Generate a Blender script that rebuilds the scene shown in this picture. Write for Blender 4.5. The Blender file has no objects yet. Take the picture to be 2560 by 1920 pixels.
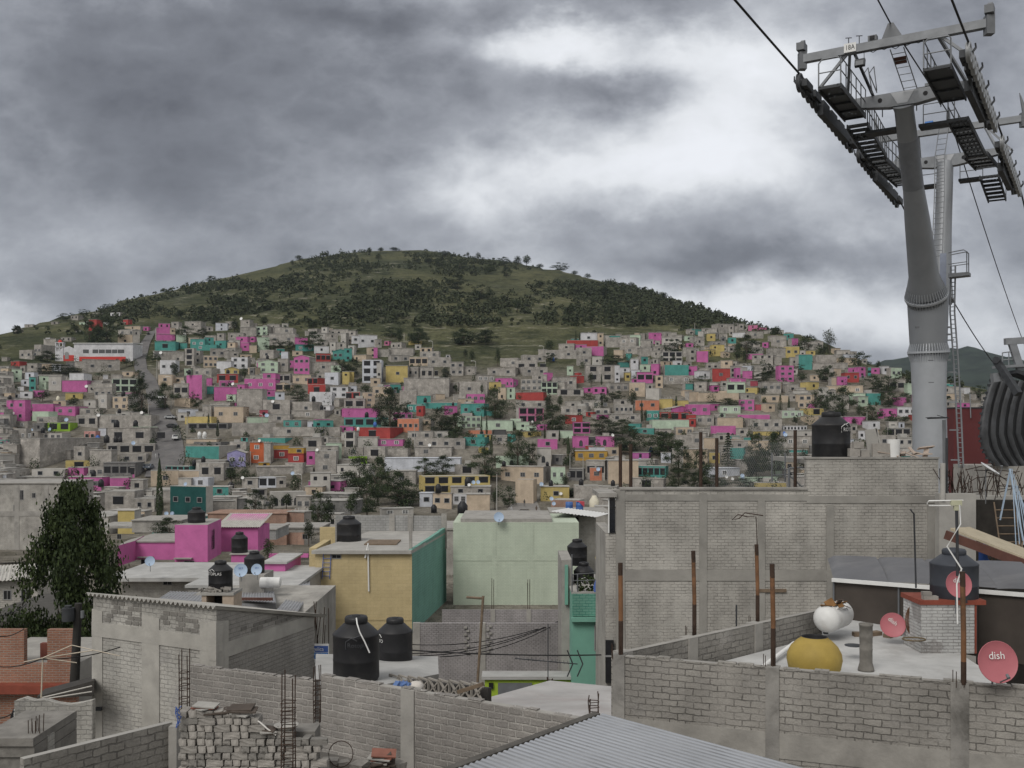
import bpy, bmesh, math, random
import numpy as np
from mathutils import Vector, Matrix, Euler
C = bpy.context.scene.collection
S = bpy.context.scene
PI = math.pi
rnd = random.Random(11)
F = 2512.0            # focal length in photo pixels
HZ = 1080.0           # horizon row of the level camera


def P(px, py, Y):
    return Vector(((px - 1280) / F * Y, Y, (HZ - py) / F * Y))


def PX(px, Y):
    return (px - 1280) / F * Y


def PZ(py, Y):
    return (HZ - py) / F * Y


# ---------------------------------------------------------------- mesh builder
class MB:
    def __init__(s):
        s.v = []; s.f = []; s.m = []; s.sm = []

    def face(s, pts, m=0, sm=False):
        n = len(s.v)
        s.v.extend([tuple(p) for p in pts])
        s.f.append(tuple(range(n, n + len(pts)))); s.m.append(m); s.sm.append(sm)
        return s

    def grid(s, rows, m=0, sm=True, closed=False):
        n = len(s.v); k = len(rows[0])
        for r in rows:
            s.v.extend([tuple(p) for p in r])
        for i in range(len(rows) - 1):
            for j in range(k if closed else k - 1):
                a = n + i * k + j; b = n + i * k + (j + 1) % k
                s.f.append((a, b, b + k, a + k)); s.m.append(m); s.sm.append(sm)
        return s

    def hexa(s, p, m=0, ms=None):
        # p: 4 bottom (ccw from above), 4 top ; ms = [bottom, top, s0, s1, s2, s3]
        q = [(3, 2, 1, 0), (4, 5, 6, 7), (0, 1, 5, 4), (1, 2, 6, 5), (2, 3, 7, 6), (3, 0, 4, 7)]
        n = len(s.v)
        s.v.extend([tuple(a) for a in p])
        for i, f in enumerate(q):
            s.f.append(tuple(n + k for k in f)); s.m.append(ms[i] if ms else m); s.sm.append(False)
        return s

    def box(s, x0, x1, y0, y1, z0, z1, m=0, ms=None):
        return s.hexa([(x0, y0, z0), (x1, y0, z0), (x1, y1, z0), (x0, y1, z0),
                       (x0, y0, z1), (x1, y0, z1), (x1, y1, z1), (x0, y1, z1)], m, ms)

    def obox(s, c, d, R=None, m=0):
        R = R or Matrix.Identity(3); c = Vector(c); x, y, z = [a / 2 for a in d]
        pts = [(-x, -y, -z), (x, -y, -z), (x, y, -z), (-x, y, -z), (-x, -y, z), (x, -y, z), (x, y, z), (-x, y, z)]
        return s.hexa([c + R @ Vector(p) for p in pts], m)

    def beam(s, a, b, w, h, m=0, up=(0, 0, 1)):
        a = Vector(a); b = Vector(b); d = b - a; L = d.length
        if L < 1e-6: return s
        d.normalize(); u = Vector(up)
        if abs(d.dot(u)) > .98: u = Vector((0, 1, 0))
        x = d.cross(u).normalized(); z = x.cross(d).normalized()
        R = Matrix((x, d, z)).transposed()
        return s.obox((a + b) / 2, (w, L, h), R, m)

    def prism(s, poly, ztops, zbot, m=0, mtop=None, msides=None):
        n = len(poly)
        zb = zbot if isinstance(zbot, (list, tuple)) else [zbot] * n
        bot = [(x, y, zb[i]) for i, (x, y) in enumerate(poly)]
        top = [(x, y, ztops[i]) for i, (x, y) in enumerate(poly)]
        for i in range(n):
            j = (i + 1) % n
            s.face([bot[i], bot[j], top[j], top[i]], msides[i] if msides else m)
        s.face(top, m if mtop is None else mtop); s.face(bot[::-1], m)
        return s

    def cyl(s, a, b, r0, r1=None, n=10, m=0, caps=True, sm=True):
        a = Vector(a); b = Vector(b); r1 = r0 if r1 is None else r1
        d = (b - a)
        if d.length < 1e-7: return s
        d.normalize()
        x = d.orthogonal().normalized(); y = d.cross(x)
        A = [a + (x * math.cos(t) + y * math.sin(t)) * r0 for t in [2 * PI * i / n for i in range(n)]]
        B = [b + (x * math.cos(t) + y * math.sin(t)) * r1 for t in [2 * PI * i / n for i in range(n)]]
        s.grid([A, B], m, sm, True)
        if caps:
            s.face(A[::-1], m); s.face(B, m)
        return s

    def tube(s, pts, r, n=6, m=0):
        pts = [Vector(p) for p in pts]; rows = []
        up = Vector((0, 0, 1))
        for i, p in enumerate(pts):
            d = (pts[min(i + 1, len(pts) - 1)] - pts[max(i - 1, 0)]).normalized()
            u = up if abs(d.dot(up)) < .95 else Vector((0, 1, 0))
            x = d.cross(u).normalized(); y = x.cross(d)
            rr = r[i] if isinstance(r, (list, tuple)) else r
            rows.append([p + (x * math.cos(t) + y * math.sin(t)) * rr for t in [2 * PI * k / n for k in range(n)]])
        s.grid(rows, m, True, True)
        s.face(rows[0][::-1], m); s.face(rows[-1], m)
        return s

    def lathe(s, prof, c=(0, 0, 0), n=28, m=0, R=None, sm=True):
        c = Vector(c); rows = []
        for r, z in prof:
            row = []
            for i in range(n):
                t = 2 * PI * i / n; p = Vector((r * math.cos(t), r * math.sin(t), z))
                row.append(c + (R @ p if R else p))
            rows.append(row)
        return s.grid(rows, m, sm, True)

    def build(s, name, mats, parent=None, loc=None, rot=None):
        me = bpy.data.meshes.new(name)
        me.from_pydata(s.v, [], s.f)
        mats = mats if isinstance(mats, (list, tuple)) else [mats]
        for mm in mats: me.materials.append(mm)
        me.polygons.foreach_set('material_index', s.m)
        me.polygons.foreach_set('use_smooth', s.sm)
        uvmap(me)
        me.update()
        o = bpy.data.objects.new(name, me); C.objects.link(o)
        if parent is not None: o.parent = parent
        if loc is not None: o.location = loc
        if rot is not None: o.rotation_euler = rot
        return o


def uvmap(me):
    n = len(me.polygons)
    if n == 0: return
    uv = me.uv_layers.new(name='UVMap')
    co = np.empty(len(me.vertices) * 3, np.float32); me.vertices.foreach_get('co', co); co = co.reshape(-1, 3)
    lv = np.empty(len(me.loops), np.int32); me.loops.foreach_get('vertex_index', lv)
    lt = np.empty(n, np.int32); me.polygons.foreach_get('loop_total', lt)
    me.calc_loop_triangles()
    no = np.empty(n * 3, np.float32); me.polygons.foreach_get('normal', no); no = no.reshape(-1, 3)
    N = np.repeat(no, lt, axis=0); p = co[lv]
    flat = np.abs(N[:, 2]) > .7
    t = np.stack([-N[:, 1], N[:, 0]], 1); L = np.maximum(np.linalg.norm(t, axis=1, keepdims=True), 1e-6); t = t / L
    u = np.where(flat, p[:, 0], p[:, 0] * t[:, 0] + p[:, 1] * t[:, 1]); v = np.where(flat, p[:, 1], p[:, 2])
    uv.data.foreach_set('uv', np.stack([u, v], 1).astype(np.float32).ravel())


def empty(name, loc, label, cat, group=None, rz=0):
    o = bpy.data.objects.new(name, None); C.objects.link(o)
    o.empty_display_size = .2
    o.location = loc; o.rotation_euler = (0, 0, rz)
    tag(o, label, cat, group); return o


def tag(o, label=None, cat=None, group=None, kind=None):
    if label: o['label'] = label
    if cat: o['category'] = cat
    if group: o['group'] = group
    if kind: o['kind'] = kind
    return o


def kids(o):
    return [c for c in KID.get(o.name, [])]


def copy_tree(root, loc, rz=None, label=None, scale=None, group=None, col=None):
    r = root.copy(); C.objects.link(r); r.location = loc
    if rz is not None: r.rotation_euler = (0, 0, rz)
    if scale is not None: r.scale = scale
    if label: r['label'] = label
    if group: r['group'] = group
    for ch in list(root.children):
        c = ch.copy(); C.objects.link(c); c.parent = r
        for g in list(ch.children):
            d = g.copy(); C.objects.link(d); d.parent = c
    return r


# ---------------------------------------------------------------- materials
class NT:
    def __init__(s, tree): s.t = tree; s.n = tree.nodes; s.l = tree.links

    def new(s, typ, **kw):
        n = s.n.new(typ)
        for k, v in kw.items():
            if k == 'inp':
                for i, x in v.items():
                    if isinstance(x, bpy.types.NodeSocket): s.l.new(x, n.inputs[i])
                    else: n.inputs[i].default_value = x
            else: setattr(n, k, v)
        return n

    def math(s, op, a, b=None, c=None, clamp=False):
        d = {0: a}
        if b is not None: d[1] = b
        if c is not None: d[2] = c
        n = s.new('ShaderNodeMath', operation=op, inp=d); n.use_clamp = clamp
        return n.outputs[0]

    def vmath(s, op, a, b=None):
        d = {0: a}
        if b is not None: d[1] = b
        n = s.new('ShaderNodeVectorMath', operation=op, inp=d)
        return n.outputs[0]

    def mix(s, fac, a, b, blend='MIX'):
        n = s.new('ShaderNodeMix', data_type='RGBA', blend_type=blend)
        for i, x in ((0, fac), (6, a), (7, b)):
            if isinstance(x, bpy.types.NodeSocket): s.l.new(x, n.inputs[i])
            else: n.inputs[i].default_value = x if i == 0 else (*x, 1)[:4]
        return n.outputs[2]

    def noise(s, vec, scale, detail=4, rough=.55, dist=0, out=0):
        n = s.new('ShaderNodeTexNoise', inp={'Vector': vec, 'Scale': scale, 'Detail': detail, 'Roughness': rough, 'Distortion': dist})
        return n.outputs[out]

    def ramp(s, fac, lo, hi, a=0., b=1.):
        n = s.new('ShaderNodeMapRange', inp={0: fac, 1: lo, 2: hi, 3: a, 4: b}); n.clamp = True
        return n.outputs[0]


MATS = {}


def newmat(name):
    m = bpy.data.materials.new(name); m.use_nodes = True
    nt = NT(m.node_tree)
    b = nt.n['Principled BSDF']
    return m, nt, b


def dim(c, k): return tuple(x * k for x in c)


def mat(name, col, rough=.85, var=.12, metal=0., spec=.3, nscale=3., fine=0., bump=0., bscale=30., coord='Object', dirt=None, dirtamt=.0, emit=None):
    """plain surface with tonal variation, grime and optional relief"""
    if name in MATS: return MATS[name]
    m, nt, b = newmat(name)
    tc = nt.new('ShaderNodeTexCoord').outputs[coord]
    n1 = nt.noise(tc, nscale, 5, .6)
    f = nt.ramp(n1, .3, .7, 1 - var, 1 + var)
    c = nt.mix(1., col, (1, 1, 1), 'MULTIPLY')
    g = nt.new('ShaderNodeCombineColor', inp={0: f, 1: f, 2: f}).outputs[0]
    c = nt.mix(1., c, g, 'MULTIPLY')
    if dirt:
        n2 = nt.noise(tc, nscale * .6 + .13, 6, .7, .5)
        c = nt.mix(nt.ramp(n2, .5, .75, 0, dirtamt), c, dirt)
    nt.l.new(c, b.inputs['Base Color'])
    b.inputs['Roughness'].default_value = rough; b.inputs['Metallic'].default_value = metal
    b.inputs['Specular IOR Level'].default_value = spec
    if bump:
        n3 = nt.noise(tc, bscale, 4, .6)
        bm = nt.new('ShaderNodeBump', inp={'Strength': bump, 'Distance': .02, 'Height': n3})
        nt.l.new(bm.outputs[0], b.inputs['Normal'])
    MATS[name] = m
    return m


def wall(name, c1, c2, cm, bw=.4, bh=.2, mortar=.012, warp=.02, stain=.35, mortfade=.5, bump=.6, rough=.9, streak=.3, patch=None, patchamt=0., light=None, far=False):
    """masonry: block courses with uneven joints, stains running down, plaster patches"""
    if name in MATS: return MATS[name]
    m, nt, b = newmat(name)
    uv = nt.new('ShaderNodeUVMap').outputs[0]
    ri = nt.new('ShaderNodeObjectInfo').outputs['Random']
    off = nt.new('ShaderNodeCombineXYZ', inp={0: nt.math('MULTIPLY', ri, 37.), 1: 0., 2: nt.math('MULTIPLY', ri, 11.)}).outputs[0]
    vec = nt.vmath('ADD', uv, off)
    w = nt.new('ShaderNodeTexNoise', inp={'Vector': vec, 'Scale': 1.1 if far else 5., 'Detail': 3, 'Roughness': .6})
    wv = nt.new('ShaderNodeVectorMath', operation='MULTIPLY', inp={0: nt.vmath('SUBTRACT', w.outputs['Color'], (.5, .5, .5)), 1: (warp, warp, 0)}).outputs[0]
    bv = nt.vmath('ADD', vec, wv)
    br = nt.new('ShaderNodeTexBrick', inp={'Vector': bv, 'Color1': (*c1, 1), 'Color2': (*c2, 1), 'Mortar': (*cm, 1), 'Scale': 1., 'Mortar Size': mortar,
                                           'Mortar Smooth': .4, 'Bias': -.1, 'Brick Width': bw, 'Row Height': bh})
    n0 = nt.noise(vec, 2.2, 4, .6)
    base = nt.mix(.5, c1, c2)
    fade = nt.ramp(n0, .42, .62, 0, mortfade)
    col = nt.mix(fade, br.outputs['Color'], base)
    n1 = nt.noise(vec, .45, 6, .65, .3)
    k = nt.ramp(n1, .3, .72, 1 - stain, 1 + stain * .55)
    st = nt.noise(nt.new('ShaderNodeMapping', inp={0: vec, 3: (1.2, .13, 1)}).outputs[0], 1., 5, .6)
    k2 = nt.ramp(st, .32, .68, 1 - streak * .7, 1 + streak * .25)
    n2 = nt.noise(vec, 28., 3, .7)
    k3 = nt.ramp(n2, .3, .7, .88, 1.12)
    kk = nt.math('MULTIPLY', nt.math('MULTIPLY', k, k2), k3)
    g = nt.new('ShaderNodeCombineColor', inp={0: kk, 1: kk, 2: kk}).outputs[0]
    if patch:
        pn = nt.noise(nt.vmath('ADD', vec, (5.3, 2.1, 7.)), .8, 6, .65, .6)
        col = nt.mix(nt.ramp(pn, .55, .6, 0, patchamt), col, patch)
    if light:
        ln = nt.noise(nt.vmath('ADD', vec, (15.3, 9.1, 3.)), 6., 4, .7, .6)
        col = nt.mix(nt.ramp(ln, .55, .75, 0, .6), col, light)
    col = nt.mix(1., col, g, 'MULTIPLY')
    nt.l.new(col, b.inputs['Base Color'])
    b.inputs['Roughness'].default_value = rough; b.inputs['Specular IOR Level'].default_value = .15
    if bump:
        h = nt.math('ADD', nt.math('MULTIPLY', nt.math('MULTIPLY', br.outputs['Fac'], nt.math('SUBTRACT', 1., fade)), -1.), nt.math('MULTIPLY', nt.noise(vec, 14., 4, .7), .9))
        bm = nt.new('ShaderNodeBump', inp={'Strength': bump, 'Distance': .025, 'Height': h})
        nt.l.new(bm.outputs[0], b.inputs['Normal'])
    MATS[name] = m
    return m


# tones (real-world base colours)
GREY = (.30, .285, .265)
COL = {'g': (.39, .365, .335), 'G': (.46, .44, .41), 'p': (.50, .14, .34), 't': (.085, .29, .26), 'm': (.46, .56, .44), 'c': (.50, .41, .315),
       'y': (.50, .40, .16), 'r': (.37, .065, .06), 'w': (.60, .60, .62), 'o': (.52, .21, .13), 'b': (.32, .30, .52), 'd': (.10, .10, .10),
       'Y': (.46, .28, .06), 'O': (.50, .13, .055), 'T': (.02, .085, .08), 'L': (.26, .43, .05), 'B': (.33, .19, .13), 'q': (.52, .27, .25),
       'R': (.52, .17, .30), 'W': (.55, .57, .62), 'v': (.42, .13, .33), 'k': (.20, .195, .19), 'P': (.40, .09, .12)}
CNAME = {'g': 'bare grey block', 'G': 'pale grey plastered', 'p': 'bright pink', 't': 'teal', 'm': 'pale mint green', 'c': 'cream', 'y': 'pale yellow', 'r': 'red', 'w': 'white',
         'o': 'salmon orange', 'b': 'lilac', 'd': 'dark open-fronted', 'Y': 'golden yellow', 'O': 'bright orange', 'T': 'dark teal', 'L': 'lime green', 'B': 'red brick',
         'q': 'pale pink', 'R': 'rose pink', 'W': 'bluish white', 'v': 'mauve', 'k': 'dark grey', 'P': 'maroon'}
FAR = {}
for k_, c_ in COL.items():
    if k_ == 'B':
        FAR[k_] = wall('brick_far', (.34, .19, .135), (.27, .15, .11), (.33, .29, .25), .24, .075, .012, .01, .3, .3, 0)
    elif k_ in 'gk':
        FAR[k_] = wall('far_' + CNAME[k_].replace(' ', '_'), c_, dim(c_, .86), dim(c_, .62), .42, .21, .016, .03, .42, .7, 0, far=True, patch=dim(c_, 1.3), patchamt=.6, streak=.18)
    else:
        FAR[k_] = wall('far_' + CNAME[k_].replace(' ', '_') , c_, dim(c_, .92), dim(c_, .8), .42, .21, .012, .03, .22, .8, 0, far=True, streak=.12)
M_CONC = mat('concrete', (.30, .288, .268), .9, .18, nscale=1.2, dirt=(.14, .135, .13), dirtamt=.6, bump=.25, bscale=20)
M_CONCL = mat('concrete_light', (.335, .325, .305), .9, .18, nscale=.8, dirt=(.2, .19, .18), dirtamt=.5, bump=.2, bscale=15)
M_ROOFW = mat('roof_cement', (.37, .368, .36), .92, .2, nscale=.7, dirt=(.27, .265, .25), dirtamt=.6, bump=.3, bscale=12)
M_DARK = mat('dark_opening', (.012, .012, .014), .6, .3)
M_GLASS = mat('window_glass', (.018, .02, .024), .12, .3, spec=.6)
M_WHITEP = mat('white_paint', (.68, .68, .67), .6, .06)
M_BLACKPL = mat('black_plastic', (.016, .016, .018), .5, .25, spec=.35, nscale=2., dirt=(.05, .048, .045), dirtamt=.5)
M_TANKGREY = mat('grey_tank_plastic', (.042, .047, .058), .55, .15, spec=.3, nscale=2., dirt=(.09, .09, .09), dirtamt=.35)
M_TANKW = mat('cream_tank_plastic', (.62, .58, .47), .5, .1)
M_RUST = mat('rebar_rust', (.045, .028, .02), .8, .3, nscale=8)
M_RUSTPOST = mat('rusty_post', (.17, .085, .042), .8, .35, nscale=2.2, dirt=(.03, .025, .022), dirtamt=.9)
M_WOOD = mat('grey_wood', (.16, .12, .085), .85, .25, nscale=4)
M_POLE = mat('pole_concrete', (.36, .35, .33), .85, .1)
M_WIRE = mat('cable_black', (.012, .012, .013), .6, .1)
M_GALV = mat('galvanised', (.215, .225, .24), .55, .18, metal=.15, spec=.4, nscale=1.6, dirt=(.15, .158, .17), dirtamt=.5)
M_GALVD = mat('galvanised_dull', (.15, .157, .168), .6, .15, metal=.15, nscale=2.)
M_STEELD = mat('dark_steel', (.05, .053, .058), .6, .25, metal=.3, nscale=3.)
M_DISHB = mat('dish_grey_blue', (.36, .46, .60), .5, .05)
M_DISHR = mat('dish_red', (.40, .13, .15), .5, .06)
M_TRUNK = mat('bark', (.075, .058, .043), .95, .25, nscale=5)
# ---------------------------------------------------------------- terrain
SK = [(-1600, 905), (-700, 880), (0, 836), (46, 822), (174, 791), (278, 764), (405, 730), (520, 702), (648, 674), (752, 644), (833, 635), (926, 626), (1018, 624), (1111, 635), (1215, 645),
      (1296, 660), (1389, 675), (1504, 701), (1620, 728), (1713, 756), (1805, 791), (1851, 811), (1967, 832), (2083, 868), (2153, 898), (2210, 915), (2303, 940), (2560, 985), (3400, 1010), (4400, 1030)]
BK = [(5, 3592), (30, 2200), (60, 1660), (100, 1432), (150, 1398), (200, 1331), (250, 1276), (280, 1223), (310, 1153), (340, 1087), (360, 1052), (400, 980), (450, 912), (500, 864), (520, 848)]
skx, sky_ = np.array(SK, float).T
bky = np.array([b[0] for b in BK], float); bkz = np.array([(HZ - b[1]) / F * b[0] for b in BK], float)
bkz[0] = -12; bkz[1] = -13; bkz[2] = -14; bkz[3] = -14.2


def skyline(px): return float(np.interp(px, skx, sky_))


def ytop(px): return 560 + max(0., (850 - skyline(px))) / 228 * 600


def terr_z(px, Y):
    s = skyline(px); yt = ytop(px)
    z5 = float(np.interp(min(Y, 520), bky, bkz))
    lim = (HZ - (s + max(0, 600 - Y) * .05 + 6)) / F * Y
    if Y <= 520:
        return min(z5, lim)
    z0 = min(float(bkz[-1]), (HZ - (s + 4 + 6)) / F * 520)
    zt = (HZ - s) / F * yt
    if Y <= yt:
        t = (Y - 520) / (yt - 520)
        return z0 + (zt - z0) * (t ** .92)
    return zt - (Y - yt) * .16 - ((Y - yt) ** 2) * .0002


def terr_Y(px, py, lo=60.):
    """depth of the ground seen at pixel (px, py)"""
    hi = ytop(px)
    if py <= skyline(px) + 1: return hi
    f = lambda Y: HZ - terr_z(px, Y) / Y * F
    a, b = lo, hi
    for _ in range(40):
        m = (a + b) / 2
        if f(m) > py: a = m
        else: b = m
    return (a + b) / 2


def ground_z(X, Y):
    return terr_z(1280 + X / max(Y, 5.) * F, max(Y, 5.))


def build_terrain():
    pxs = list(np.arange(-1600, 4401, 50.))
    ys = list(np.concatenate([np.arange(5, 60, 11), np.arange(60, 320, 10), np.arange(320, 620, 8), np.arange(620, 1240, 14), np.arange(1260, 2200, 60)]))
    rows = []
    r = random.Random(3)
    from mathutils import noise as mn
    for Y in ys:
        row = []
        for px in pxs:
            X = PX(px, Y)
            z = terr_z(px, Y)
            if Y > 540:
                z += mn.fractal(Vector((X / 60., Y / 60., 0)), .6, 2., 5) * 2.6 + mn.noise(Vector((X / 9., Y / 9., 3))) * .5
            row.append((X, Y, z))
        rows.append(row)
    mb = MB(); mb.grid(rows, 0, True)
    o = mb.build('hillside', [M_HILL]); tag(o, 'green hill with grass and scrub rising behind the houses', None, None, 'structure')
    for p in o.data.polygons: p.use_smooth = True
    # distant second hill
    pk = [(1900, 1010), (2100, 960), (2200, 903), (2260, 890), (2310, 885), (2360, 872), (2400, 868), (2450, 878), (2520, 903), (2600, 935), (2750, 975), (2950, 1015), (3200, 1050)]
    px_, py_ = np.array(pk, float).T
    rows = []
    for Y in np.arange(1500, 3300, 60.):
        row = []
        for px in np.arange(1700, 3300, 20.):
            pk_ = float(np.interp(px, px_, py_, 1075, 1075))
            Yt = 2500.
            zt = (HZ - pk_) / F * Yt
            t = max(0., 1 - abs(Y - Yt) / 950)
            z = -20 + (zt + 20) * (t ** .75) + mn.fractal(Vector((px / 40, Y / 90., 2)), .6, 2, 4) * 9 * t
            row.append((PX(px, Yt) , Y, z))
        rows.append(row)
    mb = MB(); mb.grid(rows, 0, True)
    o = mb.build('far_hill', [M_FARHILL]); tag(o, 'dark wooded hill in the distance beyond the tower', None, None, 'structure')
    g = MB(); g.face([(-6000, -400, -26), (6000, -400, -26), (6000, 9000, -26), (-6000, 9000, -26)])
    o = g.build('ground', [M_GROUND]); tag(o, 'valley ground', None, None, 'structure')


def hill_mat():
    m, nt, b = newmat('hill_grass')
    tc = nt.new('ShaderNodeTexCoord').outputs['Object']
    sc = nt.new('ShaderNodeMapping', inp={0: tc, 3: (1, .6, 1.6)}).outputs[0]
    n1 = nt.noise(sc, .012, 7, .68, .6)
    n2 = nt.noise(sc, .07, 6, .7, .5)
    n3 = nt.noise(sc, .5, 4, .7)
    c = nt.mix(nt.ramp(n1, .38, .62), (.038, .045, .024), (.098, .098, .052))
    c = nt.mix(nt.ramp(n2, .5, .66, 0, .8), c, (.020, .026, .014))
    # pale rocky / dry terraces
    rk = nt.noise(nt.new('ShaderNodeMapping', inp={0: tc, 3: (.35, .35, 2.2)}).outputs[0], .22, 6, .75, .8)
    rm = nt.noise(nt.vmath('ADD', sc, (310, 40, 0)), .009, 4, .6, .4)
    rf = nt.math('MULTIPLY', nt.ramp(rk, .54, .66, 0, .8), nt.ramp(rm, .44, .58))
    c = nt.mix(rf, c, (.27, .255, .20))
    sy = nt.new('ShaderNodeSeparateXYZ', inp={0: tc}).outputs[1]
    c = nt.mix(nt.ramp(nt.math('ADD', sy, nt.math('MULTIPLY', n2, 90.)), 470, 505, 1., 0.), c, nt.mix(nt.ramp(n2, .4, .6), (.105, .095, .075), (.19, .175, .15)))
    k = nt.ramp(n3, .3, .7, .7, 1.3)
    c = nt.mix(1., c, nt.new('ShaderNodeCombineColor', inp={0: k, 1: k, 2: k}).outputs[0], 'MULTIPLY')
    nt.l.new(c, b.inputs['Base Color']); b.inputs['Roughness'].default_value = 1.; b.inputs['Specular IOR Level'].default_value = .05
    bm = nt.new('ShaderNodeBump', inp={'Strength': .8, 'Distance': 1.5, 'Height': nt.math('ADD', n2, n3)})
    nt.l.new(bm.outputs[0], b.inputs['Normal'])
    return m


M_HILL = hill_mat()
M_FARHILL = mat('far_forest', (.026, .036, .026), 1., .5, spec=.05, nscale=.02, dirt=(.05, .06, .045), dirtamt=.6)
M_GROUND = mat('valley_soil', (.16, .15, .13), 1., .3, spec=.05, nscale=.05)
M_ASPH = mat('asphalt', (.125, .12, .12), .95, .2, spec=.1, nscale=.25, dirt=(.20, .19, .175), dirtamt=.6)
build_terrain()


# steep street
def strip(name, cl, m, lift=.35, label=None):
    rows = []
    pts = []
    for i in range(len(cl) - 1):
        for t in np.linspace(0, 1, 6, endpoint=False):
            pts.append(tuple(cl[i][k] * (1 - t) + cl[i + 1][k] * t for k in range(3)))
    pts.append(cl[-1])
    for px, py, hw in pts:
        Y = terr_Y(px, py); row = []
        for q in np.linspace(-1, 1, 5):
            p = px + q * hw
            row.append((PX(p, Y), Y, terr_z(p, Y) + lift))
        rows.append(row)
    mb = MB(); mb.grid(rows, 0, True)
    o = mb.build(name, [m]); tag(o, label, None, None, 'structure'); return o


strip('street', [(400, 822, 8), (379, 832, 9), (362, 862, 12), (350, 902, 15), (352, 925, 16), (373, 949, 17), (383, 980, 18), (395, 1019, 24), (412, 1065, 33), (420, 1104, 37), (420, 1151, 42), (405, 1195, 44)], M_ASPH, .4, 'steep grey street climbing between the houses')
strip('paved_lane', [(1318, 1252, 22), (1312, 1264, 34), (1308, 1280, 44), (1306, 1296, 50), (1306, 1330, 50)], mat('lane_paving', (.20, .19, .18), .95, .2, nscale=.4), .25, 'small paved lane below the cream house')
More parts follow.
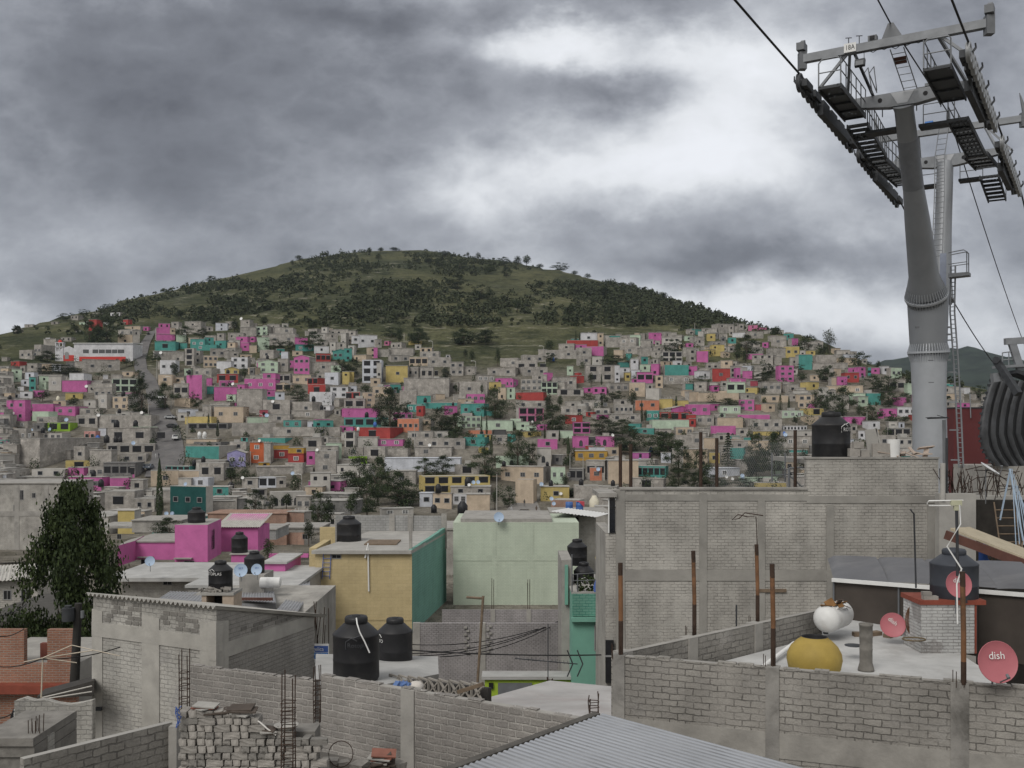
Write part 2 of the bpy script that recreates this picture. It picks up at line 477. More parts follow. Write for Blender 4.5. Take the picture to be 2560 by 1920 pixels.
# ---------------------------------------------------------------- houses on the slope
# rows: x0 x1 top bottom colour [NxM windows] [flags]   in the frame of a view window (ox, oy, scale)
REG = {'A': (0, 760), 'B': (430, 760), 'C': (860, 800), 'D': (1290, 800), 'E': (1720, 800), 'F': (2120, 840), 'G': (0, 1050), 'H': (400, 1080), 'I': (860, 1080), 'J': (1240, 1080), 'K': (1640, 1060)}
ZS = 2212 / 440.
HOUSES = {
'A': """990 1070 228 275 m
1085 1235 225 280 w
300 420 258 295 g
640 730 225 255 g
870 1000 145 192 g
560 640 425 455 w
760 900 420 470 g
20 90 670 720 g
540 640 640 690 g
1150 1250 112 150 g
180 270 310 345 g
1290 1350 230 262 w
950 1010 330 362 g
+1095 1235 195 232 r
1365 1530 108 165 w
1530 1625 230 270 c
+1530 1625 195 240 r
1545 1785 280 325 c 3x1
1450 1740 320 395 g
1480 1665 385 490 c 2x2
1665 1760 330 490 g
1800 1865 285 350 p
1960 2205 380 460 p 2x1
+1960 2140 300 385 p 2x1
+1990 2140 245 305 p
2135 2205 300 380 c
1945 2205 475 590 t 1x1
410 720 515 660 g k=.35
530 720 440 520 g
200 420 580 700 g
110 270 720 780 r
1000 1440 695 870 g 2x1
1300 1360 890 950 w
780 1095 960 1105 p blank
+870 1050 870 965 w blank
465 605 980 1070 m 1x1
+490 620 905 985 m 1x1
610 770 910 1090 G 1x1
1365 1700 940 1110 m 3x2
+1365 1500 890 942 g
1520 1690 850 910 c
1150 1430 1050 1210 g 3x1
+1120 1430 1000 1062 g
820 1040 1120 1200 y
205 310 1040 1090 w
160 260 1130 1190 w 1x1
250 410 1100 1190 w 1x1
415 560 1085 1170 p
20 350 1205 1480 p 2x2 k=.9
345 405 1300 1410 p 1x1
400 670 1255 1360 p
670 830 1215 1285 c
665 1005 1285 1410 p
365 660 1355 1490 m blank
1030 1220 1210 1310 G 1x1
1210 1375 1130 1320 G 1x1
1380 1660 1165 1330 c 2x2
1000 1250 1310 1400 g
915 1250 1400 1560 g 2x1 D
1250 1900 1400 1560 g
460 720 1420 1500 g
600 880 1490 1600 L 2x1 D
0 370 1480 1560 g 2x1
1810 1870 1385 1450 m
1990 2205 600 720 g
2010 2205 705 880 w
1990 2165 890 1020 c 1x1""",
'B': """150 370 220 300 g 2x1
60 400 280 385 g
420 520 285 345 g
545 700 240 340 W 1x1
700 900 365 450 g
820 1050 290 410 g
1040 1240 280 400 m 2x2
1220 1550 375 520 g 2x1
+1360 1520 300 380 g 1x1
1540 1710 420 520 p 4x1
1535 1780 510 600 t
1780 1980 530 620 w
50 180 390 480 m 1x1
100 190 490 565 t
230 410 440 560 t 2x1
410 530 420 545 t
530 690 460 560 t 2x1 D
270 560 515 585 t
870 970 490 590 p
+805 950 410 560 p 1x2
980 1040 410 480 p
1050 1210 420 600 m blank
970 1080 520 615 c
460 660 560 680 g 2x1
660 845 590 680 g 1x1
150 290 560 780 g 1x3 D
0 150 600 720 g
355 560 650 800 c 3x2
560 740 720 880 w
745 950 670 815 w 2x2
1080 1330 700 865 m 2x2 gable
1330 1460 690 850 g 1x1
1090 1320 580 690 g 1x1
620 830 790 895 y 2x1 gable
230 560 810 915 g 2x1
150 230 810 900 m
150 410 890 1200 p blank
400 500 930 1030 p
565 830 880 990 r 2x1
565 760 960 1070 p
460 800 1040 1220 p blank
800 930 1010 1110 p
910 1300 940 1100 p 3x1
+1140 1300 870 950 p 1x1
1140 1300 1080 1165 p 1x1
0 150 920 1000 c
0 220 1000 1180 g 2x1 D
10 260 1190 1300 c
815 1135 1070 1370 g blank k=1
670 815 1140 1220 m 1x1
1300 1500 880 990 g 2x1
1300 1500 980 1095 c 2x1 D gable
1500 1790 890 1015 c 2x1
1690 1990 1010 1150 r 1x1 D
+1690 1870 925 1015 r 2x1 D
1730 2010 1110 1285 w blank
1990 2212 1040 1180 w 2x2
1430 1540 710 800 p
1520 1770 640 885 p 3x2 gable
1770 1985 620 735 r 3x1 D
1510 1640 590 655 c
2020 2212 570 700 t 3x1 gable
1720 2050 730 870 g
1980 2140 770 880 m 2x1
1910 2140 860 1020 W 1x1
2140 2230 850 1010 y 1x2
1140 1480 1210 1390 g 1x1
1480 1840 1230 1400 g
1840 2000 1280 1345 w
530 895 1290 1490 c 2x1
120 530 1420 1540 y blank
895 1210 1420 1510 m blank
1210 1480 1390 1490 g 1x1
1480 2030 1340 1440 g 1x1
2030 2130 1330 1400 g 1x1
2130 2230 1310 1420 p
1380 1680 1460 1560 t 2x1
700 1270 1500 1660 g blank
1270 2110 1550 1660 g 2x1
2110 2230 1530 1615 p 1x1
200 700 1500 1575 k 4x1 D
1100 1210 1330 1430 P""",
'C': """150 405 185 350 w 2x1
+85 170 200 300 w
405 480 245 350 g
500 570 265 320 R
570 740 285 365 g
0 100 355 520 t 2x2
100 300 440 520 c 3x1
300 425 345 480 c 2x1
+310 425 345 405 p 1x1
430 570 370 465 g 1x1
560 870 355 455 g
810 970 260 315 y
890 970 310 375 G
950 1110 350 410 c
945 1210 395 480 g
820 1050 470 575 c 3x1
540 820 440 530 g 2x1
1050 1340 470 590 g
1280 1330 440 490 w
1330 1500 530 700 g 2x2
1500 1650 590 690 g blank
230 470 500 790 W 2x3 D
410 470 540 830 G 1x4
525 800 575 785 y 1x1
800 960 590 745 g
960 1120 590 765 g
0 125 650 785 y 2x1 D
330 460 730 835 c 1x1
750 1320 730 970 g blank
580 720 810 915 t 1x1
720 870 830 920 p 2x1
490 590 820 900 v
360 580 840 965 c
915 1120 890 960 c
+915 1120 830 895 y
1320 1450 790 905 g
1450 1800 780 965 g
1650 1890 690 785 g 3x1
1820 1980 780 875 y 2x1
1890 2120 730 805 p
2030 2190 740 870 p k=.6
1960 2210 480 605 g
1800 2230 600 710 g 2x1
1930 2040 850 1000 c
2040 2150 850 995 m 1x1
0 220 905 1000 r 2x1
220 380 910 1105 c 1x3
0 260 990 1125 g 2x1
0 410 1115 1225 p blank
700 910 890 1065 g
1360 1540 940 1015 g 2x1
1540 1770 930 1045 p 3x1
1140 1280 930 1000 c 2x1
910 1110 950 1095 t blank
1000 1460 1040 1135 t blank
1460 1820 1050 1215 t 2x1
1780 1890 1140 1205 t
1450 1640 990 1075 c
780 1000 1060 1165 t 2x1
905 1000 1080 1210 r blank
1220 1420 1080 1195 p 1x1
600 850 1160 1260 p 3x1
660 980 1240 1430 o 4x1
0 520 1230 1345 t 4x1
460 570 1250 1345 m
0 120 1340 1415 p
115 695 1350 1515 r 1x1
270 460 1400 1485 p 2x1
0 170 1400 1620 G 1x2 D
170 420 1470 1605 G blank
420 740 1500 1585 p
980 1100 1250 1405 c
1410 1720 1210 1365 m 4x2
1720 2120 1260 1395 m 1x1
2090 2250 1240 1365 m
1560 1890 1385 1455 o
1880 2040 1380 1450 d
800 1120 1400 1505 g
1120 1310 1400 1495 G
890 1520 1490 1625 g 4x1
1510 1820 1480 1595 t 1x1
1650 1870 1440 1505 y
1870 2050 1450 1560 g 1x1
2050 2130 1430 1535 t
1690 1815 1600 1670 y 1x1""",
'D': """820 1030 165 290 w 1x1 k=1
1025 1100 165 330 c blank
640 1030 255 335 r blank
700 790 235 280 t
740 890 310 380 p 2x1
880 1155 330 455 p blank k=.8
525 740 300 385 g 1x1
360 760 380 490 g
760 950 350 475 g 1x1
270 370 370 475 g
60 370 440 540 g 2x1
0 270 510 665 g
1130 1310 220 345 g
1310 1560 220 405 g 2x2
1340 1600 330 435 g
1220 1350 375 480 c
1380 1450 420 505 t
1550 1720 350 455 g 2x1
1690 1830 385 475 g
1815 1990 400 465 w 3x1
1840 2090 400 545 G 3x2
2120 2230 200 265 m 2x1
2100 2230 345 465 g 2x1
2140 2230 290 350 p
760 950 450 575 g
950 1090 460 575 G 2x1 D
880 1240 570 775 g 2x2
1235 1310 570 785 w blank
1300 1440 600 725 w blank k=.6
1440 1540 490 645 w blank
1440 1560 630 765 W blank
1290 1430 530 605 t
640 720 580 695 m 1x2
370 470 660 765 p
710 870 700 795 r blank
+780 830 660 705 r
0 400 590 705 g
60 350 740 895 g 4x2
190 400 690 765 g 2x1
320 520 780 935 m 3x2
500 620 780 905 g
460 760 720 865 g 2x1
1370 1440 660 765 y 2x1
1690 1800 550 695 p blank
1520 1720 655 795 p 2x1
1450 1550 740 795 p
1870 2170 565 705 t blank
1810 2000 520 575 c
2000 2090 510 605 w
2140 2230 580 695 p blank
1750 1850 700 855 c 1x1
1850 2230 700 805 g 2x1
2120 2230 800 895 t
1130 1430 790 915 g 3x1
850 990 850 915 p
960 1140 840 935 p
520 850 870 955 g
1430 1640 790 965 c 1x1
1640 1840 860 1005 G blank
2110 2230 880 965 c
0 390 905 1035 r blank
0 380 1020 1115 g 2x1
0 350 1100 1295 R 3x2
600 830 1030 1115 g 1x1
570 960 1080 1205 g 2x1
840 1100 1010 1125 g
990 1220 1110 1205 g
1240 1470 1070 1185 g 4x1
1230 1450 1000 1075 g
1500 1800 1010 1135 o 2x1
1810 1990 990 1125 y blank
1990 2170 1010 1085 y 2x1
1880 2230 1080 1175 p gable
1830 2230 1160 1265 r 3x1 D
1640 1820 1140 1275 t
1180 1570 1180 1285 g 2x1
990 1190 1190 1245 p
870 970 1155 1215 r
620 840 1200 1310 r 1x1
720 930 1290 1425 p 2x2 D
1405 1570 1300 1405 t
1510 1760 1360 1440 t
1715 2175 1260 1380 m blank
2175 2260 1240 1345 r
0 170 1280 1385 m
130 260 1330 1425 m
235 405 1310 1385 p
100 340 1400 1465 y
400 550 1390 1505 G 3x1
550 720 1390 1485 m
275 520 1495 1625 p 1x1
715 910 1465 1605 p 1x1 a
1000 1235 1460 1595 p 1x1 a
910 1000 1470 1585 d
870 1100 1580 1625 r
910 1130 1600 1665 W 4x1
1760 1960 1370 1475 g 1x1 a
2010 2230 1350 1455 c 2x1
2010 2230 1450 1610 g""",
'E': """750 880 65 160 R 2x1
880 1000 95 160 R
550 725 160 220 w 1x1
510 605 220 295 t
725 960 140 235 g
240 345 170 265 y
80 210 220 325 g
220 460 375 455 y 2x1
+300 460 310 380 y 1x1
0 110 360 525 g
115 285 390 535 p blank k=.8
440 540 400 475 c
930 1010 280 350 p
1060 1250 200 345 g 1x1
1200 1330 170 245 t
1290 1400 230 325 p 1x1
790 945 345 425 g
1010 1240 350 485 g blank
1225 1400 335 475 y 2x1
1510 1610 385 505 y
840 1080 485 560 y 2x1
+790 1080 440 490 g
1080 1180 460 565 g
1390 1565 435 625 t blank
1280 1390 470 585 g
1610 1880 440 545 g blank
1560 2010 540 625 g blank
0 120 580 695 p 1x1
125 305 640 745 w 2x1
305 530 610 775 r 1x1
530 600 600 725 g
600 660 600 745 p
680 810 640 735 p 2x1
510 740 730 795 p
770 890 765 830 P
1140 1330 580 775 p 2x3
1530 1650 690 765 c
1480 1680 780 875 y 1x1
1820 1940 610 705 c 1x1
2010 2150 600 675 p 1x1
2130 2250 590 715 p blank
1970 2150 660 785 r
1870 2010 710 835 p 2x2
1800 1870 720 835 c
420 490 770 925 G
480 720 780 925 m 2x1
610 880 850 920 y 2x1
930 1170 780 925 g 3x1
0 70 800 885 t
70 240 780 895 g 2x1
120 640 920 1025 c blank
0 150 900 1025 c 2x1
640 860 920 1005 g
920 1260 950 1035 c 1x1
655 850 1000 1145 p 2x2
840 960 1060 1135 P
960 1110 1050 1155 c 2x1
0 280 1060 1205 p 2x1
270 425 1055 1135 p blank
400 660 1080 1175 m 2x1
1160 1470 1140 1235 m 3x1
1400 1590 940 1115 c 2x2
1500 1600 1050 1115 p 1x1
650 1070 1190 1255 p blank
1470 1720 1110 1205 y 1x1
370 690 1225 1355 c blank
0 100 1190 1315 r 1x1
100 370 1200 1325 g
780 1180 1250 1395 g 3x1
1180 1560 1330 1395 w 8x1
285 600 1330 1435 p blank
600 760 1360 1455 g 1x1
840 1210 1400 1465 y 2x1 a
0 280 1420 1625 g 1x1
200 350 1480 1625 c
1200 1560 1460 1605 g 2x1
540 700 1600 1700 t blank
1800 2230 820 945 c 3x1
2060 2230 920 1065 m 1x1
1970 2230 1215 1315 p blank
2030 2140 1310 1425 g
2140 2230 1390 1510 w""",
'F': """250 290 395 505 t
290 400 400 475 p
430 520 380 475 w
510 700 400 535 m 2x1
545 750 550 705 g 2x1
750 900 600 735 m 1x1
610 760 770 875 p
800 930 740 845 p 1x1
235 410 720 865 t blank
90 275 760 895 m 1x1
370 450 950 1035 p
440 615 910 1015 p 2x1
620 850 890 1015 w 3x1
800 930 990 1065 r
830 930 1050 1145 p
240 420 1070 1175 w 3x1
520 860 1160 1265 g 3x1
320 600 1250 1405 g 1x1
620 830 1280 1395 G 2x1
1450 1545 650 725 w 1x1
1370 1460 760 885 g 1x1
1400 1540 840 905 p
1540 1690 850 905 g
1590 1680 730 805 g""",
'G': """0 165 100 285 c 2x1
165 330 110 295 g
330 510 140 225 g
490 830 170 245 G 3x1
1030 1230 140 270 q 2x1
1350 1890 100 300 g
1620 1940 90 195 m 2x1
210 880 235 605 g blank k=.43
40 210 310 605 g
910 1095 335 535 g 1x1
1095 1430 380 605 g blank
1260 1890 300 445 g 4x1
1430 1810 430 545 g 2x1
745 1110 520 605 y 1x1
400 810 620 725 G 2x1
815 1110 600 725 p blank
1110 1300 590 725 g
1300 1700 540 725 k 4x1 D
1640 1690 600 725 p
805 1320 720 890 p 3x1
1320 1600 730 890 p blank
80 730 720 795 G
1240 1530 850 1010 g
1280 1690 900 1145 g 1x1 D
1690 1940 990 1155 g
1480 1690 1140 1430 y blank
1860 2212 640 835 c 1x1""",
'H': """50 630 690 1060 T 3x1
390 640 580 700 W 1x1
230 390 585 700 G
630 860 690 805 t 1x1
490 800 390 610 g
40 490 490 610 c blank
40 460 430 505 t 4x1
285 845 180 345 t blank
330 845 130 190 k 4x1
330 710 90 145 c
845 1075 225 440 b 2x1 gable wf
850 1100 130 235 g 1x1
1130 1305 130 390 O 1x2 wf
1305 1390 140 400 g blank
1385 1610 225 345 r 1x1 wf
+1385 1610 168 232 Y
+1385 1610 338 450 Y 1x1 wf
1250 1385 385 450 Y
1610 1805 275 400 r 1x1 wf
+1610 1805 200 280 Y
1560 1815 395 530 g blank
1840 1950 240 410 p
1950 2212 240 520 g 1x2
1210 1620 75 140 t
1000 1120 70 120 t
1800 2030 70 240 g 1x1
1030 1230 580 705 g 1x1
1240 1460 570 700 W 2x1 D
1460 1590 570 700 g
1110 1330 720 810 g 1x1 D
1330 1800 760 960 G 5x1 a
560 920 870 1030 g blank
450 560 820 910 B
1710 1890 810 1010 g
1120 1880 440 560 g blank
1070 1330 810 1010 G
600 1590 1030 1420 B blank
1590 1870 1010 1420 B 1x1""",
'I': """40 280 305 430 L 1x1
510 1460 330 500 W blank
580 900 490 670 g
1390 1700 410 550 g 1x1 D
915 1830 560 780 y 5x2 D
1340 1840 690 800 g
950 1110 770 940 W 1x1
1110 1370 775 970 c
1540 1830 785 1010 c blank
1370 1540 780 910 w
430 860 970 1060 G 2x1
0 180 710 880 G
0 240 195 310 g 1x1
240 540 190 350 g 1x1
540 830 210 320 g
890 1350 190 310 g""",
'J': """0 410 315 450 m 1x1 a
60 690 440 660 c 3x1
245 520 600 910 c blank
690 870 440 650 m
520 690 200 440 G 1x1 a
690 850 290 410 k 1x1 wf
1000 1400 240 360 Y 3x1
1410 1790 360 650 c blank
1780 2200 430 580 t 5x1 D
1180 1330 450 610 o 1x1
560 920 690 870 y 1x1
990 1290 680 910 g
700 1130 860 1010 B
1240 1560 690 810 G
1700 2150 590 730 g 1x1
1140 1420 360 610 g
1380 1560 200 310 c 1x1
1530 1700 140 260 c
1700 1930 260 340 v
920 1130 460 620 k 2x1 D""",
'K': """600 1080 560 680 W 1x1
1230 1660 740 830 y
1080 1560 680 760 m 1x1
1480 1620 470 660 m 1x1
680 830 360 500 y
930 1100 300 440 t blank
540 690 250 310 w
60 190 360 490 W"""}


def win_mesh(kind):
    mb = MB(); f = .09
    if kind in ('plain', 'white', 'bars'):
        for a in ((-.5, .5, -.5, -.5 + f), (-.5, .5, .5 - f, .5), (-.5, -.5 + f, -.5 + f, .5 - f), (.5 - f, .5, -.5 + f, .5 - f)):
            mb.box(a[0], a[1], -.09, -.01, a[2], a[3], 0)
        mb.face([(-.42, -.04, -.42), (.42, -.04, -.42), (.42, -.04, .42), (-.42, -.04, .42)], 1)
        if kind != 'plain':
            for q in ((-.03, .03) if kind == 'white' else (-.2, -.16)): pass
            for x in ([0] if kind == 'white' else [-.2, .0, .2]): mb.box(x - .03, x + .03, -.08, -.042, -.41, .41, 0)
            mb.box(-.41, .41, -.078, -.043, .08, .14, 0)
            if kind == 'white': mb.box(-.41, .41, -.078, -.043, -.2, -.15, 0)
    elif kind == 'open':
        mb.face([(-.5, -.03, -.5), (.5, -.03, -.5), (.5, -.03, .5), (-.5, -.03, .5)], 1)
        mb.box(-.56, .56, -.12, -.005, .5, .58, 0)
    elif kind == 'arch':
        pts = [(-.5, -.03, -.5), (.5, -.03, -.5)] + [(.5 * math.cos(t), -.03, .1 + .4 * math.sin(t)) for t in np.linspace(0, PI, 9)]
        mb.face(pts, 1)
        for x in (-.17, .17): mb.box(x - .02, x + .02, -.07, -.035, -.5, .38, 0)
    return mb


M_FRAMEG = mat('frame_grey', (.25, .25, .25), .6, .1)
WK = {}


def win_proto(kind, white):
    k = (kind, white)
    if k not in WK:
        o = win_mesh(kind).build('window', [M_WHITEP if white else M_FRAMEG, M_GLASS if kind != 'open' else M_DARK])
        WK[k] = o.data; bpy.data.objects.remove(o)
    return WK[k]


H = []           # house records
for rg in 'ABCDEFGHIJK':
    ox, oy = REG[rg]
    for ln in HOUSES[rg].strip().split('\n'):
        t = ln.split(); plus = t[0].startswith('+'); t[0] = t[0].lstrip('+')
        x0, x1, a, b = [float(v) / ZS for v in t[:4]]
        d = dict(x0=ox + x0, x1=ox + x1, top=oy + a, bot=oy + b, col=t[4], plus=plus, nx=0, ny=0, fl=t[5:])
        for w in t[5:]:
            if 'x' in w and w[0].isdigit(): d['nx'], d['ny'] = [int(q) for q in w.split('x')]
        d['k'] = next((float(w[2:]) for w in t[5:] if w.startswith('k=')), None)
        if plus: H[-1]['parts'].append(d)
        else:
            d['parts'] = []; d['Y'] = terr_Y((d['x0'] + d['x1']) / 2, d['bot'], 150.); H.append(d)
H.sort(key=lambda d: -(d['x1'] - d['x0']) * (d['bot'] - d['top']))
NTHING = 300
# spread houses that would intersect: nothing nearer than the visible order allows
FILL_FROM_LIST = H[NTHING:]
HT = H[:NTHING]


def house_geo(d, Y, mbw, mbr, col, small=False, root=True):
    """one box of a house in world-aligned local frame; returns frame data"""
    W = (d['x1'] - d['x0']) / F * Y; hh = (d['bot'] - d['top']) / F * Y
    return W, hh


def box_params(d, Y, r):
    W = (d['x1'] - d['x0']) / F * Y
    k = d['k']
    if k is None:
        k = 1 if r.random() < .45 or W < 3.5 else r.uniform(.78, .94)
    if k >= .97:
        return W, min(8, max(3.5, .8 * W)), 0., 1, 1.
    th = r.uniform(.22, .42); w = k * W / math.cos(th); dd = (1 - k) * W / math.sin(th)
    side = 1 if r.random() < .62 else -1
    if d['k'] is not None: side = 1
    return w, dd, th, side, k


def add_box(mb, w, d, z0, z1, side_m=1, gable=0., front_m=0, top_m=2):
    x0, x1 = -w / 2, w / 2
    if gable:
        g = z1 + gable
        mb.face([(x0, 0, z0), (x1, 0, z0), (x1, 0, z1), (0, 0, g), (x0, 0, z1)], front_m)
        mb.face([(x1, 0, z0), (x1, d, z0), (x1, d, z1), (x1, 0, z1)], side_m)
        mb.face([(x0, d, z0), (x0, 0, z0), (x0, 0, z1), (x0, d, z1)], side_m)
        mb.face([(x1, d, z0), (x0, d, z0), (x0, d, z1), (0, d, g), (x1, d, z1)], side_m)
    else:
        mb.box(x0, x1, 0, d, z0, z1, ms=[side_m, top_m, front_m, side_m, side_m, side_m])


def make_house(d, idx):
    r = random.Random(idx * 7 + 3)
    Y = d['Y']; col = d['col']
    w, dd, th, side, k = box_params(d, Y, r)
    X0 = PX(d['x0'], Y); X1 = PX(d['x1'], Y)
    hh = (d['bot'] - d['top']) / F * Y
    zt = PZ(d['top'], Y)
    if th == 0: cx, cy, rz = (X0 + X1) / 2, Y, 0.
    elif side > 0: cx = X0 + w / 2 * math.cos(th); cy = Y + w / 2 * math.sin(th); rz = -th
    else: cx = X1 - w / 2 * math.cos(th); cy = Y + w / 2 * math.sin(th); rz = th
    zb = zt - hh
    root = empty('house', (cx, cy, zb), 'x', 'house', 'houses on the hillside', rz)
    d['root'] = root; d['cx'] = (d['x0'] + d['x1']) / 2; d['cy'] = (d['top'] + d['bot']) / 2
    d['roofY'] = cy + dd / 2; d['ztop'] = zt; d['w'] = w; d['h'] = hh
    sidecol = col if r.random() < .55 or col in 'gGkW' else r.choice(['g', 'g', 'G'])
    gable = .9 if 'gable' in d['fl'] else 0.
    mb = MB(); hb = hh - gable
    add_box(mb, w, dd, -5., hb, 1, gable)
    mb.build('wall', [FAR[col], FAR[sidecol], M_CONCL], root)
    rf = MB(); ov = .16
    if gable:
        for s_ in (-1, 1):
            rf.hexa([(0, -.2, hh), (s_ * (w / 2 + .25), -.2, hb - .1), (s_ * (w / 2 + .25), dd + .2, hb - .1), (0, dd + .2, hh),
                     (0, -.2, hh + .14), (s_ * (w / 2 + .25), -.2, hb + .04), (s_ * (w / 2 + .25), dd + .2, hb + .04), (0, dd + .2, hh + .14)])
    elif r.random() < .5:
        rf.box(-w / 2 - ov, w / 2 + ov, -ov, dd + ov, hh, hh + .16)
        if r.random() < .5:
            for _ in range(r.randint(1, 4)):
                x = r.uniform(-w / 2 + .1, w / 2 - .1); y = r.choice([.1, dd - .1]); q = r.uniform(.3, .8)
                rf.box(x - .1, x + .1, y - .1, y + .1, hh + .155, hh + q)
    else:
        t = .14; q = r.uniform(.05, .22)
        rf.box(-w / 2 - .02, w / 2 + .02, -.02, t, hh - .02, hh + q); rf.box(-w / 2 - .02, w / 2 + .02, dd - t, dd + .02, hh - .02, hh + q)
        rf.box(-w / 2 - .021, -w / 2 + t, t, dd - t, hh - .02, hh + q * .98); rf.box(w / 2 - t, w / 2 + .021, t, dd - t, hh - .02, hh + q * .98)
    if w > 5 and r.random() < .12 and not gable:
        sw = r.uniform(1.6, min(3, w * .5)); x = r.uniform(-w / 2 + .3, w / 2 - sw - .3); sh = r.uniform(.8, 1.5)
        rf.box(x, x + sw, dd * .4, dd * .9, hh + .16, hh + sh)
    rf.build('roof', [FAR[sidecol] if r.random() < .45 else M_CONCL], root)
    nw = windows(d, root, w, hb, 0., r)
    for pd in d['parts']:
        pw = (pd['x1'] - pd['x0']) / F * Y * (w / ((X1 - X0) or 1)); ph = (pd['bot'] - pd['top']) / F * Y
        lx = (((pd['x0'] + pd['x1']) / 2 - d['cx']) / F * Y)
        z0 = PZ(pd['bot'], Y) - zb; z1 = z0 + ph
        m2 = MB()
        y0 = .12 if z0 > hh * .5 else -.10
        m2.box(lx - pw / 2, lx + pw / 2, y0, dd - .1, z0, z1, ms=[1, 2, 0, 1, 1, 1])
        m2.box(lx - pw / 2 - .1, lx + pw / 2 + .1, y0 - .1, dd - .05, z1, z1 + .13, 2)
        nm = 'upper_storey' if z0 > hh * .5 else 'lower_storey'
        po = m2.build(nm, [FAR[pd['col']], FAR[pd['col']], M_CONCL], root)
        tag(po, CNAME[pd['col']] + ' ' + nm.replace('_', ' '))
        windows(pd, root, pw, ph, lx, r, z0, y0)
        nw += pd['nx'] * pd['ny']
        d['ztop'] = max(d['ztop'], zb + z1)
    d['nw'] = nw
    return root


def windows(d, root, w, hh, lx, r, z0=0., y0=0.):
    nx, ny = d['nx'], d['ny']; fl = d['fl']
    rnd_add = False
    if nx == 0 and 'blank' not in fl and w > 3 and hh > 1.8 and r.random() < .8:
        nx = r.randint(1, 3); ny = 1; rnd_add = True
    if nx == 0: return 0
    kind = 'open' if 'D' in fl else 'arch' if 'a' in fl else r.choice(['plain', 'bars', 'white', 'plain', 'open'])
    white = 'wf' in fl or (kind == 'white' and r.random() < .6)
    if 'wf' in fl: kind = 'white'
    sh = hh / ny; n = 0
    for iy in range(ny):
        for ix in range(nx):
            if rnd_add: x = lx + w * r.uniform(-.3, .3) if nx == 1 else lx + w * (-.25 + .5 * ix)
            else: x = lx - w / 2 + w * (ix + .5) / nx + (r.uniform(-.06, .06) * w / nx if kind != 'open' else 0)
            ww = min(1.5, .62 * w / nx); wh = min(1.25, .5 * sh)
            if kind == 'open': ww = min(2.6, .8 * w / nx); wh = min(1.9, .68 * sh)
            if kind == 'arch': ww = min(1.1, .5 * w / nx); wh = min(2., .72 * sh)
            o = bpy.data.objects.new('window', win_proto(kind, white)); C.objects.link(o); o.parent = root
            o.location = (x, y0, z0 + sh * iy + sh * (.55 if kind != 'arch' else .4)); o.scale = (ww, 1, wh); n += 1
    return n


for i, d in enumerate(HT): make_house(d, i)

# ---------------------------------------------------------------- trees and scrub
from mathutils import noise as mno
def leafmat(name, c1, c2, c3):
    m, nt, b = newmat(name)
    tc = nt.new('ShaderNodeTexCoord').outputs['Object']
    oi = nt.new('ShaderNodeObjectInfo').outputs['Random']
    v = nt.vmath('ADD', tc, nt.new('ShaderNodeCombineXYZ', inp={0: nt.math('MULTIPLY', oi, 9.), 1: 0., 2: 0.}).outputs[0])
    n1 = nt.noise(v, 4., 3, .6); n2 = nt.noise(v, 23., 2, .6)
    c = nt.mix(nt.ramp(n1, .4, .62), c1, c2); c = nt.mix(nt.ramp(n2, .5, .72, 0, .8), c, c3)
    k = nt.ramp(oi, 0., 1., .75, 1.3)
    c = nt.mix(1., c, nt.new('ShaderNodeCombineColor', inp={0: k, 1: k, 2: k}).outputs[0], 'MULTIPLY')
    nt.l.new(c, b.inputs['Base Color']); b.inputs['Roughness'].default_value = .75; b.inputs['Specular IOR Level'].default_value = .15
    MATS[name] = m; return m


M_LEAF = leafmat('foliage_dark', (.018, .027, .014), (.036, .05, .022), (.06, .078, .033))
M_LEAFB = leafmat('foliage_green', (.022, .036, .012), (.045, .068, .020), (.085, .115, .036))
M_LEAFG = leafmat('foliage_grey_green', (.035, .042, .028), (.06, .068, .046), (.09, .1, .07))
M_SCRUB = leafmat('scrub_foliage', (.026, .033, .017), (.042, .051, .025), (.062, .07, .036))


def leaf(mb, p, n, s, r, m=0):
    n = n.normalized() if n.length > 1e-6 else Vector((0, 0, 1))
    a = n.orthogonal().normalized(); b = n.cross(a); t = r.uniform(0, 6.28)
    u = (a * math.cos(t) + b * math.sin(t)) * s * r.uniform(.7, 1.3); v = (b * math.cos(t) - a * math.sin(t)) * s * r.uniform(.4, .8)
    q = n * s * r.uniform(-.25, .25)
    mb.face([p - u, p - v + q, p + u, p + v - q], m)


def crown_round(n, s, seed, nb=9, flat=1., open_=.0, cone=0.):
    r = random.Random(seed); mb = MB(); bl = []
    for i in range(nb):
        t = r.uniform(0, 6.28); q = r.uniform(.05, .3); z = r.uniform(.2 - cone * .1, .8 + cone * .08)
        q *= (1.1 - abs(z - .45)) if not cone else 1.35 - 1.15 * z
        bl.append((Vector((q * math.cos(t), q * math.sin(t), z)), r.uniform(.14, .25) * (1 - cone * .35)))
    bl.append((Vector((0, 0, .5)), .3)); bl.append((Vector((r.uniform(-.1, .1), 0, .84)), .15))
    tw = sum(b[1] ** 2 for b in bl)
    for c, rad in bl:
        for _ in range(int(n * rad * rad / tw)):
            d = Vector((r.gauss(0, 1), r.gauss(0, 1), r.gauss(.25, 1))).normalized()
            p = c + d * rad * (r.uniform(.55, 1.08) if r.random() > open_ else r.uniform(.9, 1.35))
            p.z = max(.02, p.z * flat)
            leaf(mb, p, d + Vector((r.gauss(0, .6), r.gauss(0, .6), r.gauss(0, .6))), s, r)
    return mb


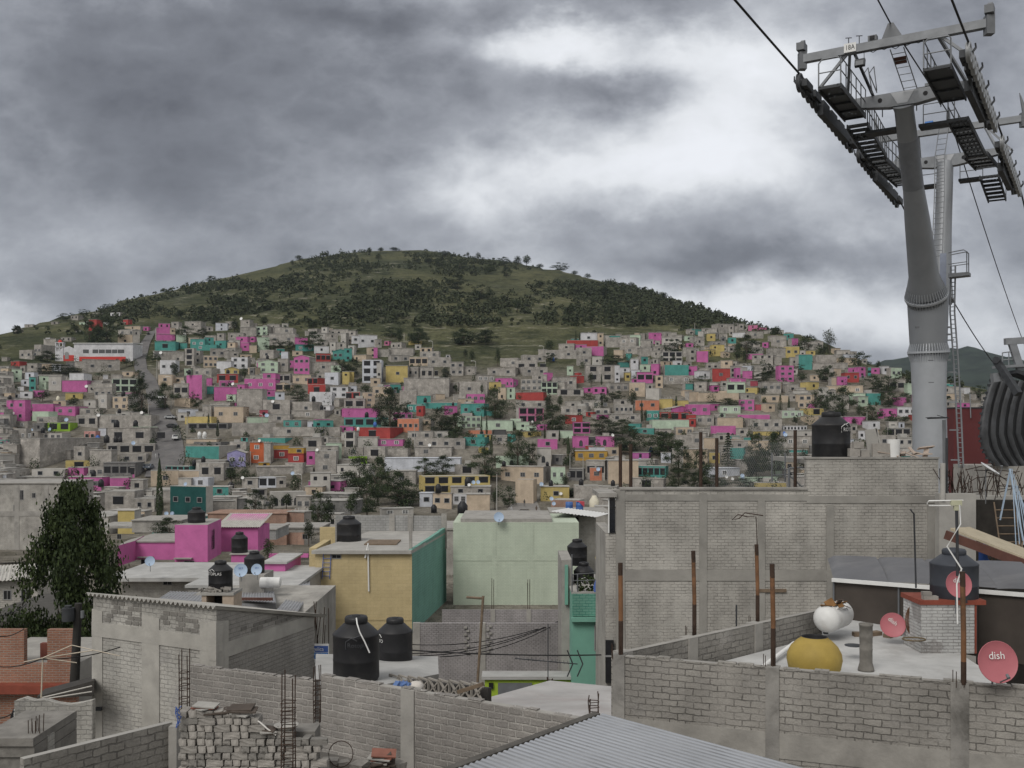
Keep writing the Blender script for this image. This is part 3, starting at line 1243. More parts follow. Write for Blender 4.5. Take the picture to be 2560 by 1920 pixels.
def crown_branchy(n, s, seed, prof, clumps=70, rough=.3, fat=1.):
    """ragged crown of many leaf clumps at the ends of unseen limbs; prof = radius over height"""
    r = random.Random(seed); mb = MB(); zs = [p[0] for p in prof]; rs_ = [p[1] for p in prof]; bl = []
    for i in range(clumps):
        z = r.random() ** .9; t = r.uniform(0, 6.28); R_ = float(np.interp(z, zs, rs_)) * (1 + rough * (mno.noise(Vector((math.cos(t) * 1.7, math.sin(t) * 1.7, z * 3 + seed))) * 1.6))
        q = R_ * r.random() ** .4; bl.append((Vector((q * math.cos(t), q * math.sin(t), z * .93 + .03)), r.uniform(.055, .12) * fat * (1.25 - .5 * z), q / max(R_, .01)))
    tw = sum(b[1] ** 2 for b in bl)
    for c, rad, f in bl:
        out = Vector((c.x, c.y, (c.z - .45) * .5)); out = out.normalized() if out.length > .01 else Vector((0, 0, 1))
        for _ in range(int(n * rad * rad / tw)):
            d = Vector((r.gauss(0, 1), r.gauss(0, 1), r.gauss(0, .8))).normalized(); q = r.random() ** .5 * 1.15
            p = c + Vector((d.x, d.y, d.z * .7)) * rad * q + out * rad * (r.random() ** 3) * .9; p.z = max(.0, p.z)
            leaf(mb, p, d * .8 + Vector((0, -.1, .25)) + Vector((r.gauss(0, .6), r.gauss(0, .6), r.gauss(0, .5))), s * r.uniform(.7, 1.2), r)
    return mb


def crown_cypress(n, s, seed):
    r = random.Random(seed); mb = MB()
    for _ in range(n):
        z = r.random() ** 1.2; t = r.uniform(0, 6.28); rad = .46 * (1 - z) ** .6 * min(1, .5 + 3 * z) * r.uniform(.75, 1.08)
        d = Vector((math.cos(t), math.sin(t), .8))
        leaf(mb, Vector((rad * math.cos(t), rad * math.sin(t), z)), d + Vector((r.gauss(0, .4), r.gauss(0, .4), 0)), s, r)
    return mb


def crown_conifer(n, s, seed):
    r = random.Random(seed); mb = MB(); L = 13
    for i in range(L):
        z = i / L; R_ = .48 * (1 - z) ** .85 + .03; nbr = 9
        for k in range(nbr):
            t = 2 * PI * (k + r.random() * .6) / nbr; q = R_ * r.uniform(.75, 1.1)
            for j in range(int(n / L / nbr)):
                f = r.random() ** .7
                p = Vector((q * f * math.cos(t) + r.gauss(0, .012), q * f * math.sin(t) + r.gauss(0, .012), z + .05 - .05 * f + r.gauss(0, .008)))
                leaf(mb, p, Vector((r.gauss(0, .4), r.gauss(0, .4), 1)), s, r)
    return mb


def crown_palm(seed):
    r = random.Random(seed); mb = MB()
    for k in range(16):
        t = 2 * PI * k / 16 + r.random() * .3; L = r.uniform(.4, .52); up = r.uniform(.1, .5); prev = None
        for j in range(7):
            f = j / 6; p = Vector((L * f * math.cos(t), L * f * math.sin(t), .45 + up * f - .75 * f * f)); w = .05 * (1 - f * .8)
            a = Vector((-math.sin(t) * w, math.cos(t) * w, -.02)); row = [p - a, p, p + a]
            if prev: mb.face([prev[0], prev[1], row[1], row[0]]); mb.face([prev[1], prev[2], row[2], row[1]])
            prev = row
    return mb


def trunk_mesh(seed, lean=.04, limbs=5, top=.75):
    r = random.Random(seed); mb = MB()
    pts = [(0, 0, -.15), (r.uniform(-lean, lean), r.uniform(-lean, lean), .25), (r.uniform(-lean, lean), r.uniform(-lean, lean), top)]
    mb.tube(pts, [.045, .035, .012], 7)
    for i in range(limbs):
        t = r.uniform(0, 6.28); z = r.uniform(.2, .5); q = r.uniform(.2, .34)
        mb.tube([(0, 0, z), (q * .5 * math.cos(t), q * .5 * math.sin(t), z + .14), (q * math.cos(t), q * math.sin(t), z + .32)], [.02, .014, .005], 5)
    return mb


PROTO = {}
def proto(name, mb, m): 
    o = mb.build(name, [m]); PROTO[name] = o.data; bpy.data.objects.remove(o)
for i in range(3):
    proto('crown_round%d' % i, crown_branchy(1700, .034, 20 + i, [(0, .22), (.2, .44), (.5, .5), (.8, .36), (1, .1)], 28, .3, 1.7), M_LEAF)
    proto('crown_open%d' % i, crown_round(900, .034, 40 + i, 7, 1., .35), M_LEAF)
for i in range(2): proto('crown_dense%d' % i, crown_branchy(5200, .02, 50 + i, [(0, .2), (.15, .42), (.45, .5), (.75, .4), (1, .12)], 44, .3, 1.5), M_LEAF)
proto('crown_light', crown_round(1300, .036, 71), M_LEAFG)
proto('crown_cypress', crown_cypress(900, .05, 3), M_LEAF)
proto('crown_conifer', crown_conifer(1700, .035, 4), M_LEAF)
proto('crown_gum', crown_round(900, .03, 91, 14, 1., .3), M_LEAFG)
proto('crown_palm', crown_palm(4), M_LEAF)
for i in range(2): proto('trunk%d' % i, trunk_mesh(60 + i), M_TRUNK)
TREES = []
TCAT = {'r': 'tree', 'o': 'tree', 'l': 'tree', 'c': 'cypress', 'n': 'conifer', 'e': 'tree', 'p': 'palm'}
TNAME = {'r': 'broadleaf_tree', 'o': 'broadleaf_tree', 'l': 'broadleaf_tree', 'c': 'cypress_tree', 'n': 'conifer_tree', 'e': 'eucalyptus_tree', 'p': 'palm_tree'}


def tree(kind, x0, x1, top, bot, Y=None, seed=0, crown=None, z=None):
    r = random.Random(seed + int(x0 * 3)); cx = (x0 + x1) / 2
    if Y is None: Y = terr_Y(cx, bot + 3, 150.) - 2
    w = (x1 - x0) / F * Y; h = (bot - top) / F * Y; zb = PZ(bot, Y) if z is None else z
    if z is not None: h = PZ(top, Y) - zb
    root = empty(TNAME[kind], (PX(cx, Y), Y, zb), 'x', TCAT[kind], None, r.uniform(0, 6.28))
    cm = {'r': 'crown_round%d' % r.randint(0, 2), 'o': 'crown_open%d' % r.randint(0, 2), 'l': 'crown_light', 'c': 'crown_cypress', 'n': 'crown_conifer', 'e': 'crown_gum', 'p': 'crown_palm'}[kind]
    if (x1 - x0) > 44 and kind in 'ro': cm = 'crown_dense%d' % r.randint(0, 1)
    lo = {'r': .0, 'o': .06, 'l': .03, 'c': .0, 'n': .04, 'e': .12, 'p': .4}[kind]
    if h > w * 1.6 and kind in 'ro': lo = .12
    c = bpy.data.objects.new('crown', crown or PROTO[cm]); C.objects.link(c); c.parent = root
    k = {'c': 1., 'n': 1.05, 'p': 1.1, 'e': 1.15}.get(kind, 1.12)
    c.location = (0, 0, h * lo); c.scale = (w * k, w * k, h * (1 - lo) * 1.02)
    t = bpy.data.objects.new('trunk', PROTO['trunk%d' % r.randint(0, 1)]); C.objects.link(t); t.parent = root; q = min(w, h)
    t.scale = (q * .8, q * .8, h * (.9 if kind in 'roel' else .6))
    TREES.append(dict(root=root, cx=cx, cy=(top + bot) / 2, x0=x0, x1=x1, top=top, bot=bot, kind=kind, Y=Y, h=h, w=w))
    return root


TL = {'G': "1945,2065,505,1215 c", 'A': "170,265,265,370 r;740,860,115,195 r;865,930,110,165 r;1010,1105,65,130 r;1275,1360,0,62 r;1350,1440,-8,60 r;1010,1240,230,490 r;1200,1490,190,490 r;470,720,600,730 r;1650,1910,960,1360 r;1690,1815,830,1000 r;1960,2190,1010,1300 r;1855,1970,610,710 r;1170,1300,830,960 p;1060,1160,880,990 r;820,1030,1170,1290 o;430,640,1090,1210 o;480,1000,770,880 o;1500,1680,680,765 o;2120,2260,730,900 l",
'B': "60,300,290,440 r;325,450,310,410 r;700,870,180,355 o;1190,1400,440,565 r;1400,1540,470,565 r;840,980,790,940 o;1460,1700,1030,1200 o;250,360,1130,1310 r;2060,2212,690,880 r;1060,1085,470,610 c;440,480,1380,1540 c;545,600,1500,1660 c;240,310,120,220 c;480,600,160,290 o;1070,1230,150,270 o;1370,1480,260,380 o;1640,1900,360,560 o;1700,1850,200,330 o",
'C': "390,760,880,1330 r;1050,1390,1120,1400 r;1280,1530,1180,1400 r;1280,1480,1360,1510 r;1200,1360,590,760 l;1760,2030,870,1225 r;740,900,1480,1660 o;170,370,810,930 o;0,240,500,690 o;1712,1745,1180,1450 c;1775,1812,1200,1450 c;1825,1880,1450,1680 c;820,1050,110,270 r;1400,1620,130,285 r;1680,1890,130,260 r;1370,1450,800,930 o;1700,1760,800,950 o;1880,1980,350,550 o;500,700,90,200 r;640,760,80,330 o;1560,1670,370,520 o;1480,1570,360,470 o",
'D': "280,640,1090,1395 r;340,490,930,1130 o;490,610,940,1100 o;920,1250,1220,1420 r;1200,1480,1260,1430 r;1240,1640,1380,1640 r;1640,2010,1420,1680 r;840,1000,950,1045 r;1040,1130,920,1080 r;1150,1350,890,1010 r;1380,1540,870,1070 o;360,500,410,505 r;1090,1390,450,570 o;1890,2100,240,410 r;1800,1870,450,525 r;890,1000,660,810 o;1060,1090,680,810 c;1560,1600,1010,1270 c;1590,1670,1130,1280 o;345,376,1310,1500 c;530,562,1370,1520 c;1990,2036,950,1085 c;740,765,130,260 c;790,812,150,260 c;330,520,250,390 o;1940,2010,430,520 o",
'E': "600,870,200,440 r;1010,1200,80,200 o;1400,1620,200,400 r;1690,1860,110,420 e;2070,2260,410,600 r;940,1090,540,680 r;1640,1830,570,750 r;1340,1440,550,630 r;820,1070,670,780 o;1110,1210,940,1180 n;1245,1290,970,1140 c;1580,1760,860,1100 r;1780,2110,870,1195 r;310,640,990,1080 r;860,1020,840,945 o;1320,1390,1190,1290 r;530,700,300,530 o;660,790,400,540 o;1340,1520,650,785 o;1620,1800,330,450 o;480,560,1000,1090 o;80,270,700,790 r;1860,2000,440,580 o;2040,2140,1230,1330 o",
'F': "210,420,500,665 r;400,610,500,680 r;410,610,660,865 r;205,400,830,1065 r;620,770,430,590 r;740,890,450,620 r;650,800,720,795 r;480,640,980,1090 r;620,800,1000,1090 o;340,430,310,410 o;1560,1720,620,760 r;360,480,700,800 o;80,200,860,1000 o;700,900,540,650 o",
'K': "800,1010,110,525 n;1120,1400,150,660 o;1340,1640,130,640 o;140,430,240,620 o;420,690,350,810 o;160,400,590,815 r;360,600,620,815 r;580,860,650,815 o;900,1230,690,810 o;0,300,130,400 r;1760,1960,320,570 o;1100,1320,400,680 l",
'I': "0,380,340,760 r;260,590,340,880 r;480,860,520,890 r;560,930,640,900 r;900,1130,340,560 o;1110,1380,310,550 o;1570,1970,250,565 r;2000,2150,680,910 r;150,430,560,1055 o;-20,200,780,1060 o;1830,1960,720,940 o",
'J': "130,420,10,420 r;380,530,150,420 r;840,1010,290,430 o;800,930,530,700 o;880,940,60,300 c",
'H': "790,1000,440,630 o;960,1160,450,640 o;1590,1800,540,760 o;1320,1500,790,960 o;1480,1700,770,960 o;1080,1310,740,1010 o;1870,2100,780,1260 o;2010,2230,800,1250 o;-60,300,1090,1310 o;1250,1460,1340,1570 o;1780,1960,1100,1400 o;1340,1420,890,1020 n"}
for rg, s_ in TL.items():
    ox, oy = REG[rg]
    for it in s_.split(';'):
        a, kd = it.split(); x0, x1, t0, b0 = [float(v) / ZS for v in a.split(',')]
        if rg == 'H' and t0 * ZS > 1000: 
            Y_ = 118. if t0 * ZS > 1300 else 128.
            tree(kd, ox + x0, ox + x1, oy + t0, oy + b0, Y_, 1)
        else: tree(kd, ox + x0, ox + x1, oy + t0, oy + b0)
# ridge and upper slope (window 850,560 / 2.572)
for it in "1020,1090,215,255 r;1110,1180,205,268 o;1160,1240,200,268 o;1250,1320,255,285 o;1370,1460,250,296 r;740,800,235,290 r;470,510,200,240 r;220,280,190,228 o;940,1000,260,305 r;1040,1100,280,335 r;805,840,180,218 e;868,905,180,240 e;590,665,222,255 r;160,212,150,190 o;230,290,150,180 o;310,400,150,176 o;730,855,680,765 r;880,995,690,762 r;445,565,680,770 o;420,560,400,460 r;530,600,215,250 o;640,700,170,205 o;1480,1540,300,330 o;1560,1620,318,350 o;1850,1890,370,420 e;1990,2020,418,450 o;860,960,390,470 r;1240,1330,360,420 o;690,820,330,420 o;1100,1180,480,560 o;1430,1530,520,610 o;1580,1650,560,640 o;1720,1790,500,580 r;1900,2000,560,640 o;1660,1760,400,460 o;1780,1850,400,450 o;2060,2120,440,480 o".split(';'):
    a, kd = it.split(); v = [float(q) / 2.572 for q in a.split(',')]; tree(kd, 850 + v[0], 850 + v[1], 560 + v[2], 560 + v[3])
for it in "1328,1390,335,378 r;1190,1235,405,450 r;1640,1720,440,500 r;1480,1600,480,540 r;1250,1330,520,575 o;1380,1430,400,440 o;1890,1960,200,240 o;1860,1900,230,265 o;1000,1060,530,570 o;1100,1200,550,600 o;600,660,640,700 o;450,520,650,700 o".split(';'):
    a, kd = it.split(); v = [float(q) / 2.572 for q in a.split(',')]; tree(kd, v[0], v[1], 560 + v[2], 560 + v[3])

# fill between them: far small houses nobody can single out
cov = np.full((700 // 2, 2700 // 2), 1e9); covF = cov.copy()
def mark(d, Y, cv=None):
    a = (cov if cv is None else cv)[max(0, int((d['top'] - 700) / 2)):int((d['bot'] - 700) / 2), max(0, int(d['x0'] / 2)):int(d['x1'] / 2)]
    np.minimum(a, Y, out=a)
for d in HT:
    for q_ in [d] + d['parts']: mark(q_, d['Y'])
for t_ in TREES: mark(dict(x0=t_['x0'] + 1, x1=t_['x1'] - 1, top=t_['top'] + 1, bot=t_['bot'] - 2), t_['Y'])
mark(dict(x0=137, x1=334, top=850, bot=905), terr_Y(240, 903, 150.))
HL = [(-300, 850), (0, 930), (60, 900), (100, 880), (160, 862), (230, 832), (330, 822), (400, 812), (760, 815), (860, 840), (930, 845), (1040, 885), (1130, 935), (1230, 940), (1300, 905), (1400, 868), (1500, 850), (1640, 845), (1750, 835),
      (1850, 818), (1960, 838), (2060, 870), (2160, 905), (2300, 960), (2480, 1000), (2700, 1010), (2900, 1020)]
hlx, hly = np.array(HL, float).T
ROADX = [(822, 400), (862, 362), (902, 350), (949, 373), (1019, 395), (1065, 412), (1151, 420), (1200, 400)]
rdy, rdx = np.array(ROADX, float).T
fillm = MB(); FC = ['g'] * 16 + ['G'] * 7 + ['k', 'k', 'c', 'c', 'W', 'm', 'c', 'p', 't']
fi = {c: i for i, c in enumerate(COL)}
FMATS = [FAR[c] for c in COL] + [M_CONCL, M_DARK]
rf_ = random.Random(77); fills = []
def fillbox(x0, x1, top, bot, Y, col, r, doms=True):
    W = (x1 - x0) / F * Y; h = (bot - top) / F * Y; zt = PZ(top, Y); X = PX((x0 + x1) / 2, Y); th = r.uniform(-.5, .5)
    w = W / (math.cos(th) + .5 * abs(math.sin(th))); dd = max(3, min(7, w * .8)); c, s = math.cos(th), math.sin(th)
    tr = lambda x, y, z: (X + c * x - s * y, Y + s * x + c * y, z)
    z0 = zt - h - 5
    p = [tr(a, b, z) for z in (z0, zt) for a, b in ((-w / 2, 0), (w / 2, 0), (w / 2, dd), (-w / 2, dd))]
    sc = fi[col] if r.random() < .6 else fi['g']
    nC = len(COL)
    fillm.hexa(p, 0, [nC, nC, fi[col], sc, sc, sc])
    p = [tr(a, b, z) for z in (zt, zt + .15) for a, b in ((-w / 2 - .15, -.15), (w / 2 + .15, -.15), (w / 2 + .15, dd + .15), (-w / 2 - .15, dd + .15))]
    fillm.hexa(p, nC)
    if doms:
        ns = max(1, round(h / 2.8)); nw_ = r.randint(1, max(1, int(w / 2.6))); a = r.uniform(.35, .65); b_ = r.uniform(.4, .6)
        for q in range(ns * nw_):
            if r.random() < .3: continue
            x = -w / 2 + w * ((q % nw_) + .5) / nw_; z = zt - h / ns * (q // nw_ + .48)
            fillm.face([tr(x - a, -.03, z - b_), tr(x + a, -.03, z - b_), tr(x + a, -.03, z + b_), tr(x - a, -.03, z + b_)], nC + 1)
for d in FILL_FROM_LIST:
    fillbox(d['x0'], d['x1'], d['top'], d['bot'], d['Y'], d['col'], rf_); mark(d, d['Y'])
    for pd in d['parts']: fillbox(pd['x0'], pd['x1'], pd['top'], pd['bot'], d['Y'] + .1, pd['col'], rf_)
nf = 0
from mathutils import noise as mnf
for _ in range(34000):
    px = rf_.uniform(-350, 2900)
    lo = float(np.interp(px, hlx, hly)); py = lo + (1338 - lo) * rf_.random() ** .9
    Y = terr_Y(px, py, 150.)
    h = rf_.choice([2.7, 2.9, 3.2, 5.4, 5.6]) * rf_.uniform(.9, 1.1); w = rf_.choice([3, 4, 5, 6, 8, 10]) * rf_.uniform(.85, 1.15)
    hp = h * F / Y; wp = w * F / Y
    if py - hp < lo - 14: continue
    rx = float(np.interp(py, rdy, rdx))
    if py < 1215 and abs(px - rx) < wp / 2 + 26 + max(0, (py - 1000) * .2): continue
    if 1270 < px < 1350 and py > 1245: continue
    if 130 < px < 350 and 850 < py < 905: continue
    if px < 200 and py < 935 and rf_.random() < .8: continue
    a = cov[max(0, int((py - hp - 700) / 2)):int((py - 700) / 2) + 1, max(0, int((px - wp / 2) / 2)):int((px + wp / 2) / 2) + 1]
    if px > 0 and px < 2560 and a.size:
        if ((a < 1e8) & (a > Y - 8)).mean() > .02: continue
        af = covF[max(0, int((py - hp - 700) / 2)):int((py - 700) / 2) + 1, max(0, int((px - wp / 2) / 2)):int((px + wp / 2) / 2) + 1]
        if ((a < Y) | (af < Y)).mean() > .9 or (af < 1e8).mean() > .72: continue
    dd = dict(x0=px - wp / 2, x1=px + wp / 2, top=py - hp, bot=py)
    if 0 < px < 2560: mark(dd, Y, covF)
    fillbox(dd['x0'], dd['x1'], dd['top'], dd['bot'], Y, rf_.choice(FC), rf_); nf += 1
print('fill houses', nf, 'listed', len(H))
o = fillm.build('far_houses', FMATS); tag(o, 'mass of small grey block houses filling the slope between the larger ones', None, None, 'stuff')
# scrub on the open hill and bushes between the houses: uncountable ground cover
rs = random.Random(8); sc = MB()
def bush(mb, X, Y, z, w, h, n, s, r):
    for _ in range(n):
        d = Vector((r.gauss(0, 1), r.gauss(0, 1), abs(r.gauss(0, 1)))).normalized(); q = r.uniform(.6, 1.05)
        leaf(mb, Vector((X + d.x * w * q * .5, Y + d.y * w * q * .5, z + d.z * h * q)), d + Vector((r.gauss(0, .5), r.gauss(0, .5), r.gauss(0, .5))), s, r)
from mathutils import noise as mno
cnt = 0
while cnt < 5200:
    px = rs.uniform(-500, 2900); Y = 470 + 780 * rs.random() ** .8
    if Y > ytop(px) + 15: continue
    z = terr_z(px, Y); py = HZ - z / Y * F
    if py > float(np.interp(px, hlx, hly)) + 8: continue
    dens = .16 + 1.0 * mno.noise(Vector((px / 160., py / 38., 1.5)))
    if 700 < px < 1850 and 705 < py < 815: dens += .5
    if 900 < px < 1700 and py > 818: dens -= .35
    if py < skyline(px) + 10: dens -= .25
    if px < 520 and py > 720: dens -= .1
    if rs.random() > dens: continue
    w = rs.choice([1.6, 2.2, 3., 4., 5.5]) * rs.uniform(.8, 1.2)
    bush(sc, PX(px, Y), Y, z + .2, w, w * rs.uniform(.5, .9), int(10 + w * 4), .34 * w ** .6, rs); cnt += 1
o = sc.build('scrub', [M_SCRUB]); tag(o, 'dark scrub scattered over the open hill', None, None, 'stuff')
sc = MB(); cnt = 0
while cnt < 300:
    px = rs.uniform(0, 2450); lo = float(np.interp(px, hlx, hly)); py = lo + (1280 - lo) * rs.random()
    Y = terr_Y(px, py, 150.); w = rs.uniform(2, 5)
    bush(sc, PX(px, Y), Y - .5, terr_z(px, Y), w, w * rs.uniform(.7, 1.2), 120, .26, rs); cnt += 1
o = sc.build('shrubs', [M_LEAF]); tag(o, 'dark shrubs growing in the gaps between the houses', None, None, 'stuff')
# wood on the distant hill's crest
# ---------------------------------------------------------------- helpers for the nearer town
W_TAB = wall('wall_grey_block_far', (.43, .412, .38), (.385, .368, .34), (.25, .24, .222), .30, .125, .013, .07, .36, .8, .7, streak=.25, patch=(.43, .415, .385), patchamt=.6)
W_BLK = wall('wall_block_dark', (.31, .295, .27), (.26, .247, .228), (.17, .162, .15), .30, .135, .015, .08, .4, .75, .9, streak=.22, patch=(.33, .315, .295), patchamt=.7)
W_BLKL = wall('wall_block_light_joint', (.30, .28, .262), (.25, .236, .222), (.40, .38, .355), .30, .135, .020, .055, .42, .6, .9, streak=.2, patch=(.31, .295, .28), patchamt=.6)
W_PLA = wall('wall_rough_plaster', (.43, .417, .388), (.395, .382, .354), (.27, .26, .245), .30, .125, .012, .08, .36, .8, .8, streak=.22, patch=(.31, .30, .285), patchamt=.7)
W_GPNT = wall('wall_grey_painted_brick', (.34, .32, .325), (.30, .285, .285), (.17, .16, .16), .26, .11, .014, .02, .22, .4, .6, streak=.25)
W_CIND = wall('wall_cinder_block', (.36, .36, .355), (.31, .31, .305), (.22, .22, .215), .42, .21, .018, .012, .22, .3, .4, streak=.3)
W_YEL = wall('wall_yellow', (.52, .425, .245), (.48, .39, .22), (.38, .31, .18), .5, .24, .008, .02, .12, .6, .35, streak=.14)
W_MINT = wall('wall_mint', (.50, .555, .455), (.475, .53, .435), (.35, .42, .33), .28, .115, .010, .02, .10, .5, .5, streak=.1)
W_TEAL = wall('wall_teal', (.20, .385, .325), (.18, .355, .30), (.09, .22, .19), .30, .2, .010, .02, .14, .5, .4, streak=.15)
W_TEALP = mat('teal_paint', (.16, .345, .275), .75, .08, nscale=1.)
W_PINK = mat('pink_paint', (.50, .135, .335), .85, .10, nscale=.7, dirt=(.36, .09, .24), dirtamt=.75)
W_BRICK = wall('wall_red_brick', (.33, .165, .11), (.265, .13, .09), (.33, .29, .255), .25, .085, .013, .012, .25, .3, .7, streak=.2)
W_BRPAT = wall('wall_brick_concrete', (.34, .20, .14), (.28, .16, .12), (.36, .32, .28), .26, .12, .022, .012, .25, .25, .4)
W_LIME = mat('lime_paint', (.30, .42, .04), .75, .08)
M_SHEET = mat('zinc_sheet', (.33, .345, .375), .42, .12, metal=.35, spec=.4, nscale=.9, dirt=(.26, .26, .26), dirtamt=.5)
M_SHEETOLD = mat('old_zinc_sheet', (.28, .285, .30), .6, .25, metal=.2, nscale=1.2, dirt=(.15, .12, .10), dirtamt=.6)
M_ASB = mat('fibre_cement', (.42, .405, .375), .9, .14, nscale=1.5, dirt=(.25, .24, .22), dirtamt=.5)
M_BLUEP = mat('blue_paint', (.06, .12, .36), .6, .15)
M_BROWN = mat('brown_steel', (.10, .045, .035), .7, .2)
M_MESHD = mat('shade_mesh_dark', (.062, .052, .045), .95, .2, nscale=1.)
M_REDP = mat('red_oxide_paint', (.21, .055, .035), .75, .15)
M_BLOCK = [mat('loose_block_%s' % n_, c_, .95, .2, nscale=3., bump=.5, bscale=30) for n_, c_ in (('light', (.29, .272, .25)), ('mid', (.24, .226, .208)), ('dark', (.18, .171, .158)))]


def T3(px, py, Y): return P(px, py, Y)


def wallrun(mb, a, b, th, zbot, m=0, mtop=None, m_end=None):
    """straight wall between two top points; thickness away from the viewer"""
    a = Vector(a); b = Vector(b); d = Vector((b.x - a.x, b.y - a.y, 0)).normalized(); n = Vector((-d.y, d.x, 0))
    if n.y < 0: n = -n
    n *= th
    poly = [(a.x, a.y), (b.x, b.y), (b.x + n.x, b.y + n.y), (a.x + n.x, a.y + n.y)]
    mb.prism(poly, [a.z, b.z, b.z, a.z], zbot, m, mtop)
    return d, n / th


def ragged(root, A, B, th, m, seed, h=.05, L=.3):
    """uneven last course and mortar lumps along a wall top"""
    r = random.Random(seed); d = B - A; n = Vector((-d.y, d.x, 0)).normalized(); n = n if n.y > 0 else -n; t = 0; T = d.length; mb = MB()
    while t < T:
        l = L * r.uniform(.6, 1.1); p = A + d * (t / T); q = A + d * min(1, (t + l) / T); hh = h * r.uniform(-.2, 1.); o = n * r.uniform(-.012, .02)
        if hh > .004: mb.prism([(p.x + o.x, p.y + o.y), (q.x + o.x, q.y + o.y), (q.x + n.x * th, q.y + n.y * th), (p.x + n.x * th, p.y + n.y * th)], [p.z + hh, q.z + hh * r.uniform(.6, 1.1), q.z + hh, p.z + hh], p.z - .01, 0)
        t += l + r.uniform(0, .03)
    rel(root, mb, 'top_course', m)


def pilaster(mb, a, b, t0, t1, zt, zb, proud=.03, m=0, th=.25):
    a = Vector(a); b = Vector(b); d = b - a; n = Vector((-d.y, d.x, 0)).normalized()
    if n.y < 0: n = -n
    p = a + d * t0; q = a + d * t1
    poly = [(p.x - n.x * proud, p.y - n.y * proud), (q.x - n.x * proud, q.y - n.y * proud), (q.x + n.x * th, q.y + n.y * th), (p.x + n.x * th, p.y + n.y * th)]
    zz = [p.z, q.z, q.z, p.z] if zt is None else [zt] * 4 if not isinstance(zt, tuple) else [zt[0], zt[1], zt[1], zt[0]]
    mb.prism(poly, [z + .012 for z in zz] if zt is None else zz, zb, m)


def corrugated(A, B, C_, pitch, amp, m, name, parent=None, label=None, th=.006, seg=6, cusp=False):
    """sheet with corner A, waves counted along AB, flutes running along AC"""
    A, B, C_ = Vector(A), Vector(B), Vector(C_)
    n = (B - A).cross(C_ - A).normalized()
    if n.z < 0: n = -n
    L = (B - A).length; k = max(4, int(L / pitch * seg)); mb = MB(); rows = [[], []]; rows2 = [[], []]
    for i in range(k + 1):
        t = i / k; q = A + (B - A) * t; o = n * amp * math.sin(2 * PI * t * L / pitch)
        rows[0].append(q + o); rows[1].append(q + o + (C_ - A)); rows2[0].append(q + o - n * th); rows2[1].append(q + o + (C_ - A) - n * th)
    mb.grid(rows, 0, True)
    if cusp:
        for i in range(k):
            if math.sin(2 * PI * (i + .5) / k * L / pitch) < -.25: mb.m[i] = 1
    mb.grid(rows2, 0, True)
    mb.grid([rows[0], rows2[0]], 0, False); mb.grid([rows[1], rows2[1]], 0, False)
    return mb.build(name, [m] if not cusp else [m, mat('zinc_groove_shade', (.215, .222, .236), .6, .25, nscale=1.5)], parent)  # second, darker tone paints groove shade into the troughs


def text_obj(s, size, m, parent, loc, rot, name='lettering', extrude=.004, align='CENTER', xs=1.):
    o = bpy.data.objects.new(name, text_mesh(s, size, align)); C.objects.link(o); o.data.materials.append(m); o.parent = parent; o.location = loc; o.rotation_euler = rot; o.scale = (xs, 1, 1)
    return o


def text_mesh(s, size, align='CENTER'):
    cu = bpy.data.curves.new('t', 'FONT'); cu.body = s; cu.size = size; cu.align_x = align; cu.align_y = 'CENTER'; cu.resolution_u = 3
    o = bpy.data.objects.new('t', cu); C.objects.link(o)
    bpy.context.view_layer.update()
    me = bpy.data.meshes.new_from_object(o.evaluated_get(bpy.context.evaluated_depsgraph_get()))
    bpy.data.objects.remove(o); bpy.data.curves.remove(cu)
    return me


def tank(px0, px1, pt, pb, Y, label, m=None, mark=None, mark_a=0., group=None, name='water_tank', mz=.62, msize=.16, mmat=None):
    m = m or M_BLACKPL
    r = (px1 - px0) / 2 / F * Y; zb = PZ(pb, Y); h = PZ(pt, Y) - zb
    root = empty(name, (PX((px0 + px1) / 2, Y), Y, zb), label, 'water tank', group)
    mb = MB()
    pr = [(0, 0), (r * .96, 0), (r, .03 * h), (r * .99, .30 * h), (r * 1.005, .31 * h), (r * .99, .33 * h), (r, .70 * h), (r * 1.02, .715 * h), (r * .98, .735 * h), (r * .55, .885 * h), (r * .47, .895 * h)]
    mb.lathe(pr, n=40); mb.build('body', [m], root)
    lm = MB(); lm.lathe([(r * .46, .88 * h), (r * .50, .90 * h), (r * .50, .97 * h), (r * .45, 1.0 * h), (r * .2, 1.0 * h), (r * .18, 1.02 * h), (0, 1.02 * h)], n=28)
    lm.build('lid', [m], root)
    if mark:
        me = text_mesh(mark, msize * h)
        for v_ in me.vertices:
            a = v_.co.x / r + mark_a - PI / 2; z = v_.co.y + mz * h
            v_.co = Vector(((r * 1.012) * math.cos(a), (r * 1.012) * math.sin(a), z))
        me.materials.append(mmat or M_WHITEP); o = bpy.data.objects.new('lettering', me); C.objects.link(o); o.parent = root
        # little roof outline of the maker's sign over the letters
        lg = MB()
        if mark_a != 99:
            w = .20 * h
            def cp(x, z):
                a = x / r + mark_a - PI / 2; return Vector((r * 1.014 * math.cos(a), r * 1.014 * math.sin(a), mz * h + z))
            lg.tube([cp(-w, -.06 * h), cp(-w, .06 * h), cp(-w * .55, .12 * h), cp(-w * .1, .07 * h)], .008 * h, 4)
            lg.tube([cp(-w * .4, .115 * h), cp(w * .1, .155 * h), cp(w * .5, .08 * h)], .008 * h, 4)
            lg.build('sign_outline', [mmat or M_WHITEP], root)
    return root


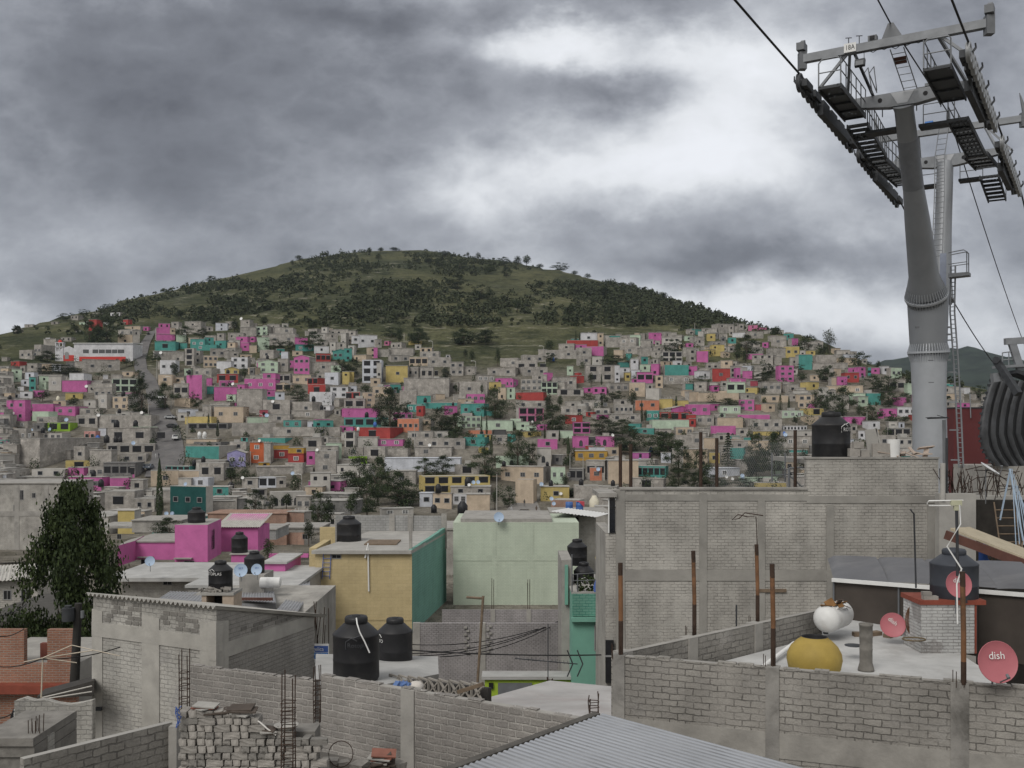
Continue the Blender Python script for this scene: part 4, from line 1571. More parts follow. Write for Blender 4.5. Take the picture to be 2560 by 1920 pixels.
def dish(px, py, Y, rpx, label, m, az=0., el=20., text=None, mast=.7, group=None, tsz=.5, arm=True, troll=0.):
    """offset reflector seen from its open side; az = turn to the viewer's right, el = upward tilt"""
    r = rpx / F * Y
    root = empty('satellite_dish', P(px, py, Y), label, 'satellite dish', group, math.radians(az))
    R = Matrix.Rotation(math.radians(90 - el), 3, 'X')           # local z -> -y tilted up
    mb = MB(); pr = [(0, 0), (r * .35, .012 * r), (r * .7, .06 * r), (r * .95, .13 * r), (r, .16 * r)]
    mb.lathe(pr, R=R, n=32)
    mb.lathe([(r, .16 * r), (r * 1.02, .15 * r), (r * 1.0, .10 * r), (r * .7, .03 * r), (0, -.03 * r)], R=R, n=32)
    mb.build('reflector', [m], root)
    ar = MB()
    if arm:
        a0 = R @ Vector((0, -r * .95, .14 * r)); a1 = R @ Vector((0, -r * .75, r * .95))
        ar.tube([a0, a1], .035 * r, 6); d_ = (R @ Vector((0, .45, -.35))).normalized()
        ar.cyl(a1, a1 + d_ * r * .22, .09 * r, .07 * r, 10)
        ar.build('feed_arm', [M_GALVD], root)
    ms = MB(); b0 = R @ Vector((0, 0, -.05 * r)); ms.cyl(b0, b0 + Vector((0, r * .3, 0)), .05 * r, n=8)
    ms.tube([b0 + Vector((0, r * .3, .15 * r)), b0 + Vector((0, r * .3, -.6 * r)), b0 + Vector((0, r * .32, -r * .9 - mast))], .05 * r, 8)
    ms.build('mast', [M_GALVD], root)
    if text:
        e = R.to_euler(); p = R @ Vector((0, .30 * r, .10 * r))
        o = text_obj(text, r * tsz, M_WHITEP if m != M_DISHB else M_BLUEP, root, p, (R @ Matrix.Rotation(math.radians(troll), 3, 'Z')).to_euler(), 'lettering', .003)
    return root


def pole_thing(name, label, cat, pts, r, m, group=None, n=8):
    mb = MB(); mb.tube(pts, r, n); o = mb.build(name, [m]); tag(o, label, cat, group); return o



def flatwin(root, face_a, face_b, t0, t1, z0, z1, m=None, name='window', frame=M_FRAMEG, proud=.03, bars=2):
    """window set on the vertical face running a->b (fractions t)"""
    a = Vector(face_a); b = Vector(face_b); d = b - a; d.z = 0; n = Vector((d.y, -d.x, 0)).normalized()
    if n.y > 0: n = -n
    rl_ = root.location
    p = a + d * t0 - rl_; q = a + d * t1 - rl_; z0 -= rl_.z; z1 -= rl_.z; mb = MB(); pm = MB(); f = .05; dn = d.normalized()
    def q4(u0, u1, v0, v1, pr, mi):
        t_ = pm if mi else mb
        A = p + dn * u0; B = p + dn * u1
        A2 = A + n * pr; B2 = B + n * pr
        t_.hexa([(A2.x, A2.y, v0), (B2.x, B2.y, v0), (B.x, B.y, v0), (A.x, A.y, v0), (A2.x, A2.y, v1), (B2.x, B2.y, v1), (B.x, B.y, v1), (A.x, A.y, v1)], 0)
    w = (q - p).length
    q4(f, w - f, z0 + f, z1 - f, proud * .5, 1)
    q4(0, f, z0, z1, proud, 0); q4(w - f, w, z0, z1, proud, 0); q4(f, w - f, z0, z0 + f, proud, 0); q4(f, w - f, z1 - f, z1, proud, 0)
    for k in range(1, bars): q4(w * k / bars - .015, w * k / bars + .015, z0 + f, z1 - f, proud * .9, 0)
    o = mb.build(name, [frame], root); pm.build('pane', [m or M_DARK], o); return o


def org(label, cat, name, p, group=None):
    return empty(name, p, label, cat, group)


SEP = {'column', 'beam', 'pier', 'post', 'prop', 'foot', 'tarred_end', 'tie', 'ledge', 'batten', 'pilaster', 'arm_hole', 'lug', 'rope_catcher', 'cross_walkway', 'bar', 'side_wing', 'insulator'}
def pieces(mb):
    """split a builder into its separate solid pieces"""
    par = list(range(len(mb.v))); seen = {}
    def fd(i):
        while par[i] != i: par[i] = par[par[i]]; i = par[i]
        return i
    for i, v in enumerate(mb.v):
        k = tuple(round(c, 4) for c in v)
        if k in seen: par[fd(i)] = fd(seen[k])
        else: seen[k] = i
    for f in mb.f:
        for i in f[1:]: par[fd(i)] = fd(f[0])
    out = {}
    for f, m, s in zip(mb.f, mb.m, mb.sm): out.setdefault(fd(f[0]), MB()).face([mb.v[i] for i in f], m, s)
    return list(out.values())


def rel(root, mb, name, m):
    """build a mesh given in world coordinates as a part of root"""
    for q in (pieces(mb) if name in SEP else [mb]):
        o = q.build(name, m, root); o.matrix_parent_inverse = Matrix.Translation(-root.location)
    return o


def stubs(mb, pts, h, r_=None, n=4, rr=.008):
    r = random.Random(len(pts) + int(h * 100))
    for p in pts:
        for k in range(n):
            x = p[0] + (k % 2 - .5) * .14; y = p[1] + (k // 2 - .5) * .14
            mb.tube([(x, y, p[2] - .05), (x + r.uniform(-.02, .02), y, p[2] + h * r.uniform(.75, 1.1))], rr, 5)

# ---------------------------------------------------------------- mid-ground town
ZG = -15.
def block_house(name, label, px0, px1, py, Y, depth, zb=ZG, m=None, mroof=None, dy=0., cat='house', slab=.18, over=.15, skew=0.):
    """building with its front face (px0..px1) at depth Y, flat slab roof seen from above"""
    a = P(px0, py, Y); b = P(px1, py, Y + dy); b.z = a.z
    root = org(label, cat, name, ((a.x + b.x) / 2, (a.y + b.y) / 2, zb))
    mb = MB(); poly = [(a.x, a.y), (b.x, b.y), (b.x + skew, b.y + depth), (a.x + skew, a.y + depth)]
    mb.prism(poly, [a.z - slab] * 4, zb, 0); rel(root, mb, 'wall', m or [W_TAB])
    if slab:
        rb = MB(); o = over
        rb.prism([(a.x - o, a.y - o), (b.x + o, b.y - o), (b.x + o + skew, b.y + depth + o), (a.x - o + skew, a.y + depth + o)], [a.z] * 4, a.z - slab + .003, 0)
        rel(root, rb, 'roof', mroof or [M_CONCL])
    return root, a, b


# buildings behind the big tree at the left
root, a, b = block_house('left_edge_house', 'tall bare grey house at the left edge behind the big dark tree', -80, 152, 1207, 128, 10, m=[W_TAB], mroof=[M_CONC], slab=.1)
for t0, t1, y0, y1 in ((.56, .6, 1225, 1250), (.69, .73, 1232, 1245), (.49, .52, 1262, 1292), (.80, .86, 1340, 1366)): flatwin(root, a, b, t0, t1, PZ(y1, 128), PZ(y0, 128), M_DARK)
mb = MB()
for x in (36, 110): mb.box(PX(x, 128), PX(x + 12, 128), 127.95, 128.1, ZG, PZ(1214, 128))
mb.box(PX(-80, 128), PX(152, 128), 127.96, 128.1, PZ(1290, 128), PZ(1278, 128)); rel(root, mb, 'column', [M_CONC])
root, a, b = block_house('low_street_house', 'low house with a pale sloping sheet roof at the left edge', -80, 96, 1452, 64, 7, m=[W_TAB], slab=0)
o = corrugated(P(-90, 1458, 63.5), P(100, 1446, 63.5), P(-70, 1418, 72), .25, .03, M_ASB, 'roof', root); o.matrix_parent_inverse = Matrix.Translation(-root.location)
flatwin(root, a, b, .5, .62, PZ(1500, 64), PZ(1475, 64), M_DARK); flatwin(root, a, b, .75, .9, PZ(1520, 64), PZ(1472, 64), M_DARK)
root, a, b = block_house('shaded_yard_house', 'dark low house with a tarred roof at the left edge above the red brick house', -80, 120, 1552, 48, 8, m=[W_BLK], mroof=[mat('tar_roof', (.07, .066, .06), .9, .25)], slab=.2)
for i_, (x0, x1, y, Yq, mm, lb) in enumerate(((330, 452, 1300, 150, W_TAB, 'grey block wall house behind the tall pink block, left'), (560, 690, 1322, 140, W_CIND, 'low cinder block house behind the pink outbuilding'), (236, 330, 1318, 160, W_PLA, 'plastered grey house just right of the big dark tree top'), (1040, 1140, 1320, 100, W_TAB, 'grey block house seen between the teal flank wall and the mint house'), (690, 800, 1318, 150, W_BLK, 'dark block house behind the garden wall left of the yellow house'))):
    root, a, b = block_house('grey_house', lb, x0, x1, y, Yq, 8, m=[mm], mroof=[M_CONC]); flatwin(root, a, b, .6, .72, PZ(y + 30, Yq), PZ(y + 17, Yq), M_DARK)
# pink house
root, a, b = block_house('pink_house', 'large bright pink house with a tall square block beside the big dark tree', 321, 437, 1352, 118, 9, m=[W_PINK], mroof=[M_CONC])
flatwin(root, a, b, .27, .56, PZ(1424, 118), PZ(1398, 118), M_DARK, 'door', bars=1)
tb = MB(); A = P(437, 1312, 116); B = P(519, 1312, 116); D = P(549, 1312, 124)
tb.prism([(A.x, A.y), (B.x, B.y), (D.x + .2, D.y), (A.x + 1.5, A.y + 9)], [A.z] * 4, ZG, 0, 1); rel(root, tb, 'tall_block', [W_PINK, M_CONC])
flatwin(root, A, B, .28, .6, PZ(1416, 116), PZ(1402, 116), M_DARK, 'window', proud=.04)
lg = MB()
for x0, x1, y, Yq in ((438, 482, 1394, 116), (347, 384, 1391, 118)):
    q = P(x0, y, Yq); w = P(x1, y, Yq); lg.box(q.x, w.x, q.y - .6, q.y - .001, q.z - .12, q.z)
rel(root, lg, 'ledge', [M_CONC])
flatwin(root, B, (D.x + .2, D.y, B.z), .25, .5, PZ(1376, 118), PZ(1326, 118), M_DARK, 'door', bars=1)
lw = MB(); q = P(294, 1372, 112); w = P(321, 1350, 118); lw.prism([(q.x, q.y), (w.x, w.y), (w.x, w.y + 5), (q.x, q.y + 5)], [w.z] * 4, ZG, 0, 1); rel(root, lw, 'low_wing', [W_PINK, M_CONC])
root, a, b = block_house('pink_outbuilding', 'pink outbuilding under a pale corrugated sheet roof right of the tall pink block', 549, 645, 1318, 126, 6, m=[W_PINK], slab=0)
rel(root, MB().face([a, b, b + Vector((0, 6, 1.2)), a + Vector((0, 6, 1.2))]), 'gable_fill', [W_PINK])
cs = corrugated((a.x - .5, a.y - .4, a.z + .05), (b.x + .3, b.y - .4, b.z + .05), (a.x - .5, a.y + 6.5, a.z + 1.25), .3, .05, M_ASB, 'roof', root); cs.matrix_parent_inverse = Matrix.Translation(-root.location)
block_house('pink_garden_wall', 'low pink garden wall running right below the brick building', 672, 770, 1385, 120, .5, m=[W_PINK], slab=0, cat='wall')
root, a, b = block_house('pink_shed', 'small pink shed with a white slab roof behind the two blue dishes', 660, 713, 1405, 68, 5, m=[W_PINK], mroof=[M_ROOFW], slab=.12)
# long low house with the pale slab
root, a, b = block_house('slab_roof_house', 'long low brown-grey house with a wide pale slab roof in front of the pink house', 306, 560, 1440, 82, 7.5, m=[W_TAB], mroof=[M_ROOFW], slab=.3, over=1.1)
flatwin(root, a, b, .40, .49, PZ(1463, 82), PZ(1449, 82), M_DARK, proud=.05)
# shack with patched sheets
root = org('patched shack roofed with several old zinc sheets below the pale slab roof', 'shack', 'sheet_roof_shack', P(580, 1560, 52))
mb = MB(); A = P(395, 1512, 50); B = P(760, 1512, 50); mb.prism([(A.x, A.y), (B.x, B.y), (B.x, B.y + 9), (A.x, A.y + 9)], [A.z - .4] * 4, ZG, 0); rel(root, mb, 'wall', [W_TAB])
for (ax, ay, aY, bx, by, bY, cx, cy, cY) in ((388, 1502, 50, 510, 1506, 50, 425, 1478, 58), (588, 1500, 50, 690, 1506, 49, 596, 1474, 57), (690, 1526, 48, 742, 1532, 47.5, 728, 1484, 58), (600, 1478, 57, 745, 1482, 57, 640, 1456, 64), (690, 1462, 62, 775, 1464, 62, 700, 1440, 70)):
    A = P(ax, ay, aY); B = P(bx, by, bY); D = P(cx, cy, cY)
    o = corrugated(A, B, D, .18, .022, M_SHEETOLD, 'roof_sheet', root); o.matrix_parent_inverse = Matrix.Translation(-root.location)
bw = MB(); A = P(590, 1500, 50); B = P(682, 1500, 50); bw.box(A.x, B.x, A.y - .1, A.y + .05, A.z - .02, A.z + .12); rel(root, bw, 'roof_beam', [M_BROWN])
bl = MB(); A = P(590, 1506, 49.8); B = P(690, 1506, 49.8); bl.box(A.x, B.x, A.y, A.y + .05, A.z - .55, A.z - .06); rel(root, bl, 'gable_panel', [M_SHEETOLD])
root, a, b = block_house('white_roof_house', 'flat whitewashed roof behind the zinc shack carrying the second black tank', 470, 740, 1462, 62, 9, m=[W_TAB], mroof=[M_ROOFW])
# tank stand
root = org('cream plastered tank stand with an open front above the zinc shack', 'tank stand', 'tank_stand', P(544, 1560, 46))
mb = MB(); Y_ = 46; zt = PZ(1483, Y_)
for x0, x1 in ((504, 516), (556, 584)): mb.box(PX(x0, Y_), PX(x1, Y_), Y_, Y_ + 1.4, ZG, zt - .1)
mb.box(PX(516, Y_), PX(556, Y_), Y_ + 1.25, Y_ + 1.4, ZG, zt - .1, 1); rel(root, mb, 'pier', [mat('cream_plaster', (.42, .34, .27), .9, .12), M_DARK])
mb = MB(); mb.box(PX(502, Y_), PX(585, Y_), Y_ - .06, Y_ + 1.45, zt - .1, zt + .02); rel(root, mb, 'slab', [M_CONCL])
tank(522, 581, 1402, 1480, 46.7, 'black water tank with white lettering standing on the cream plastered stand', mark='ROTOPLAS', mark_a=-.5, msize=.13)
rr = random.Random(9); sk_ = org('heap of grey stones and sacks beside the lettered tank on its stand', 'rubble', 'stone_heap', P(530, 1483, 46.2)); mb = MB()
for k in range(16):
    c = Vector((rr.uniform(-.55, .75), rr.uniform(-.1, .12), rr.uniform(.04, .30))); q = rr.uniform(.08, .17)
    mb.obox(c, (q * 1.8, q * 1.3, q), Euler((rr.uniform(-.4, .4), rr.uniform(-.4, .4), rr.uniform(0, 3))).to_matrix())
mb.build('stone', [M_BLOCK[1]], sk_)
tank(611, 661, 1378, 1438, 56, 'black water tank on a concrete plinth behind the two blue dishes')
root, a, b = block_house('tank_plinth', 'square concrete plinth under the black tank behind the two blue dishes', 598, 660, 1438, 55, 2.2, zb=-12, m=[M_CONC], slab=0, cat='plinth')
dish(602, 1426, 54, 16.5, 'larger of two blue dishes side by side below the black tank, lettered face', M_DISHB, 6, 14, 'SKY', .3, tsz=.42)
dish(642, 1424, 54, 14, 'smaller of two blue dishes side by side in front of the black tank', M_DISHB, -6, 14, 'SKY', .3, tsz=.42)
dish(375, 1403, 80, 12, 'blue dish on the pale slab roof in front of the pink house door', M_DISHB, 10, 14, None, .5)
br_ = org('white ribbed barrel lying on its side on the old sheet roof', 'barrel', 'plastic_barrel', P(676, 1456, 55)); mb = MB(); Rb = Matrix.Rotation(PI / 2, 3, 'Y')
mb.lathe([(0, -.55), (.27, -.55), (.29, -.5), (.29, -.2), (.305, -.17), (.29, -.14), (.29, .14), (.305, .17), (.29, .2), (.29, .5), (.27, .55), (0, .55)], R=Rb, n=20); mb.build('shell', [M_WHITEP], br_)
tank(470, 513, 1268, 1313, 119, 'black water tank on top of the tall pink block')
tank(579, 619, 1330, 1384, 100, 'black water tank on a pink stand right of the tall pink block')
root, a, b = block_house('pink_tank_stand', 'pink painted stand below a black tank behind the zinc shack', 578, 622, 1384, 99, 3, m=[W_PINK], slab=.1, cat='tank stand')

# yellow and teal corner house
Yy = 70.
root = org('two-storey yellow house with a teal flank wall in the middle of the town', 'house', 'yellow_house', P(910, 1600, Yy))
A = P(788, 1375, Yy); B = P(1030, 1375, Yy); Cc = P(1116, 1340, 84); Cc.z = B.z; D = Vector((A.x + 2, 84, A.z))
mb = MB(); mb.prism([(A.x, A.y), (B.x, B.y), (Cc.x, Cc.y), (D.x, D.y)], [A.z - .25] * 4, ZG, 0, 0, [0, 1, 0, 0]); rel(root, mb, 'wall', [W_YEL, W_TEAL])
mb = MB(); mb.prism([(A.x - .2, A.y - .3), (B.x - .02, B.y - .3), (Cc.x - .02, Cc.y), (D.x, D.y)], [A.z] * 4, A.z - .247, 0); rel(root, mb, 'roof', [M_CONCL])
mb = MB(); n_ = Vector((Cc.y - B.y, -(Cc.x - B.x), 0)).normalized() * .05
stp = [0, .25, .25, .55, .55, .8, .8, 1.]; hz = [.02, .05, .08, .12, .14, .2, .24, .26]
for i in range(4):
    p = B.lerp(Cc, stp[2 * i]); q = B.lerp(Cc, stp[2 * i + 1]); mb.prism([(p.x, p.y), (q.x, q.y), (q.x - .25, q.y), (p.x - .25, p.y)], [p.z + hz[2 * i], q.z + hz[2 * i + 1]] * 1 + [q.z + hz[2 * i + 1], p.z + hz[2 * i]], p.z - .1, 0)
rel(root, mb, 'parapet', [W_TEAL])
flatwin(root, A, B, .17, .27, PZ(1397, Yy), PZ(1386, Yy), M_DARK, bars=2)
mb = MB(); mb.box(PX(770, Yy), PX(788, Yy), Yy + .4, Yy + 6, ZG, PZ(1372, Yy)); mb.box(PX(800, 88), PX(845, 88), 87.9, 88.3, PZ(1400, 88), PZ(1318, 88)); rel(root, mb, 'side_wing', [W_YEL])
mb = MB(); mb.box(A.x, B.x - .01, Yy - .03, Yy - .001, PZ(1551, Yy), PZ(1546, Yy)); rel(root, mb, 'moulding', [W_YEL])
mb = MB(); mb.tube([P(913, 1395, Yy - .12), P(920, 1362, Yy - .12)], .06, 8); mb.tube([P(920, 1358, Yy - .1), P(922, 1478, Yy - .1)], .055, 8); rel(root, mb, 'drain_pipe', [M_WHITEP])
mb = MB()
for px in (805, 824): mb.tube([P(px, 1447, Yy - .1), P(px + 4, 1377, Yy - .1)], .028, 6)
for k in range(6): y = 1385 + k * 11; mb.tube([P(806 + (1447 - y) * .05, y, Yy - .1), P(825 + (1447 - y) * .05, y, Yy - .1)], .022, 6)
lo = mb.build('wall_ladder', [M_BLUEP]); tag(lo, 'dark blue ladder hanging high on the yellow house front', 'ladder')
mb = MB(); wallrun(mb, P(838, 1288, 83.5), P(1112, 1290, 83.5), .2, PZ(1372, 83.5)); pl = MB()
for px in (980, 1026, 1110): pl.box(PX(px, 83.4) - .22, PX(px, 83.4) + .22, 83.4, 83.6, PZ(1372, 83.5), PZ(1284, 83.5))
root2 = org('bare cinder block wall standing on the back of the yellow house roof', 'wall', 'rooftop_wall', P(975, 1370, 90)); rel(root2, mb, 'wall', [W_CIND]); rel(root2, pl, 'column', [M_CONC])
mb = MB(); mb.box(PX(1024, 71), PX(1031, 71), 70.6, 70.9, PZ(1372, 71), PZ(1290, 71)); tag(mb.build('concrete_post', [M_CONC]), 'bare concrete post at the front corner of the yellow house roof', 'post')
tank(842, 903, 1290, 1357, 76, 'black water tank on the yellow house roof before the cinder block wall')
mb = MB(); mb.box(PX(915, 74), PX(995, 74), 73, 76, PZ(1362, 74), PZ(1356, 74)); tag(mb.build('roof_hatch', [M_WOOD]), 'flat dark hatch cover lying on the yellow house roof', 'hatch')

# mint wall building
Ym = 82.
root = org('tall blank pale mint green house side with faint pilasters in the middle', 'house', 'mint_house', P(1290, 1525, Ym))
A = P(1133, 1306, Ym); B = P(1447, 1306, Ym); mb = MB(); mb.prism([(A.x, A.y), (B.x, B.y), (B.x, B.y + 9), (A.x, A.y + 9)], [A.z] * 4, ZG, 0); rel(root, mb, 'wall', [W_MINT])
mb = MB(); mb.box(A.x + .6, PX(1380, Ym), Ym + .1, Ym + 8.8, A.z - .05, PZ(1297, Ym)); rel(root, mb, 'roof', [M_CONC])
mb = MB()
for x0, x1 in ((1231, 1242), (1318, 1334)): mb.box(PX(x0, Ym), PX(x1, Ym), Ym - .03, Ym + .1, ZG, A.z - .02)
rel(root, mb, 'pilaster', [W_MINT]); mb = MB(); mb.box(A.x + .01, B.x - .01, Ym - .025, Ym + .1, PZ(1402, Ym), PZ(1388, Ym)); rel(root, mb, 'beam', [W_MINT])
dish(1247, 1293, 81.5, 12.5, 'blue dish on the roof edge of the mint green house', M_DISHB, 5, 14, None, .3)
root, a, b = block_house('sheet_roof_shed', 'grey block shed with a white sheet roof right behind the mint green house', 1447, 1490, 1292, 88, 6, m=[W_TAB], slab=0)
A = P(1376, 1278, 86); B = P(1492, 1293, 86); D = P(1420, 1270, 94); o = corrugated(A, B, D, .3, .03, M_WHITEP, 'roof', root); o.matrix_parent_inverse = Matrix.Translation(-root.location)
rel(root, MB().box(PX(1378, 88), PX(1447, 88), 88.2, 93, ZG, PZ(1300, 88)), 'annex_wall', [W_TAB])
# grey boundary walls below the mint house
mb = MB(); wallrun(mb, P(1105, 1525, 70), P(1403, 1525, 70), .2, ZG); pl = MB()
for px in (1232, 1322): pl.box(PX(px, 70) - .16, PX(px, 70) + .16, 69.95, 70.1, ZG, PZ(1523, 70))
r3 = org('low dark grey boundary wall directly under the mint green house', 'wall', 'boundary_wall', P(1250, 1558, 70)); rel(r3, mb, 'wall', [W_GPNT]); rel(r3, pl, 'column', [M_CONC])
st = MB(); stubs(st, [P(1232, 1524, 70.1), P(1322, 1524, 70.1)], 2.0, rr=.022); rel(r3, st, 'rebar', [M_RUST])
mb = MB(); A = P(1032, 1558, 55); B = P(1432, 1558, 55); wallrun(mb, A, B, .2, ZG); pl = MB()
for t0, t1 in ((0, .045), (.415, .455)): pilaster(pl, A, B, t0, t1, None, ZG, .04)
for px, py in [(1160 + (k % 2) * 6, 1566 + k * 9) for k in range(8)] + [(1222 - (k % 2) * 6, 1563 + k * 9) for k in range(8)]: pl.box(PX(px, 55), PX(px, 55) + .16, 54.9, 55.05, PZ(py, 55) - .1, PZ(py, 55))
r3 = org('long grey painted brick yard wall with a toothed patch behind the wires', 'wall', 'yard_wall', P(1230, 1690, 55)); rel(r3, mb, 'wall', [W_GPNT]); rel(r3, pl, 'column', [M_CONC])
# lime shop and teal house
root, a, b = block_house('lime_shop', 'lime green shop front with a grey shutter below the grey brick wall', 1212, 1445, 1690, 49, .9, m=[W_LIME], mroof=[M_ROOFW], slab=.15, cat='shop')
mb = MB(); mb.box(PX(1245, 48.9), PX(1330, 48.9), 48.9, 48.995, ZG, PZ(1708, 48.9)); rel(root, mb, 'shutter', [M_GALVD])
mb = MB(); mb.box(PX(1222, 48.9), PX(1233, 48.9), 48.88, 48.99, PZ(1722, 48.9), PZ(1708, 48.9)); rel(root, mb, 'window', [M_DARK])
root, a, b = block_house('teal_house', 'narrow bright teal two-storey house squeezed beside the big grey wall', 1430, 1514, 1480, 48, 6, m=[W_TEALP], slab=.1, over=.02)
mb = MB(); mb.box(a.x - .04, b.x + .05, 47.7, 47.999, PZ(1552, 48), PZ(1542, 48)); rel(root, mb, 'ledge', [W_TEALP])
mb = MB(); mb.box(a.x + .02, b.x - .02, 47.93, 47.999, PZ(1540, 48), PZ(1484, 48)); rel(root, mb, 'parapet', [wall('teal_block', (.16, .34, .27), (.145, .31, .25), (.04, .2, .16), .3, .13, .012, .03, .1, .4, .6)])
flatwin(root, a, b, .66, .98, PZ(1627, 48), PZ(1562, 48), M_DARK, bars=3); mb = MB(); mb.box(PX(1404, 50), PX(1430, 50), 50, 54, ZG, PZ(1400, 50)); mb.box(PX(1412, 49.9), PX(1420, 49.9), 49.8, 49.99, PZ(1510, 50), PZ(1412, 50), 1); rel(root, mb, 'stair_wall', [M_CONC, W_TEALP])
tank(1418, 1468, 1348, 1412, 58, 'black water tank high beside the mint green house edge')
tank(1434, 1485, 1406, 1482, 51, 'black water tank with white letters behind the balcony plants of the teal house', mark='ROTO', msize=.15, mz=.4)
mb = MB(); rp = random.Random(4); o_ = org('leafy potted plants on the teal house balcony', 'plant', 'balcony_plant', P(1466, 1482, 48.3))
for k in range(150):
    x = rp.uniform(-.45, .55); leaf(mb, Vector((x, rp.uniform(-.15, .15), rp.uniform(.0, .9) * (1 - abs(x) * .6))), Vector((rp.gauss(0, 1), -1, rp.gauss(.3, .6))), .09, rp)
mb.build('leaves', [M_LEAFB], o_)
mb = MB()
for px, top in ((1430, 1386), (1444, 1434), (1490, 1404)): mb.tube([P(px, 1482, 48.05), P(px, top, 48.05)], .03, 6)
mb.tube([P(1430, 1436, 48.05), P(1490, 1432, 48.05)], .02, 5); mb.tube([P(1430, 1452, 48.05), P(1490, 1450, 48.05)], .02, 5)
tag(mb.build('balcony_railing', [M_GALVD]), 'thin grey balcony railing on top of the teal house', 'railing')
mb = MB(); A = P(1490, 1395, 47.8); mb.grid([[P(1489 + 6 * math.sin(k * 1.1), 1410 + k * 14, 47.7 + .1 * math.sin(k)) for k in range(6)], [P(1513, 1412 + k * 14, 47.5) for k in range(6)]], 0)
tag(mb.build('tarpaulin', [M_BLUEP]), 'dark blue tarpaulin hanging between the teal house and the big grey wall', 'tarpaulin')
mb = MB(); mb.grid([[P(1487, 1392, 47.6), P(1496, 1420, 47.4)], [P(1514, 1391, 47.9), P(1514, 1424, 47.7)]], 0); tag(mb.build('awning_sheet', [mat('yellow_sheet', (.55, .45, .2), .8, .1)]), 'pale yellow sheet awning above the blue tarpaulin', 'awning')
# antenna over the teal house
mb = MB(); mb.tube([P(1370, 1650, 40), P(1370, 1560, 40)], .02, 6); mb.tube([P(1287, 1646, 40), P(1444, 1660, 40)], .022, 6)
for k in range(15): p = P(1290 + k * 10, 1646 + k * .9, 40); mb.tube([p + Vector((0, -.3, .02)), p + Vector((0, .3, .02))], .01, 4)
for dx in (0, 25):
    q = P(1432 + dx, 1660, 40); mb.tube([q, q + Vector((-.22, 0, .55))], .028, 5); mb.tube([q, q + Vector((-.22, 0, -.5))], .028, 5)
mb.tube([P(1370, 1722, 36), P(1370, 1650, 40)], .02, 6)
tag(mb.build('tv_antenna', [M_STEELD]), 'long horizontal television antenna with dark V arms in front of the teal house', 'antenna')
# wires
wm = [((1020, 1611, 50), (1402, 1552, 56)), ((1020, 1634, 48), (1402, 1550, 56)), ((1045, 1640, 48), (1404, 1549, 56)), ((1100, 1642, 47), (1404, 1551, 56))]
for k, (p, q) in enumerate(wm):
    a = P(*p); b = P(*q); pts = [a.lerp(b, t) - Vector((0, 0, .45 * 4 * t * (1 - t))) for t in np.linspace(0, 1, 13)]
    pole_thing('overhead_wire', 'thin black wires rising to the right across the grey brick yard wall', 'wire', pts, .022, M_WIRE, 'wires over the yard wall', 5)
a = P(1020, 1625, 44); b = P(1514, 1637, 44); pole_thing('service_cable', 'thick black cable running level across the grey yard wall and teal house', 'cable', [a.lerp(b, t) - Vector((0, 0, .1 * 4 * t * (1 - t))) for t in np.linspace(0, 1, 9)], .03, M_WIRE)
a = P(1194, 1705, 38); b = P(1208, 1490, 38)
mb = MB(); mb.tube([a, b], .05, 8); mb.tube([P(1166, 1493, 38), P(1209, 1496, 38)], .05, 6); tag(mb.build('leaning_pole', [M_WOOD]), 'thin leaning wooden pole with a cross arm in front of the yard wall', 'pole')
# big nearer trees
proto('crown_near', crown_branchy(36000, .0135, 107, [(0, .46), (.12, .5), (.35, .5), (.6, .40), (.8, .25), (1, .08)], 150, .34, 1.12), leafmat('foliage_deep', (.022, .034, .014), (.042, .06, .021), (.07, .095, .032)))
proto('crown_mid', crown_branchy(5000, .022, 103, [(0, .3), (.3, .5), (.7, .4), (1, .1)], 40, .3, 1.5), M_LEAF)
r_ = tree('r', 64, 304, 1222, 1660, 44.5, 5, PROTO['crown_near'], -14.); r_['label'] = 'large dark green leafy tree at left beside the pink house'
r_ = tree('r', 215, 400, 1475, 1560, 48, 6, PROTO['crown_mid'], -14.); r_['label'] = 'bushy green tree top below the pale slab roof'; 
r_.children[0].scale = (3.4, 3.4, 5.2); r_.children[0].location = (0, 0, 0.6)
# ---------------------------------------------------------------- foreground
# grey two-faced house with the fibre cement roof edge
root = org('unfinished grey block house with a wavy roof edge at lower left', 'house', 'grey_block_house', P(541, 1800, 28))
A = P(233, 1490, 30.3); B = P(541, 1523, 28); D = P(786, 1541, 33); E_c = Vector((A.x + D.x - B.x, A.y + D.y - B.y, 0)); zb = -14.
mb = MB(); mb.prism([(A.x, A.y), (B.x, B.y), (D.x, D.y), (E_c.x, E_c.y)], [A.z, B.z, D.z, D.z], zb, 0, 1, [0, 2, 0, 0])
W_PLR = wall('wall_block_shade_face', (.33, .315, .292), (.285, .272, .255), (.24, .23, .215), .30, .125, .012, .03, .22, .6, .8, streak=.2, patch=(.34, .325, .30), patchamt=.5)  # right face darkened in colour as the shade side of the house
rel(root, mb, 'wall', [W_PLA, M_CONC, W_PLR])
cm = MB()
for t0, t1 in ((-.005, .085), (.42, .56), (.88, 1.004)): pilaster(cm, A, B, t0, t1, (PZ(1500, 29.5) - .4, PZ(1500, 29.5) - .45), zb, .03)
pilaster(cm, B, D, -.01, .10, (B.z - .35, B.z - .4), zb, .03); M_TIE = mat('tie_concrete', (.36, .347, .32), .92, .2, nscale=1.1, dirt=(.25, .24, .225), dirtamt=.6, bump=.4, bscale=14)
rel(root, cm, 'column', [M_TIE])
be = MB()
